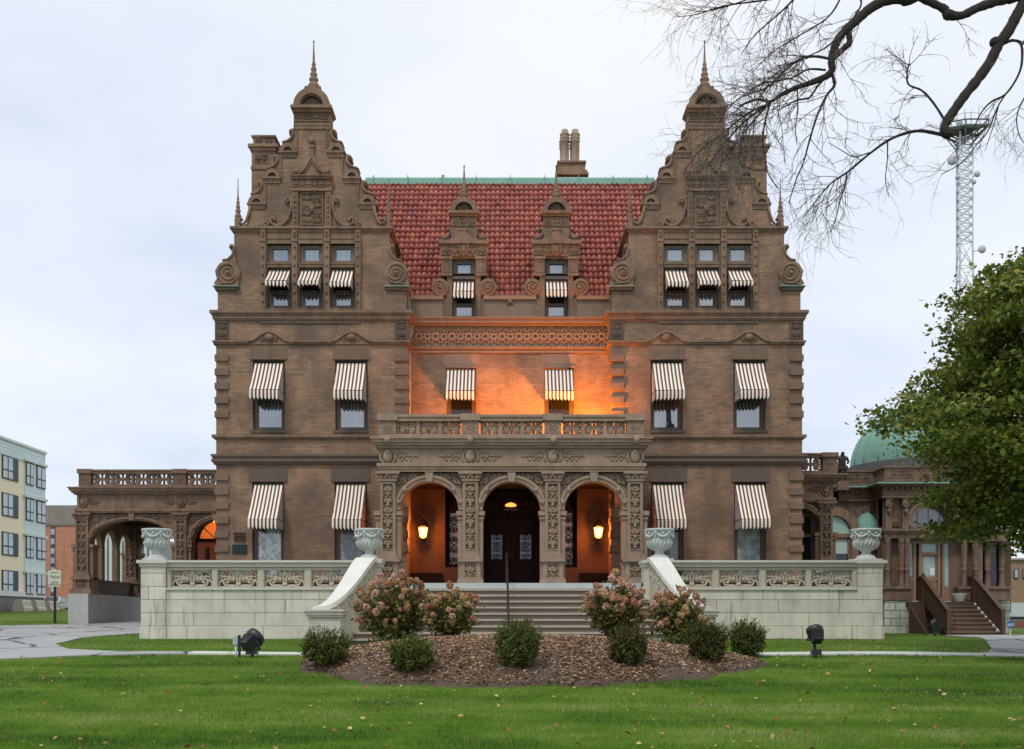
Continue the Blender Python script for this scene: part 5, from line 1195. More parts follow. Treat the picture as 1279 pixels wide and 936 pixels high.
# ------------------------------------------------------------------ domed pavilion on the right
OG = [(1.02, 0), (.98, .15), (.90, .32), (.76, .5), (.56, .68), (.33, .83), (.14, .93), (.10, 1.0), (.0, 1.04)]
def pavilion():
    Q = PL(8.0); x, z = Q.x, Q.z; C = 1168; XC = x(C); zfl = z(750)
    t = thing('domed_pavilion', 'brown stone pavilion with a ribbed green copper dome and paired columns by the door', 'pavilion', (XC, 11, 1.0))
    yb, y1 = 9.4, 16.5                                # main body sits back, the entrance front stands at y = 8
    b = MB(); b.box(x(1105), x(1231), 8.02, yb + 1, .8, zfl - .02); b.box(x(1062), x(1268), yb + .3, y1, .8, zfl - .02); b.box(x(1246), x(1270), 8.6, yb + .3, .8, zfl - .03); b.build('plinth', RUS, t)
    b = MB(); ad = (1139.5, 1194.5)
    b.wall(x(1105), x(1231), zfl, z(668), [(x(ad[0]), x(ad[1]), zfl, z(676))], 8.52, 8.8)
    b.archwall(x(1167), 27.5 / Q.s, z(657), x(1105), x(1231), z(620), 8.25, 8.72)
    b.box(x(1105), x(1105) + .3, 8.26, yb, zfl, z(604)); b.box(x(1231) - .3, x(1231), 8.26, yb, zfl, z(604))
    b.box(x(1105), x(1231), 8.6, 8.74, z(620), z(606)); b.box(x(1060), x(1276), yb, y1, z(668), z(604)); b.wall(x(1062), x(1274), zfl, z(668), [(x(1066), x(1094), zfl + .4, z(668)), (x(1240), x(1262), zfl + .4, z(668))], yb, yb + .3)
    b.box(x(1062), x(1274), yb + .35, y1, zfl, z(668)); b.build('wall', PAV, t)
    b = MB()                                         # entablature, copper-topped cornice and parapet with panels
    for (xa, xb, ya) in ((x(1103), x(1233), 8.0), (x(1060), x(1276), yb - .1)):
        b.box(xa, xb, ya + .02, y1, z(620), z(609)); b.box(xa - .05, xb + .05, ya - .06, y1, z(622), z(620)); 
        for k, p in enumerate((.10, .2, .32)): b.box(xa - p, xb + p, ya - p, y1 + p, z(609 - k * 1.3), z(607.7 - k * 1.3))
        n = int((xb - xa) / .22)
        for i in range(n): b.box(xa + i * .22, xa + i * .22 + .11, ya - .14, ya, z(611.5), z(609.2))
        b.box(xa + .12, xb - .12, ya + .15, y1, z(605), z(584)); b.box(xa + .04, xb - .04, ya + .08, y1, z(584), z(581.5)); b.box(xa + .06, xb - .06, ya + .1, y1, z(601), z(598))
        m_ = int((xb - xa) / 1.3)
        for i in range(m_):
            w_ = (xb - xa - .3) / m_; u = xa + .15 + i * w_; frame(b, u + .1, u + w_ - .1, z(597), z(586), ya + .15, .04, .03); arabesque(b, u + .2, u + w_ - .2, z(595.5), z(587.5), ya + .14, .3, .3, .02)
    b.box(x(1105), x(1231), 8.1, 8.62, z(672), z(666)); b.box(x(1103.5), x(1232.5), 8.02, 8.42, z(666), z(663.5)); b.box(x(1102.5), x(1233.5), 7.95, 8.42, z(663.5), z(661)); b.box(x(1139), x(1195), 8.18, 8.3, z(661), z(657.4))
    b.box(x(1103), x(1139), 7.98, 8.5, zfl, z(744)); b.box(x(1102), x(1139), 7.92, 8.5, z(736), z(732.5)); b.box(x(1104), x(1138), 8.0, 8.5, z(744), z(736)); b.box(x(1198), x(1262), 7.98, 8.9, zfl, z(744)); b.box(x(1197), x(1263), 7.92, 8.9, z(736), z(732.5)); b.box(x(1198), x(1262), 8.0, 8.9, z(744), z(736))
    b.box(x(1231), x(1258), 8.05, 9.4, z(676), z(664)); b.box(x(1231), x(1259), 7.99, 9.4, z(664), z(661))
    b.build('entablature', PAV, t)
    b = MB()
    for (xa, xb, ya) in ((x(1103), x(1233), 8.0), (x(1060), x(1276), yb - .1)): b.add([(xa - .34, ya - .34, z(604) + .012), (xb + .34, ya - .34, z(604) + .012), (xb - .1, ya + .17, z(601.3)), (xa + .1, ya + .17, z(601.3))], [(0, 1, 2, 3)]); b.box(xa - .35, xb + .35, ya - .35, ya - .31, z(605.3), z(603.8)); b.add([(xa - .34, ya - .34, z(604) + .012), (xa + .1, ya + .17, z(601.3)), (xa + .1, y1, z(601.3)), (xa - .34, y1, z(604) + .012)], [(0, 1, 2, 3)]); b.box(xa - .35, xa - .31, ya - .31, y1, z(605.3), z(603.8))
    b.build('copper_gutter', COP, t)
    b = MB(); zr = z(604); b.archwall(x(1167), 25 / Q.s, z(657), x(1139), x(1195), z(629), 8.26, 8.28) if False else None
    b.band(x(1167), z(657), 27 / Q.s, 31.5 / Q.s, 8.14, 8.4, 0, pi, 26); b.band(x(1167), z(657), 31.5 / Q.s, 35 / Q.s, 8.09, 8.3, 0, pi, 26); b.build('archivolt', PAV, t)
    # columns
    for px in (1110, 1127, 1134.5, 1206, 1220, 1240, 1258):
        yy = 8.14 if px < 1239 else 8.5; c = MB(); h0, h1 = z(732.5), z(672); r = 3.1 / Q.s; X_ = x(px); dh = h1 - h0
        c.lathe(X_, yy, [(r * 1.35, h0), (r * 1.35, h0 + .05), (r * 1.1, h0 + .09), (r * 1.2, h0 + .13), (r, h0 + .18), (r, h0 + .32 * dh), (r * 1.14, h0 + .33 * dh), (r * 1.14, h0 + .37 * dh), (r * .98, h0 + .38 * dh), (r * .9, h0 + .88 * dh), (r * 1.1, h0 + .89 * dh), (r * .95, h0 + .91 * dh), (r * 1.4, h0 + .985 * dh), (r * 1.4, h1)], 14)
        for k in range(7):
            a = 2 * pi * k / 7; c.tube([(X_ + r * .97 * cos(a + i * .5), yy + r * .97 * sin(a + i * .5), h0 + (.4 + .08 * i) * dh) for i in range(7)], .022, 4)
        c.build('column', PAV, t)
    # upper pilasters with consoles
    c = MB()
    for px in (1111, 1132, 1204, 1224):
        c.box(x(px - 4), x(px + 4), 8.08, 8.4, z(661), z(625)); c.box(x(px - 5), x(px + 5), 8.0, 8.4, z(625), z(621.6)); c.tube(spir(x(px), z(630), 8.0, .15, 1.5, pi / 2, 1 if px < 1168 else -1, 12), .05, 6); c.ell((x(px), 8.02, z(639)), (.09, .1, .14), 8, 6); c.build('console', PAV, t); c = MB()
    for px in (1121, 1214): arabesque(c, x(px - 5), x(px + 5), z(658), z(636), 8.24, .32, .3, .022)
    for a, d in ((1116, 1127), (1209, 1219)): frame(c, x(a), x(d), z(660), z(628), 8.25, .03, .03)
    c.build('carved_panel', PAV, t); c = MB()
    for px in (1056 + 8, 1095): c.box(x(px - 4), x(px + 4), yb - .12, yb, z(668), z(628)); c.tube(spir(x(px), z(634), yb - .15, .16, 1.5, pi / 2, 1, 12), .05, 6); c.ell((x(px), yb - .15, z(645)), (.08, .08, .12), 8, 6); c.build('console', PAV, t); c = MB()
    # dome with ribs on a dark drum
    yc = 13.0; K = PL(yc); r = 101 / K.s; XD = K.x(C); zb_ = K.z(583)
    b = MB(); b.lathe(XD, yc, [(r * cos(a), zb_ + .80 * r * sin(a)) for a in [pi / 2 * i / 14 for i in range(15)]], 48); d = b.build('dome', COP, t)
    b = MB()
    for k in range(24):
        a = 2 * pi * k / 24; b.tube([(XD + (r + .005) * cos(e_) * cos(a), yc + (r + .005) * cos(e_) * sin(a), zb_ + (r * .80 + .005) * sin(e_)) for e_ in [pi / 2 * i / 12 for i in range(13)]], .035, 5)
    b.build('dome_rib', COP, d)
    b = MB(); b.lathe(XD, yc, [(.35, zb_ + .795 * r), (.3, zb_ + .795 * r + .3), (.45, zb_ + .795 * r + .4), (.1, zb_ + .795 * r + .55), (.0, zb_ + .795 * r + .7)], 12); b.build('dome_lantern', COP, d)
    b = MB(); b.lathe(XD, yc, [(r + .25, zb_ - .9), (r + .25, zb_ - .05), (r + .02, zb_ + .02)], 40, False); b.prism([(XD - 1.4, zb_ - .3), (XD + 1.4, zb_ - .3), (XD, zb_ + .75)], yc - r - .55, yc - r + 1.2); b.build('drum', stone('lead_roof', (.13, .14, .15), var=.3, dark=(.06, .06, .07)), t)
    # apse-like copper half domes at the corners
    for px, yy in ((1085, 9.0), (1251, 9.1)):
        R_ = PL(yy); X_ = R_.x(px); rr = 15.5 / R_.s; b = MB()
        b.lathe(X_, yy + .3, [(rr * 1.08, R_.z(664)), (rr * 1.06, R_.z(662))] + [(rr * k_, R_.z(662) + (R_.z(638) - R_.z(662)) * h_) for k_, h_ in OG], 24)
        o = b.build('niche_dome', COP, t); b = MB()
        for k in range(10):
            a = 2 * pi * k / 10; b.tube([(X_ + rr * k_ * cos(a), yy + .3 + rr * k_ * sin(a), R_.z(662) + (R_.z(638) - R_.z(662)) * h_) for k_, h_ in OG], .025, 4)
        b.build('niche_rib', COP, o)
        b = MB(); b.lathe(X_, yy + .3, [(rr * .95, zfl - .5), (rr * .95, R_.z(664)), (rr * 1.12, R_.z(664)), (rr * 1.12, R_.z(662.3))], 18); b.build('niche_wall', PAV, t)
    # entrance door, sidelights, fanlight
    y = 8.64; d = MB()
    for a, c in ((1139.5, 1141.5), (1147.5, 1150.5), (1154.5, 1158), (1178, 1181.5), (1183.5, 1186.5), (1193, 1194.5)): d.box(x(a), x(c), y - .08, y + .12, zfl, z(676))
    d.box(x(1139), x(1195), y - .10, y + .12, z(678), z(675)); d.box(x(1157), x(1179), y - .06, y + .1, z(692.5), z(689)); d.box(x(1141), x(1149), y - .04, y + .1, zfl, z(719)); d.box(x(1185), x(1194), y - .04, y + .1, zfl, z(732)); d.build('door_frame', PAVW, t)
    d = MB(); d.wall(x(1158), x(1178), zfl + .02, z(692.5), [(x(1160.5), x(1175.8), z(719.5), z(694.5))], y, y + .06); frame(d, x(1160.5), x(1175.8), z(742), z(724), y, .05, .03); do = d.build('door', PAVW, t)
    g = MB(); g.box(x(1160.5), x(1175.8), y + .03, y + .04, z(719.5), z(694.5)); g.build('pane', PAVG, do)
    g = MB(); g.box(x(1169.5), x(1175), y + .01, y + .02, z(718), z(709)); g.build('paper_notice', plain('white_paper', (.8, .8, .8), .7, bs=0), do)
    g = MB(); g.ell((x(1177), y - .05, z(723.5)), .045, 8, 6); g.build('door_knob', plain('brass', (.6, .5, .3), .3, .9), do)
    for a, c, za, zb2 in ((1141.5, 1147.5, 719, 678), (1186.5, 1193, 732, 678), (1158, 1178, 689, 678)):
        g = MB(); g.box(x(a), x(c), y + .02, y + .03, z(za), z(zb2)); g.build('pane', PAVG, t)
    g = MB(); g.prism([(x(1167) + 27 / Q.s * cos(pi * i / 20), z(657) + 27 / Q.s * sin(pi * i / 20)) for i in range(21)], y, y + .02); g.build('fanlight', glassy('grey_fanlight', (.10, .12, .13), (.16, .19, .19), 3, ior=2), t)
    g = MB()
    for px in (1153, 1167, 1181): g.box(x(px - .5), x(px + .5), y - .02, y + .01, z(657), z(634 if px != 1167 else 630))
    g.box(x(1140), x(1194), y - .05, y + .05, z(658.5), z(656)); g.build('fanlight_bar', PAVW, t)
    g = MB(); g.box(x(1244), x(1256), 8.62, 8.7, z(732), z(676)); g.build('pane', PANED, t)
    # arched side window on the set-back left part
    R_ = PL(9.2); g = MB(); cxw = R_.x(1039.5); rw = 22 / R_.s
    g.band(cxw, R_.z(667), rw, rw + .26, 8.95, 9.3, 0, pi, 24); g.band(cxw, R_.z(667), rw + .26, rw + .38, 9.0, 9.3, 0, pi, 24); g.box(cxw + rw, cxw + rw + .3, 8.95, 9.3, zfl, R_.z(667)); g.box(cxw - rw, cxw + rw, 9.0, 9.2, R_.z(672), R_.z(667.5)); g.box(cxw + rw - .12, cxw + rw, 9.05, 9.2, zfl, R_.z(667)); g.box(cxw - rw, cxw + rw, 9.05, 9.18, R_.z(674), R_.z(672)); wo = g.build('window', ST, t)
    g = MB(); g.prism([(cxw + rw * cos(pi * i / 20), R_.z(667) + rw * sin(pi * i / 20)) for i in range(21)], 9.12, 9.14); g.build('pane', glassy('green_blind', (.24, .42, .34), (.30, .46, .38), 2, ior=1.6), wo)
    g = MB(); g.box(cxw - rw, cxw + rw, 9.12, 9.14, R_.z(692), R_.z(674)); g.build('blind', plain('pale_blind', (.50, .62, .60), .7, bs=0), wo)
    g = MB(); g.box(cxw - rw, cxw + rw, 9.13, 9.15, zfl, R_.z(692)); g.build('pane', PANED, wo)
    g = MB(); g.box(cxw - rw - 1.2, cxw + rw + .8, 9.3, 12, zfl - 1.4, R_.z(640)); g.build('link_wall', PAV, t)
PAVW = plain('brown_joinery', (.27, .175, .11), .6)
pavilion()

# timber stair up to the pavilion
def timber_stair():
    Q = PL(8.0); zt = Q.z(752); zg = 1.0; n = 8; X0, X1 = 16.42, 18.38; yt, yf = 7.6, 5.2; rh = (zt - zg) / n; tr = (yt - yf) / (n - 1)
    t = thing('timber_stair', 'dark brown timber stairs with solid boarded railings up to the pavilion door', 'stairs', ((X0 + X1) / 2, 6.5, zg))
    b = MB(); b.box(X0 - .6, X1 + .1, yt, 8.3, zt - .1, zt); b.box(X0, X1, yt, yt + .04, zg, zt - .1); b.build('deck', STW, t)
    for k in range(n - 1):
        y = yf + k * tr; z_ = zg + (k + 1) * rh
        b = MB(); b.box(X0, X1, y - .03, y + tr + .02, z_ - .04, z_); b.box(X0, X1, y + .02, y + .04, z_ - rh, z_ - .04); b.build('tread', STWT, t)
    for k, X_ in enumerate((X0 - .04, X1 + .04)):
        b = MB(); 
        def zs(y): return zg + (y - yf) / (yt - yf) * (zt - zg)
        b.prismx([(yf - .1, zg + .12), (yt, zt - .02), (yt, zt + .98), (yf - .1, zg + .95)], X_ - .025, X_ + .025); b.box(X_ - .025, X_ + .025, yt, 8.2, zt, zt + .98)
        for i in range(16):
            y = yf + .0 + i * .15; b.prismx([(y, zs(y) + .16), (y + .012, zs(y) + .16), (y + .012, zs(y) + .93), (y, zs(y) + .93)], X_ - .032, X_ + .032)
        b.build('railing_panel', STW, t)
        b = MB(); b.prismx([(yf - .18, zg + .93), (yt, zt + .96), (8.2, zt + .96), (8.2, zt + 1.02), (yt, zt + 1.02), (yf - .18, zg + .99)], X_ - .08, X_ + .08); b.build('top_rail', STW, t)
        b = MB(); b.box(X_ - .07, X_ + .07, yf - .2, yf - .06, zg - .1, zg + 1.02); b.box(X_ - .07, X_ + .07, yt - .07, yt + .07, zg, zt + 1.06); b.ell((X_, yt, zt + 1.1), .06, 6, 5); b.build('newel', STW, t)
    b = MB(); b.tube([(X0 + .1, yf - .1, zg + .85), (X0 + .16, yf - .25, zg + .8), (X0 + .16, yf - .25, zg + .35), (X0 + .06, yf - .12, zg + .3)], .018, 6); b.build('grab_rail', IRON, t)
    b = MB(); b.prismx([(yf + .4, zg - .1), (yt, zg - .1), (yt, zt - .2)], X0 - .55, X0 - .5); b.box(X0 - .62, X0 - .08, yt - .02, yt + .02, zg - .1, zt); b.build('side_boarding', STW, t)
    b = MB()
    for k in range(n - 1): b.ell((X1 - .05, yf + k * tr + .1, zg + (k + 1) * rh + .06), (.05, .06, .05), 6, 5)
    b.build('white_step_marker', plain('white_marker', (.75, .72, .68), .7, bs=0), t)
STWT = plain('worn_tread_timber', (.17, .105, .06), .6, sc=6, bs=.3)
timber_stair()
Q = PL(7.7); t = thing('planter_bowl', 'pale round planter bowl at the top of the timber stairs', 'planter', (Q.x(1199), 7.75, Q.z(752)))
b = MB(); b.lathe(Q.x(1199), 7.75, [(.18, Q.z(752)), (.2, Q.z(751)), (.26, Q.z(746)), (.29, Q.z(743)), (.31, Q.z(741.8)), (.28, Q.z(741.8)), (.24, Q.z(744)), (0, Q.z(744))], 18); b.build('bowl', LIM, t)

# rooftop statues
def statue(px, py0, py1, Y, label, m):
    Q = PL(Y); zb, h = Q.z(py1), Q.z(py0) - Q.z(py1); X_ = Q.x(px)
    t = thing('roof_statue', label, 'statue', (X_, Y, zb))
    J = [((0, 0, .50), .10), ((0, -.01, .62), .10), ((0, -.01, .76), .115), ((0, -.02, .84), .05), ((.01, -.04, .90), .07), ((.01, -.04, .965), .06),
         ((.08, 0, .44), .075), ((.10, -.06, .24), .055), ((.09, 0, .02), .04), ((-.07, 0, .44), .075), ((-.05, .02, .24), .055), ((-.06, .02, .02), .04),
         ((.15, 0, .77), .05), ((.20, -.02, .62), .04), ((.12, -.12, .56), .035), ((-.14, 0, .77), .05), ((-.22, -.06, .68), .04), ((-.24, -.16, .66), .035)]
    Ed = [(0, 1), (1, 2), (2, 3), (3, 4), (4, 5), (0, 6), (6, 7), (7, 8), (0, 9), (9, 10), (10, 11), (2, 12), (12, 13), (13, 14), (2, 15), (15, 16), (16, 17)]
    me = bpy.data.meshes.new('figure'); me.from_pydata([tuple(Vector(j[0]) * h) for j in J], Ed, []); me.update()
    o = bpy.data.objects.new('figure', me); COL.objects.link(o); o.parent = t
    sk = o.modifiers.new('skin', 'SKIN')
    for v, j in zip(me.skin_vertices[0].data, J): v.radius = (j[1] * h, j[1] * h)
    me.skin_vertices[0].data[0].use_root = True
    o.modifiers.new('sub', 'SUBSURF').levels = 1; o.modifiers['sub'].render_levels = 1
    me.materials.append(m)
    b = MB(); b.box(X_ - .22, X_ + .22, Y - .2, Y + .2, zb - .35, zb + .02); b.build('pedestal', PAV, t)
    b = MB(); b.prismz([(X_ - .2, Y - .12), (X_ + .2, Y - .12), (X_ + .14, Y + .12), (X_ - .16, Y + .12)], zb + .38 * h, zb + .5 * h); b.build('drapery', m, t)
statue(1052, 563, 602, 8.8, 'dark bronze standing figure on the roof edge beside the dome', plain('dark_bronze', (.03, .025, .022), .5, .4))
statue(1045, 575, 603, 9.6, 'smaller weathered figure behind the dark bronze one on the roof edge', PAV)

# ------------------------------------------------------------------ lawn furniture
def floodlight(label, X_, Y_, aim, tilt, sc=1.0, post=.15):
    z0 = gz(X_, Y_); t = thing('floodlight', label, 'floodlight', (X_, Y_, z0))
    f = Vector((sin(aim) * cos(tilt), cos(aim) * cos(tilt), sin(tilt))); c = Vector((X_, Y_, z0 + post + .27 * sc)); r_ = f.cross(Vector((0, 0, 1))).normalized(); u_ = r_.cross(f)
    def P(a, b_, d): return tuple(c + (f * a + r_ * b_ + u_ * d) * sc)
    b = MB(); v = [P(-.26, -.13, -.12), P(-.26, .13, -.12), P(-.26, .13, .12), P(-.26, -.13, .12), P(.02, -.18, -.17), P(.02, .18, -.17), P(.02, .18, .17), P(.02, -.18, .17)]
    b.add(v, [(0, 1, 2, 3), (0, 4, 5, 1), (1, 5, 6, 2), (2, 6, 7, 3), (3, 7, 4, 0), (4, 7, 6, 5)])
    for k in range(4): a = -.2 + k * .055; w_ = .15 + k * .01; b.add([P(a, -w_, .12 + k * .01), P(a, w_, .12 + k * .01), P(a + .012, w_, .15 + k * .01), P(a + .012, -w_, .15 + k * .01)], [(0, 1, 2, 3)])
    b.build('housing', BLK2, t)
    n = 24; b = MB(); R0, R1 = .19, .24; vs = []
    for (a, R) in ((0, R0), (.06, R1), (.16, R1), (.16, R1 - .02), (.07, R1 - .04), (.07, 0.001)): vs += [P(a, R * cos(2 * pi * k / n), R * sin(2 * pi * k / n)) for k in range(n)]
    b.add(vs, [(i * n + k, i * n + (k + 1) % n, (i + 1) * n + (k + 1) % n, (i + 1) * n + k) for i in range(5) for k in range(n)], True); b.build('hood', BLK2, t)
    b = MB(); b.tube([P(-.02, -.19, 0), P(-.05, -.2, -.22), P(-.05, .2, -.22), P(-.02, .19, 0)], .02, 5); cc = P(-.05, 0, -.22); b.tube([cc, (X_, Y_, z0 + .05), (X_, Y_, z0 - .1)], .035, 8); b.box(X_ - .13 * sc, X_ + .13 * sc, Y_ - .12 * sc, Y_ + .08 * sc, z0 + .08, z0 + .26 * sc); b.build('stand', BLK2, t)
    return t
A = PL(-11.2); fl = floodlight('black floodlight tilted up at the house beside a grey box on a post', A.x(315), -11.2, .70, .60, .98, .14)
b = MB(); X_ = A.x(296.5); z0 = gz(X_, -11.2); t = thing('electrical_box', 'small grey electrical box on a short post beside the left floodlight', 'electrical box', (X_, -11.2, z0))
b.box(X_ - .09, X_ + .02, -11.26, -11.16, z0 + .30, z0 + .50); b.build('box', GREYB, t); b = MB(); b.box(X_ + .02, X_ + .07, -11.22, -11.16, z0 - .1, z0 + .52); b.build('post', BRONZG, t); b = MB(); b.tube([(X_ - .03, -11.21, z0 - .05), (X_ - .03, -11.21, z0 + .3)], .022, 8); b.build('conduit', plain('white_conduit', (.75, .77, .76), .5, bs=0), t)
A = PL(-11.4); floodlight('black floodlight aimed at the house from the lawn below the right terrace wall', A.x(1019), -11.4, -.12, .90, .82, .34)
floodlight('small black floodlight in front of the timber stair of the pavilion', PL(4.9).x(1168), 4.9, -.9, .4, 1.0, .1)
def lettering(txt, sz, ex, shear, m):
    cu = bpy.data.curves.new('lettering', 'FONT'); cu.body = txt; cu.size = sz; cu.align_x = 'CENTER'; cu.extrude = ex; cu.shear = shear
    q = bpy.data.objects.new('lettering', cu); COL.objects.link(q); bpy.context.view_layer.update()
    me = bpy.data.meshes.new_from_object(q.evaluated_get(bpy.context.evaluated_depsgraph_get())); bpy.data.objects.remove(q)
    me.materials.clear(); me.materials.append(m)
    o = bpy.data.objects.new('lettering', me); COL.objects.link(o); return o
def sign_post():
    Y = 10.0; Q = PL(Y); X_ = Q.x(68.5); z0 = gz(X_, Y)
    t = thing('sign_post', 'pale green sign board on a dark post by the driveway', 'sign', (X_, Y, z0))
    b = MB(); b.box(Q.x(66.6), Q.x(69), Y + .03, Y + .11, z0 - .1, Q.z(713)); b.build('post', BLK, t)
    b = MB(); b.prism([(Q.x(60.5), Q.z(733)), (Q.x(76.5), Q.z(733)), (Q.x(76.5), Q.z(713)), (Q.x(71), Q.z(712.5)), (Q.x(68.5), Q.z(711)), (Q.x(66), Q.z(712.5)), (Q.x(60.5), Q.z(713))], Y - .02, Y + .03); bo = b.build('board', plain('sign_green', (.62, .68, .52), .6, bs=0), t)
    for txt, py, sz, m in (('Pabst', 722.5, .20, plain('sign_ink', (.20, .24, .18), .6, bs=0)),):
        o = lettering(txt, sz, .004, .3, m); o.parent = bo; o.location = Vector((Q.x(68.5), Y - .026, Q.z(py))) - t.location; o.rotation_euler = (pi / 2, 0, 0)
    rust = plain('sign_rust', (.33, .17, .12), .6, bs=0)
    for py, w_, in ((715.2, 5), (726.8, 4), (728.6, 5)): b = MB(); b.box(Q.x(68.5 - w_), Q.x(68.5 + w_), Y - .028, Y - .018, Q.z(py + .45), Q.z(py - .45)); b.build('text_line', rust, bo)
    b = MB(); b.box(Q.x(60.8), Q.x(76.2), Y - .03, Y - .015, Q.z(731.3), Q.z(730.2)); b.build('border_line', rust, bo)
sign_post()
def alarm_sign():
    Y = 4.6; Q = PL(Y); X_ = Q.x(1262.5); z0 = gz(X_, Y); zc = z0 + .40
    t = thing('alarm_sign', 'small blue octagonal security sign on a stake by the rough stone plinth', 'sign', (X_, Y, z0))
    b = MB(); b.box(X_ - .025, X_ + .025, Y + .02, Y + .05, z0 - .05, zc); b.build('stake', plain('pale_stake', (.5, .47, .44), .6), t)
    b = MB(); b.prism([(X_ + .15 * cos(pi / 8 + k * pi / 4), zc + .15 * sin(pi / 8 + k * pi / 4)) for k in range(8)], Y, Y + .02); bo = b.build('board', plain('sign_blue', (.03, .12, .30), .4, bs=0), t)
    o = lettering('ADT', .13, .003, 0, plain('sign_white', (.85, .87, .9), .5, bs=0)); o.parent = bo; o.location = Vector((X_, Y - .006, zc - .045)) - t.location; o.rotation_euler = (pi / 2, 0, 0)
alarm_sign()

# ------------------------------------------------------------------ buildings in the distance
def apartment():
    XF = -33.5; ye = 44.0; ys_ = 14.0; s_ = 17.36; zb, ztop = 2.2, 1.6 + 208 / 17.36; fh = 45 / 17.36
    t = thing('apartment_building', 'four storey apartment block with pale blue siding and cream panels at the left edge', 'apartment building', (XF - 8, 30, zb))
    b = MB(); b.box(XF - 18, XF - .02, ys_, ye - .02, zb - 1, 1.6 + 32 / s_); b.build('base', stone('grey_base', (.24, .235, .23), var=.3), t)
    b = MB(); z1 = 1.6 + 58 / s_; tops = [1.6 + v / s_ for v in (58 - 30, 58, 103, 149, 192, 208)]
    ysplit = 40.6
    b.box(XF - 18, XF - .01, ys_, ye - .01, 1.6 + 30 / s_, ztop); b.build('wall', plain('cream_panel', (.95, .82, .65), .8, nvar=.1), t)
    b = MB(); b.box(XF - .3, XF + .06, ysplit, ye + .03, 1.6 + 34 / s_, ztop - .05)
    n = 44
    for k in range(n): zz_ = 1.6 + 34 / s_ + k * .235; b.box(XF, XF + .075, ysplit, ye + .04, zz_, zz_ + .02)
    b.box(XF - .3, XF + .05, ys_, ysplit, 1.6 + 192 / s_ - .1, ztop - .04)
    for k in range(6): b.box(XF, XF + .07, ys_, ysplit, 1.6 + 192 / s_ + k * .2, 1.6 + 192 / s_ + .02 + k * .2)
    b.build('siding', plain('pale_blue_siding', (.70, .81, .88), .7, nvar=.1), t)
    b = MB()
    for v in (58, 103, 149, 192): b.box(XF - .1, XF + .22, ysplit - .2, ye + .1, 1.6 + v / s_ - .08, 1.6 + v / s_ + .10)
    b.box(XF - .2, XF + .16, ys_, ye + .1, ztop - .05, ztop + .12); b.box(XF - .1, XF + .1, ys_, ye + .05, 1.6 + 28 / s_, 1.6 + 34 / s_); b.build('white_trim', plain('white_trim_paint', (.75, .78, .78), .6, bs=0), t)
    for v in (31, 75, 120, 163):
        za = 1.6 + v / s_; zb2 = za + 1.55
        wins = [(40.7, 41.9, 1), (42.45, 43.95, 1)] + [(37.2 - q * 4.4, 39.6 - q * 4.4, 0) for q in range(5)]
        for ya, yb, bl in wins:
            w_ = MB(); X_ = XF + (.07 if bl else .0)
            w_.box(X_ - .1, X_ + .06, ya, yb, za, zb2); o = w_.build('window', plain('navy_frame', (.03, .04, .065), .5, bs=0) if 'navy_frame' not in bpy.data.materials else bpy.data.materials['navy_frame'], t)
            g = MB(); m_ = max(2, round((yb - ya) / .75)); ww = (yb - ya) / m_
            for k in range(m_):
                if not bl and k == m_ - 1: continue
                g.box(X_ + .05, X_ + .07, ya + k * ww + .08, ya + (k + 1) * ww - .08, za + .08, za + .55); g.box(X_ + .05, X_ + .07, ya + k * ww + .08, ya + (k + 1) * ww - .08, za + .65, zb2 - .08)
            g.build('pane', SKYG, o)
apartment()
for k, (ya, yb) in enumerate(((37.2, 38.6), (39.4, 40.8), (41.6, 43.0))):
    X_ = -32.4; z0 = gz(X_, 40); b = MB(); L_ = yb - ya
    b.prism([(X_ - .4, z0 - .1), (X_ + .4, z0 - .1), (X_ + .4, z0 + .15), (X_ + .3, z0 + .28), (X_ + .26, z0 + .62), (X_ + .18, z0 + .72), (X_ - .18, z0 + .72), (X_ - .4, z0 + .3)], ya, yb)
    o = b.build('concrete_block', plain('pale_concrete', (.55, .50, .45), .8), None) ; tag(o, ('nearest', 'middle', 'farthest')[k] + ' of three pale concrete blocks along the foot of the apartment building', 'concrete block', 'concrete blocks by the apartment building')

def far_building(name, label, X0, X1, Y, Y1, zt, m, build=None, zb=1.0):
    t = thing(name, label, 'building', ((X0 + X1) / 2, Y, zb)); b = MB(); b.box(X0, X1, Y, Y1, zb, zt); b.build('wall', m, t)
    if build: build(t)
    return t
Q = PL(90.0)
def bw(t):
    b = MB(); b.box(Q.x(40), Q.x(110), 90.3, 104, Q.z(657), Q.z(631)); 
    for k in range(30): u = Q.x(40) + (Q.x(110) - Q.x(40)) * k / 30; b.box(u, u + .07, 90.24, 90.3, Q.z(657), Q.z(631))
    b.build('penthouse', plain('corrugated_metal', (.40, .36, .33), .6, .0, nvar=.5, sc=.5), t)
    b = MB(); b.box(Q.x(41), Q.x(111), 89.9, 90, Q.z(657), Q.z(654.5)); b.build('parapet', plain('dark_coping', (.2, .17, .16), .7), t)
    w_ = MB(); w_.box(Q.x(63.5), Q.x(69), 89.93, 90.02, Q.z(752), Q.z(656)); o = w_.build('window', plain('dark_strip', (.06, .065, .075), .4, bs=0), t)
    g = MB()
    for k in range(8): g.box(Q.x(64), Q.x(68.5), 89.90, 89.94, Q.z(668 + k * 12), Q.z(661 + k * 12))
    g.build('pane', SKYG, o)
far_building('brick_building', 'orange brick block with a vertical strip of glass behind the apartment building', Q.x(36), Q.x(111), 90, 105, Q.z(657), brick('orange_brick', (.52, .22, .13), (.44, .18, .11), (.48, .30, .22), .8, .25, .03, blotf=.0), bw)
Q2 = PL(70.0)
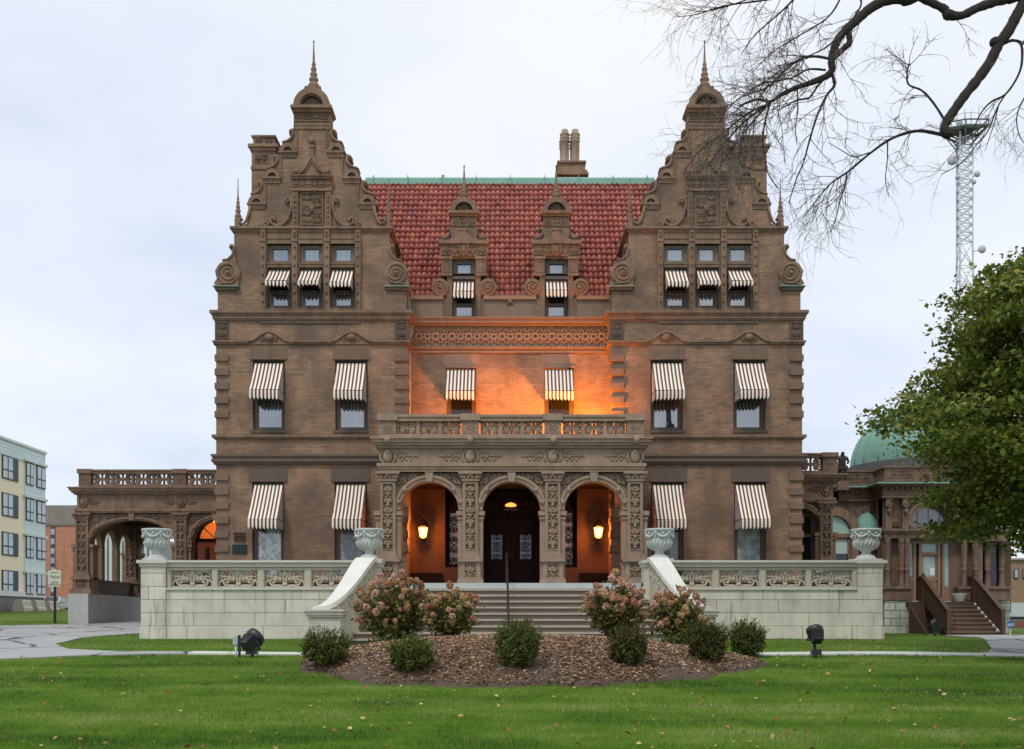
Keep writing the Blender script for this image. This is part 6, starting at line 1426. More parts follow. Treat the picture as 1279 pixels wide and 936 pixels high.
def bs_(t):
    b = MB(); xa, xb = Q2.x(113), Q2.x(194)
    for k in range(13):
        u = xa + (xb - xa) * k / 13; b.box(u, u + .28, 69.6, 70, 1, Q2.z(664 + 1.7 * k))
    b.build('rib', plain('white_rib', (.62, .64, .66), .7, bs=0), t)
far_building('ribbed_building', 'pale grey building with vertical white ribs seen through the carriage porch arch', Q2.x(113), Q2.x(194), 70, 80, Q2.z(672), plain('grey_cladding', (.36, .38, .40), .7), bs_)
b = MB(); A = PL(16.9); b.box(A.x(163), A.x(186), 16.9, 17.6, .9, A.z(741)); o = b.build('garden_wall', RUS); tag(o, 'low pale block wall seen through the carriage porch arch', 'wall')
Q3 = PL(60.0)
def br3(t):
    for a, c, za, zb_ in ((1266, 1271, 723, 711), (1277, 1283, 723, 711)):
        b = MB(); b.box(Q3.x(a), Q3.x(c), 59.9, 60.02, Q3.z(za), Q3.z(zb_)); o = b.build('window', bpy.data.materials['navy_frame'], t); b = MB(); b.box(Q3.x(a + .8), Q3.x(c - .8), 59.86, 59.91, Q3.z(za - 1.5), Q3.z(zb_ + 1)); b.build('pane', SKYG, o)
    b = MB(); b.box(Q3.x(1240), Q3.x(1340), 59.8, 60, Q3.z(700), Q3.z(697.5)); b.build('coping', plain('tan_coping', (.36, .29, .23), .7), t)
far_building('tan_brick_building', 'tan brick building with small windows at the far right edge', Q3.x(1225), Q3.x(1340), 60, 72, Q3.z(698), brick('tan_brick', (.32, .20, .125), (.26, .16, .10), (.28, .2, .14), .6, .2, .02, blotf=.1), br3)
Q4 = PL(40.0)
def br4(t):
    b = MB(); b.box(Q4.x(1225), Q4.x(1350), 39.8, 40, Q4.z(773), Q4.z(770.5)); b.build('dark_band', BLK, t); b = MB(); b.box(Q4.x(1225), Q4.x(1350), 39.85, 40, .6, Q4.z(776)); b.build('red_base', plain('red_brick_base', (.24, .09, .07), .8), t)
far_building('white_shed', 'low white building with a red base beyond the pavilion', Q4.x(1225), Q4.x(1350), 40, 46, Q4.z(753), plain('white_siding', (.55, .60, .63), .7), br4, .5)
b = MB(); b.tube([(20, 48, 7.6), (40, 52, 7.0), (75, 60, 6.6)], .03, 4); o = b.build('power_line', BLK); tag(o, 'thin dark power line crossing the sky beyond the pavilion', 'power line')

def car(label, X_, Y, m, ang=0.0):
    z0 = gz(X_, Y); t = thing('parked_car', label, 'car', (X_, Y, z0))
    prof = [(-2.2, .35), (-2.25, .6), (-2.1, .8), (-1.0, .92), (-.35, 1.4), (.9, 1.45), (1.7, 1.0), (2.2, .9), (2.25, .4)]
    b = MB(); 
    n = len(prof); vs = []
    for sx, k in ((-.78, .86), (-.88, 1), (.88, 1), (.78, .86)):
        for y, z in prof: vs.append((X_ + sx * (1 if z < .95 else .8 / .88), Y + y * (1 if abs(sx) > .8 else 1.0), z0 + z))
    b.add(vs, [(i * n + k, i * n + k + 1, (i + 1) * n + k + 1, (i + 1) * n + k) for i in range(3) for k in range(n - 1)] + [(i * n, (i + 1) * n, (i + 1) * n + n - 1, i * n + n - 1) for i in range(3)]); b.add(vs[n:2 * n], [tuple(range(n))]); b.add(vs[2 * n:3 * n], [tuple(range(n))])
    b.build('body', m, t)
    b = MB(); b.add([(X_ - .72, Y - 1.0, z0 + .95), (X_ + .72, Y - 1.0, z0 + .95), (X_ + .62, Y - .42, z0 + 1.38), (X_ - .62, Y - .42, z0 + 1.38)], [(0, 1, 2, 3)]); b.v = [(p[0], p[1] - .03, p[2] + .02) for p in b.v]; b.build('windscreen', PANED, t)
    for q in (-1, 1):
        b = MB(); b.ell((X_ + q * .62, Y - 2.2, z0 + .62), (.17, .06, .09), 8, 6); b.build('headlight', plain('lamp_lens', (.75, .78, .8), .2, bs=0) if 'lamp_lens' not in bpy.data.materials else bpy.data.materials['lamp_lens'], t)
        for yy in (-1.4, 1.4):
            w_ = MB(lambda a, b_, c, q=q, yy=yy: (X_ + q * .8 + c, Y + yy + a, z0 + .32 + b_)); w_.lathe(0, 0, [(.01, -.1), (.32, -.1), (.32, .1), (.01, .1)], 16); w_.build('wheel', BLK2, t)
    b = MB(); b.box(X_ - .45, X_ + .45, Y - 2.28, Y - 2.2, z0 + .42, z0 + .56); b.build('grille', BLK2, t)
PC = PL(76.0)
car('silver car parked facing the driveway below the orange brick building', PC.x(67), 76, plain('silver_paint', (.62, .66, .70), .25, .3, bs=0))
car('white car half hidden behind the carriage porch plinth', PC.x(88), 72, plain('white_paint', (.72, .74, .74), .25, bs=0))

# lattice radio tower
def radio_tower():
    Y = 130.0; Q = PL(Y); XC = Q.x(1203); zt = Q.z(168); t = thing('radio_tower', 'tall white lattice radio tower with a round platform and dish antennas', 'radio tower', (XC, Y, 0))
    legs = []; b = MB(); rad = lambda z: 1.35 + 1.5 * max(0, (zt - 18 - z) / zt) 
    A3 = [pi / 2 + .35 + k * 2 * pi / 3 for k in range(3)]
    P = lambda k, z: (XC + rad(z) * cos(A3[k]), Y + rad(z) * sin(A3[k]), z)
    for k in range(3): b.tube([P(k, 0), P(k, zt - 18), P(k, zt)], .13, 5)
    z = 0
    while z < zt - 1:
        d = 1.3 if z > zt - 18 else 3.6
        for k in range(3): b.tube([P(k, z), P((k + 1) % 3, min(z + d, zt))], .06, 4); b.tube([P((k + 1) % 3, z), P(k, min(z + d, zt))], .06, 4); b.tube([P(k, z), P((k + 1) % 3, z)], .05, 4)
        z += d
    b.build('lattice', plain('tower_white', (.62, .66, .72), .5, bs=0), t)
    b = MB(); zp = Q.z(166); pol = [(XC + (3.7 if k % 2 else 2.6) * cos(.3 + k * pi / 3), Y + (3.7 if k % 2 else 2.6) * sin(.3 + k * pi / 3)) for k in range(6)]
    for k in range(6):
        a_, c_ = pol[k], pol[(k + 1) % 6]; b.tube([(*a_, zp), (*c_, zp)], .22, 4); b.tube([(*a_, zp + .9), (*c_, zp + .9)], .12, 4); b.tube([(*a_, zp), (*a_, zp + .9)], .1, 4); b.tube([(*a_, zp), (XC + 1.1 * cos(.3 + k * pi / 3), Y + 1.1 * sin(.3 + k * pi / 3), zp - 2.2)], .1, 4)
        for u in (.35, .7): b.tube([(XC + (a_[0] - XC) * u, Y + (a_[1] - Y) * u, zp), (XC + (c_[0] - XC) * u, Y + (c_[1] - Y) * u, zp)], .14, 4)
        b.tube([(*a_, zp), (XC, Y, zp)], .16, 4)
    b.prismz([(XC + (p[0] - XC) * .62, Y + (p[1] - Y) * .62) for p in pol], zp + .1, zp + .22); b.build('platform', plain('tower_grey', (.14, .155, .165), .6, bs=0), t)
    b = MB(); 
    for k in range(10):
        a = 2 * pi * k / 10; b.tube([(XC + 3.3 * cos(a), Y + 3.3 * sin(a), zp + .4), (XC + 3.3 * cos(a), Y + 3.3 * sin(a), zp + 1.6 + (k % 3) * .5)], .06, 4)
    b.tube([(XC + 3.3 * cos(2 * pi * k / 24), Y + 3.3 * sin(2 * pi * k / 24), zp + 1.5) for k in range(25)], .04, 4)
    for q in (-.9, .3, 1.2): b.tube([(XC + q, Y, zp), (XC + q, Y, zp + 3.2)], .08, 5)
    b.box(XC - .8, XC - .2, Y - .5, Y, zp + .4, zp + 1.5); b.build('railing', plain('tower_pale', (.45, .5, .55), .6, bs=0), t)
    for px, py, r in ((1184, 206, .85), (1215, 223, .55), (1191, 227, .45), (1211, 233, .4), (1221, 316, .7)):
        d = MB(); X_, z_ = Q.x(px), Q.z(py); d.ell((X_, Y - 1.6, z_), (r * .85, .35, r * .85), 14, 8); d.tube([(X_, Y - 1.4, z_), (XC + (1.2 if X_ > XC else -1.2), Y - .5, z_)], .06, 4); d.build('dish', plain('dish_white', (.50, .49, .52), .5, bs=0) if 'dish_white' not in bpy.data.materials else bpy.data.materials['dish_white'], t)
radio_tower()
# ------------------------------------------------------------------ planting
MAPL = leafy('maple_leaf', [(.1, (.022, .045, .009)), (.4, (.062, .115, .018)), (.65, (.14, .19, .030)), (.95, (.33, .31, .06))], .5, .3, .45, .95, 1.6, -.07)
def maple():
    X0, Y0 = 13.15, -12.0; z0 = gz(X0, Y0)
    t = thing('maple_tree', 'full dark green maple tree in front of the domed pavilion', 'tree', (X0, Y0, z0))
    zs = [2.95, 3.1, 3.5, 4.2, 4.8, 5.4, 6.2, 7.2, 8.2, 9.3, 10.3, 10.8]; rs = [1.2, 2.6, 3.0, 3.3, 3.8, 4.2, 4.45, 4.05, 3.7, 3.3, 2.5, 1.4]
    n = 2700; th = RNG.random(n) * 2 * pi; z = 3.0 + np.round(RNG.random(n) * 10) * .77 + .38 * np.sin(th * 4) * .6 + RNG.normal(size=n) * .15; z = np.clip(z, 3.0, 10.7); zf = lambda q: 3.38 + (q - 3.0) * .83; R = np.interp(z, zs, rs)
    lob = .90 + .13 * np.sin(3 * th + z * 1.7) + .08 * np.sin(7 * th - z * 2.9 + 1) + .10 * np.sin(z * 6 + th * 2)
    rr = R * lob * (.45 + .55 * np.sqrt(RNG.random(n)))
    K = np.stack([X0 + rr * np.cos(th), Y0 + rr * np.sin(th), zf(z) - .28 * (rr / (R + .01)) ** 2 * .6], 1)
    C = (K[:, None, :] + RNG.normal(size=(n, 46, 3)) * np.array([.24, .24, .09])).reshape(-1, 3)
    # leaves on loose outer sprays
    m = 190; th2 = RNG.random(m) * 2 * pi; z2 = RNG.random(m) * 7.2 + 3.2; R2 = np.interp(z2, zs, rs) * .98
    S_ = np.stack([X0 + R2 * np.cos(th2), Y0 + R2 * np.sin(th2), zf(z2)], 1); C = np.concatenate([C, (S_[:, None, :] + RNG.normal(size=(m, 12, 3)) * np.array([.22, .22, .12])).reshape(-1, 3)])
    V, Fq = leaves_np(C, .115, .5, .35, .75); npmesh('crown', V, Fq, MAPL, t)
    b = MB(); b.tube([(X0, Y0, z0 - .2), (X0, Y0, z0 + .15), (X0 + .03, Y0, 3), (X0 - .02, Y0 + .05, 6), (X0, Y0, 8.9)], [.30, .24, .2, .13, .03], 10)
    for k in range(34):
        a = k * 2.4; zz_ = 2.9 + k * .17; r = float(np.interp(zz_ + .7, zs, rs)) * .85
        b.tube([(X0, Y0, zz_), (X0 + r * .4 * cos(a), Y0 + r * .4 * sin(a), zz_ + .45), (X0 + r * cos(a), Y0 + r * sin(a), zz_ + .6)], [.07, .045, .012], 5)
    b.build('trunk', BARK, t)
maple()

def bare_tree():
    Y = -26.0; Q = PL(Y)
    t = thing('bare_tree', 'large leafless tree whose dark branches hang into the top right of the sky', 'tree', (8.6, -25.5, gz(8.6, -25.5)))
    lim = MB(); tw = MB(); rnd = random.Random(5)
    def B(cx, cy, y=0.0): return Vector((Q.x(820 + cx / 2.754) , Y + y, Q.z(cy / 2.754)))
    def spl(P, n=5):
        out = []
        for i in range(len(P) - 1):
            p0, p1, p2, p3 = P[max(i - 1, 0)], P[i], P[i + 1], P[min(i + 2, len(P) - 1)]
            for k in range(n):
                u = k / n; out.append(.5 * (2 * p1 + (p2 - p0) * u + (2 * p0 - 5 * p1 + 4 * p2 - p3) * u * u + (3 * p1 - p0 - 3 * p2 + p3) * u ** 3))
        return out + [P[-1]]
    def limb(pts, r0, r1, dens=0, tl=.5, side=0, dep=0.0, wob=.0, mb=None):
        P = spl([B(a, b_, dep * i) for i, (a, b_) in enumerate(pts)])
        n = len(P); P = [p + Vector((rnd.gauss(0, wob), rnd.gauss(0, wob * 2), rnd.gauss(0, wob))) for p in P]
        R = [r0 + (r1 - r0) * i / (n - 1) for i in range(n)]
        R = [q * (1 + rnd.uniform(-.1, .14)) for q in R]
        (mb or lim).tube(P, [q * .88 for q in R], 8 if r0 > .02 else 5)
        L_ = sum((P[i + 1] - P[i]).length for i in range(n - 1)); k = int(dens * .72 * L_)
        for _ in range(k):
            i = rnd.randrange(n // 6, n - 1); d = (P[i + 1] - P[i]).normalized(); twig(P[i].lerp(P[i + 1], rnd.random()), d, tl * rnd.uniform(.5, 1.25), min(R[i] * .42, .0046), 0)
        return P
    def twig(p, d, L_, r, lev):
        sgn = rnd.choice((-1, 1)); a = rnd.uniform(.35, 1.0) * sgn
        d = Vector((d.x * cos(a) - d.z * sin(a), d.y + rnd.gauss(0, .45), d.x * sin(a) + d.z * cos(a))).normalized()
        n = 7; P = [p.copy()]; q = p.copy(); bend = rnd.gauss(0, .10)
        for i in range(n):
            d = Vector((d.x * cos(bend) - d.z * sin(bend) + rnd.gauss(0, .10), d.y + rnd.gauss(0, .08), d.x * sin(bend) + d.z * cos(bend) - .075 + rnd.gauss(0, .10))).normalized()
            q = q + d * L_ / n; P.append(q.copy())
        tw.tube(P, [r * (1 - .72 * i / n) for i in range(n + 1)], 4, False)
        if lev < 2:
            for _ in range(rnd.randint(2, 4) if lev == 0 else rnd.randint(1, 2)):
                i = rnd.randrange(1, n); twig(P[i], (P[i + 1] - P[i]).normalized(), L_ * rnd.uniform(.35, .65), r * .68, lev + 1)
    TR = Vector((8.6, -25.5, 0))
    lim.tube([TR + Vector((0, 0, gz(8.6, -25.5) - .3)), TR + Vector((0, 0, gz(8.6, -25.5) + .3)), TR + Vector((.05, 0, 3)), TR + Vector((-.1, .1, 6)), TR + Vector((0, 0, 9)), TR + Vector((.3, 0, 12)), TR + Vector((.2, .2, 15))], [.62, .45, .38, .34, .27, .18, .05], 14)
    # three limbs from the trunk, out of the frame, to where they show
    def join(z, pts, r0, r1):
        P = spl([Vector((8.6, -25.5, z))] + [B(a, b_) for a, b_ in pts]); lim.tube(P, [r0 + (r1 - r0) * i / (len(P) - 1) for i in range(len(P))], 10)
    join(8.2, [(1900, -640), (1450, -520), (1100, -200), (900, -30), (845, 0)], .16, .06)
    join(8.6, [(1800, -420), (1500, -180), (1330, -60), (1210, -2)], .13, .05)
    join(7.4, [(1900, -430), (1600, -320), (1420, -170), (1310, -60), (1268, 5)], .15, .062)
    A = limb([(850, -2), (790, 2), (735, 30), (692, 68), (655, 100), (627, 132), (609, 175), (602, 215), (604, 240), (588, 262)], .056, .034, 5, .5)
    limb([(660, 105), (664, 145), (650, 162), (625, 185), (608, 200)], .034, .03)
    limb([(588, 262), (535, 284), (482, 302), (432, 325), (392, 350), (345, 343), (285, 365)], .036, .010, 26, .62)
    limb([(392, 350), (340, 390), (290, 430), (230, 500), (170, 580)], .016, .005, 44, .7)
    limb([(400, 345), (330, 420), (270, 500), (200, 600)], .013, .004, 44, .6)
    limb([(365, 365), (300, 400), (240, 450), (150, 520), (90, 600)], .012, .004, 40, .55)
    limb([(392, 352), (378, 400), (366, 470), (372, 540), (385, 600), (420, 650)], .013, .005, 18, .5)
    limb([(604, 255), (612, 293), (585, 330), (552, 400), (526, 485), (505, 560), (480, 620), (455, 700)], .018, .005, 18, .55)
    limb([(612, 285), (608, 268)], .02, .015)
    limb([(520, 340), (485, 345), (455, 360), (420, 380)], .012, .006, 12, .35)
    limb([(588, 262), (560, 290), (535, 325), (520, 342)], .014, .010)
    limb([(603, 205), (545, 195), (492, 205), (432, 252), (382, 300), (330, 320), (270, 350), (215, 420)], .016, .005, 26, .6)
    limb([(582, 242), (520, 240), (462, 270), (360, 290), (300, 330), (240, 370)], .013, .004, 26, .55)
    limb([(703, -5), (694, 38), (600, 150), (520, 195), (440, 232), (350, 300)], .012, .004, 20, .5)
    limb([(490, -20), (430, 40), (340, 120), (290, 190)], .012, .004, 22, .5)
    limb([(640, -20), (590, 60), (480, 130), (400, 180), (330, 250)], .011, .004, 22, .5)
    limb([(560, -25), (340, 6), (230, 22), (140, 50), (60, 60)], .012, .003, 24, .55)
    limb([(380, -25), (250, 20), (160, 40), (90, 30)], .009, .003, 22, .5)
    limb([(484, 310), (486, 380), (478, 440), (484, 500)], .009, .004, 12, .3)
    limb([(905, -8), (950, 12), (990, 32), (1003, 52), (1050, 54), (1100, 30), (1150, 12), (1212, -4)], .042, .052, 4, .35)
    C = limb([(1270, 0), (1242, 48), (1212, 105), (1178, 152), (1148, 212), (1106, 272), (1058, 332), (1012, 398), (994, 430), (988, 462)], .062, .046, 4, .4)
    lim.ell(B(1166, 146), (.06, .06, .05), 8, 6); lim.ell(B(1000, 458), (.06, .06, .055), 8, 6); lim.ell(B(1005, 52), (.06, .06, .05), 8, 6)
    limb([(990, 466), (940, 455), (900, 451), (850, 461), (790, 488), (720, 540), (660, 590), (600, 632), (550, 690), (505, 750)], .022, .005, 22, .55)
    limb([(655, 592), (648, 640), (632, 690), (615, 760), (600, 800)], .010, .004, 20, .45)
    limb([(795, 488), (794, 550), (788, 620), (800, 680)], .008, .003, 16, .35)
    limb([(735, 525), (680, 540), (640, 520), (590, 490)], .008, .003, 14, .4)
    limb([(990, 412), (950, 352), (912, 312), (866, 290), (864, 240), (872, 220)], .014, .008, 22, .42)
    limb([(866, 225), (830, 200), (790, 170)], .007, .003, 18, .35)
    limb([(1178, 160), (1205, 145), (1232, 140), (1256, 156), (1252, 240), (1205, 320), (1150, 352), (1115, 392), (1080, 470)], .020, .007, 8, .45)
    limb([(1200, 325), (1172, 372), (1140, 452), (1100, 500), (1050, 560), (980, 600)], .010, .004, 12, .45)
    limb([(1175, 370), (1160, 430), (1130, 520)], .008, .003, 12, .4)
    limb([(1330, 250), (1270, 330), (1240, 400), (1250, 470), (1290, 520)], .010, .004, 18, .45)
    limb([(1340, 60), (1285, 110), (1255, 160)], .012, .01, 6, .3)
    lim.build('limb', BARK, t); tw.build('twigs', TWIG, t, False)
bare_tree()

# ---- clipped evergreen globes
YEW = leafy('evergreen_leaf', [(.1, (.022, .038, .008)), (.45, (.075, .10, .018)), (.75, (.155, .18, .035)), (.98, (.28, .27, .065))], .6, .2)
YEW2 = leafy('bronzed_leaf', [(.1, (.024, .027, .008)), (.45, (.060, .066, .015)), (.75, (.12, .11, .028)), (.98, (.20, .15, .04))], .6, .12)
def globe(px, py, w_, h_, Y, label, m=YEW, sprig=.5):
    Y = -16.6
    while Y < -9.5 and HY - (hz(PL(Y).x(px), Y) - EYE) * PL(Y).s > py + h_ / 2 - 2: Y += .05
    Q = PL(Y); X_ = Q.x(px); rx, rz = w_ / 2 / Q.s, h_ / 2 / Q.s; g0 = hz(X_, Y); zc = max(Q.z(py), g0 + rz * .9)
    t = thing('clipped_shrub', label, 'shrub', (X_, Y, g0), 'low evergreen shrubs in the mulch bed')
    n = 3400; a = RNG.normal(size=(n, 3)); a /= np.linalg.norm(a, axis=1)[:, None]
    lob = .90 + .13 * np.sin(a[:, 0] * 7 + px) * np.sin(a[:, 2] * 6 + a[:, 1] * 5) + .06 * RNG.normal(size=n)
    r = (.70 + .30 * np.sqrt(RNG.random(n))) * lob
    C = np.array([X_, Y, zc]) + a * r[:, None] * np.array([rx, rx, rz]); C = C[C[:, 2] > g0 + .02]
    nr = (C - np.array([X_, Y, zc - rz])); V, Fq = leaves_np(C, .062, .4, 0, .42, nr / (np.linalg.norm(nr, axis=1)[:, None] + 1e-6))
    sp = []
    for k in range(int(170 * sprig) + 50):
        q = RNG.normal(size=3); q[2] = abs(q[2]) * .8 + .1; q /= np.linalg.norm(q); base = np.array([X_, Y, zc]) + q * np.array([rx, rx, rz]) * .86; d = q * .5 + np.array([0, 0, .8]) + RNG.normal(size=3) * .25; d /= np.linalg.norm(d); L_ = .08 + .12 * RNG.random() * (1 + sprig)
        u = RNG.random(16); sp.append(base + d * (u * L_)[:, None] + RNG.normal(size=(16, 3)) * .014)
    V2, F2 = leaves_np(np.concatenate(sp), .050, .4, 0, .34); V = np.concatenate([V, V2]); Fq = np.concatenate([Fq, F2 + len(C) * 4])
    npmesh('foliage', V, Fq, m, t)
    b = MB()
    for k in range(9): u = k * .7; b.tube([(X_ + .05 * cos(u), Y + .05 * sin(u), g0 - .05), (X_ + rx * .5 * cos(u), Y + rx * .5 * sin(u), zc), (X_ + rx * .6 * cos(u), Y + rx * .6 * sin(u), zc + rz * .4)], [.018, .012, .006], 4)
    b.ell((X_, Y, zc), (rx * .62, rx * .62, rz * .62), 12, 8); b.build('stem', plain('dark_stem_core', (.012, .014, .008), .9, bs=0) if 'dark_stem_core' not in bpy.data.materials else bpy.data.materials['dark_stem_core'], t)  # stems and a near-black solid ball inside the leaves
globe(407, 815, 60, 36, -13.6, 'low spreading evergreen shrub at the left end of the mulch bed, below the stair pedestal', YEW, 1.0)
globe(513.5, 821, 57, 39, -15.0, 'low yellow green shrub in front of the two left hydrangeas', YEW, .6)
globe(647, 808, 59, 58, -14.7, 'largest round evergreen shrub in the middle of the mulch bed below the handrail', YEW, .7)
globe(784, 810, 49, 46, -14.3, 'round bronze tinged evergreen shrub below the gap between the right hydrangeas', YEW2, .4)
globe(883, 805, 52, 46, -13.4, 'bushy bronze green shrub with an uneven top left of the last evergreen', YEW2, 1.0)
globe(933.5, 803, 44, 42, -12.8, 'dark upright evergreen shrub at the right tip of the mulch bed', YEW, .9)

# ---- hydrangeas
HYL = leafy('hydrangea_leaf', [(.1, (.045, .062, .014)), (.45, (.11, .135, .028)), (.75, (.18, .18, .045)), (.97, (.30, .19, .07))], .6, .35)
def petals(name, stops): return leafy(name, stops, .8, .2)
HP = [petals('rust_petal', [(.1, (.25, .10, .05)), (.5, (.52, .26, .13)), (.9, (.68, .43, .26))]), petals('pink_petal', [(.1, (.38, .17, .12)), (.5, (.66, .40, .28)), (.9, (.80, .60, .45))]), petals('cream_petal', [(.1, (.38, .23, .10)), (.5, (.58, .40, .20)), (.9, (.72, .58, .36))])]
HEADS = []
for m in HP:
    n = 190; a = RNG.normal(size=(n, 3)); a /= np.linalg.norm(a, axis=1)[:, None]
    V, Fq = leaves_np(a * (.85 + .2 * RNG.random(n))[:, None] * np.array([.10, .10, .105]), .050, .3, 0, .9, a)
    o = npmesh('flower_head', V, Fq, m); HEADS.append(o.data); bpy.data.objects.remove(o)
def hydrangea(px, pt, pb, w_, Y, n, mix, label, seed, cream=False):
    rnd = random.Random(seed); Q = PL(Y); X_ = Q.x(px); g0 = hz(X_, Y); H = Q.z(pt) - g0; R = w_ / 2 / Q.s
    t = thing('hydrangea_bush', label, 'hydrangea', (X_, Y, g0), 'hydrangea bushes in front of the steps')
    st = MB(); heads = []; leafc = []
    for k in range(n):
        a = rnd.uniform(0, 2 * pi); u = sqrt(rnd.random()); h = H * (1 - .42 * u * u) * rnd.uniform(.55, 1.0) if u < .8 else H * rnd.uniform(.30, .72)
        p = Vector((X_ + R * u * cos(a), Y + R * .75 * u * sin(a), g0 + h)); heads.append(p)
        m_ = Vector((X_ + R * .45 * u * cos(a), Y + R * .35 * u * sin(a), g0 + h * .55))
        st.tube([(X_ + .12 * u * cos(a), Y + .12 * u * sin(a), g0 - .05), m_, p - Vector((0, 0, .03))], [.013, .009, .005], 4)
        for q in range(34): v = rnd.uniform(.28, .98); c = m_.lerp(p, (v - .3) / .7) if v > .3 else m_; leafc.append(c + Vector((rnd.gauss(0, .085), rnd.gauss(0, .085), rnd.gauss(0, .06) - .05)))
    st.build('stem', STEM, t)
    V, Fq = leaves_np(np.array([tuple(c) for c in leafc]), .105, .35, .25, .6); npmesh('foliage', V, Fq, HYL, t)
    for p in heads:
        i = rnd.choices((0, 1, 2), mix)[0]; o = bpy.data.objects.new('flower_head', HEADS[i]); COL.objects.link(o); o.parent = t; o.location = p - t.location; s_ = rnd.uniform(.42, .84); o.scale = (s_, s_, s_ * rnd.uniform(.95, 1.25)); o.rotation_euler = (rnd.gauss(0, .4), rnd.gauss(0, .4), rnd.uniform(0, 6))
hydrangea(492, 709, 800, 102, -11.0, 98, (5, 4, 1), 'largest hydrangea with rusty pink flower heads at the left edge of the steps', 1)
hydrangea(563, 726, 792, 68, -11.3, 56, (2, 3, 5), 'smaller hydrangea with cream and peach heads left of the handrail', 2)
hydrangea(768, 712, 796, 76, -11.2, 68, (2, 6, 2), 'pink headed hydrangea on the steps to the right of the handrail', 3)
hydrangea(847, 725, 802, 78, -11.2, 64, (4, 4, 2), 'hydrangea with small rust heads in front of the right stair cheek', 4)
def groundcover(px, Y, r, label):
    Q = PL(Y); X_ = Q.x(px); g0 = hz(X_, Y); t = thing('small_plant', label, 'plant', (X_, Y, g0)); n = 420
    a = RNG.normal(size=(n, 3)) * np.array([r * .5, r * .4, r * .28]); a[:, 2] = np.abs(a[:, 2]); V, Fq = leaves_np(np.array([X_, Y, g0 + .03]) + a, .07, .4, .3, .5); npmesh('foliage', V, Fq, YEW, t)
    b = MB(); 
    for k in range(6): b.tube([(X_, Y, g0 - .03), (X_ + r * .4 * cos(k), Y + r * .3 * sin(k), g0 + r * .4)], [.008, .004], 4)
    b.build('stem', STEM, t)
groundcover(476, -11.6, .30, 'small dark leafy plant at the foot of the largest hydrangea')
groundcover(838, -11.9, .42, 'low dark leafy plant below the hydrangea by the right stair cheek')

# ---- grass blades, fallen leaves
def inpoly(X, Y, poly):
    c = np.zeros(len(X), bool); n = len(poly)
    for i in range(n):
        (xa, ya), (xb, yb) = poly[i], poly[i - 1]; k = ((ya > Y) != (yb > Y)) & (X < (xb - xa) * (Y - ya) / (yb - ya + 1e-12) + xa); c ^= k
    return c
def lawn_points(n, y0, y1, pw=1.25):
    d0, d1 = y0 - CAMY, y1 - CAMY; d = d0 + (d1 - d0) * RNG.random(n) ** pw; X = (RNG.random(n) * 2 - 1) * d * .475; Y = d + CAMY
    out = ~(inpoly(X, Y, DRIVE) | ((Y > -10.62) & (Y < -9.9) & (X > -8)) | inpoly(X, Y, SIDE))
    mv = np.array([mound(a, b_) for a, b_ in zip(X, Y)]); out &= (mv < .02) & ~((Y > -5.15) & (np.abs(X) < 10.7)) & ~((Y > -7.8) & (np.abs(X) < 5.5)) & ~((Y > -5) & (X > -10.9)) 
    return X[out], Y[out]
def bladef(t, b):
    g = t.nodes.new('ShaderNodeNewGeometry'); p = g.outputs['Position']
    mp = nd(t, 'ShaderNodeMapping'); mp.inputs['Rotation'].default_value = (0, 0, .55); mp.inputs['Scale'].default_value = (.13, .62, 1); t.links.new(p, mp.inputs['Vector'])
    a_ = noise(t, mp.outputs[0], 1.1, 4); c_ = noise(t, p, .9, 4)
    v = mth(t, 'ADD', mth(t, 'ADD', mth(t, 'MULTIPLY', a_, 2.0), mth(t, 'MULTIPLY', c_, 1.0)), mth(t, 'MULTIPLY', g.outputs['Random Per Island'], .26))
    c = ramp(t, mth(t, 'SUBTRACT', v, 1.16), [(.12, (.050, .125, .018)), (.36, (.110, .235, .022)), (.60, (.20, .350, .040)), (.86, (.36, .42, .14))])
    t.links.new(c, b.inputs['Base Color']); b.inputs['Roughness'].default_value = .6; b.inputs['Specular IOR Level'].default_value = .2
    tr = t.nodes.new('ShaderNodeBsdfTranslucent'); t.links.new(c, tr.inputs[0]); ms = t.nodes.new('ShaderNodeMixShader'); ms.inputs[0].default_value = .4
    t.links.new(b.outputs[0], ms.inputs[1]); t.links.new(tr.outputs[0], ms.inputs[2]); t.links.new(ms.outputs[0], t.nodes['Material Output'].inputs['Surface'])
BLADE = mat('grass_blade', bladef)
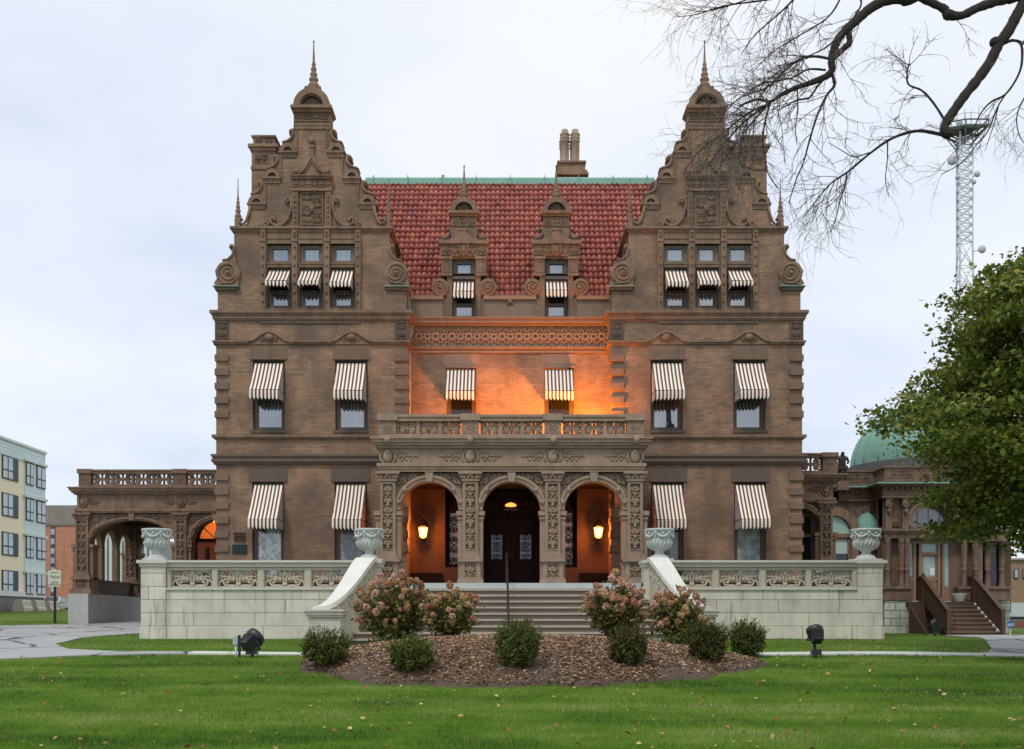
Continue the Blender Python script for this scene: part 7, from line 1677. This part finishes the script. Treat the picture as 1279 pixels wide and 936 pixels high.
def grass(n, y0, y1, hgt, wid):
    X, Y = lawn_points(n, y0, y1); k = len(X); Z = np.array([gz(a, b_) for a, b_ in zip(X, Y)])
    th = RNG.random(k) * 2 * pi; h = hgt * (.55 + .7 * RNG.random(k)) * (1 + .25 * np.sin(X * 1.1 + Y * .7) * np.sin(Y * 1.9 - X * .4)); w_ = wid * (.7 + .6 * RNG.random(k)); ln = RNG.normal(size=(k, 2)) * .35
    V = np.empty((k, 3, 3)); cx, sx = np.cos(th) * w_ / 2, np.sin(th) * w_ / 2
    V[:, 0] = np.stack([X - cx, Y - sx, Z - .005], 1); V[:, 1] = np.stack([X + cx, Y + sx, Z - .005], 1); V[:, 2] = np.stack([X + ln[:, 0] * h, Y + ln[:, 1] * h, Z + h], 1)
    return V.reshape(-1, 3), np.arange(k * 3).reshape(k, 3)
V1, F1 = grass(250000, -24.5, -9.9, .050, .011); V2, F2 = grass(60000, -10.0, 12, .06, .016)
go = npmesh('grass', np.concatenate([V1, V2]), np.concatenate([F1, F2 + len(V1)]), BLADE); go['kind'] = 'stuff'; go['label'] = 'short green lawn grass in front of the house'
LIT = leafy('dry_leaf', [(.1, (.10, .05, .03)), (.35, (.27, .155, .09)), (.6, (.43, .285, .18)), (.85, (.58, .43, .29)), (.98, (.70, .57, .43))], .8, .1)
LIT2 = leafy('fallen_leaf', [(.1, (.14, .06, .025)), (.35, (.34, .13, .045)), (.6, (.42, .25, .10)), (.95, (.66, .56, .36))], .8, .1)
n = 62000; X = RNG.random(n) * 10.4 - 5.0; Y = RNG.random(n) * 7.4 - 17.0; mv = np.array([mound(a, b_) for a, b_ in zip(X, Y)])
dens = np.clip(.55 + .55 * np.sin(X * 1.9 + 1) * np.sin(Y * 2.1) + .9 * mv, .07, 1); k = (mv > .0) & (RNG.random(n) < dens * (mv > .012))
C = np.stack([X, Y, np.array([gz(a, b_) for a, b_ in zip(X, Y)]) + mv + .055], 1)[k]; V, Fq = leaves_np(C, .062, .5, .9, .6)
o = npmesh('leaf_litter', V, Fq, LIT); o['kind'] = 'stuff'; o['label'] = 'dry pinkish brown leaf litter over the mulch bed'
X, Y = lawn_points(1900, -24, -9.9, 1.0); keep = (RNG.random(len(X)) < .42 + .3 * np.sin(X * .8) * np.sin(Y)) ; X, Y = X[keep], Y[keep]
C = np.stack([X, Y, np.array([gz(a, b_) for a, b_ in zip(X, Y)]) + .055], 1); V, Fq = leaves_np(C, .066, .7, .75, .7)
# a few lying on the paving edges too
o = npmesh('fallen_leaves', V, Fq, LIT2); o['kind'] = 'stuff'; o['label'] = 'scattered brown autumn leaves lying on the lawn'
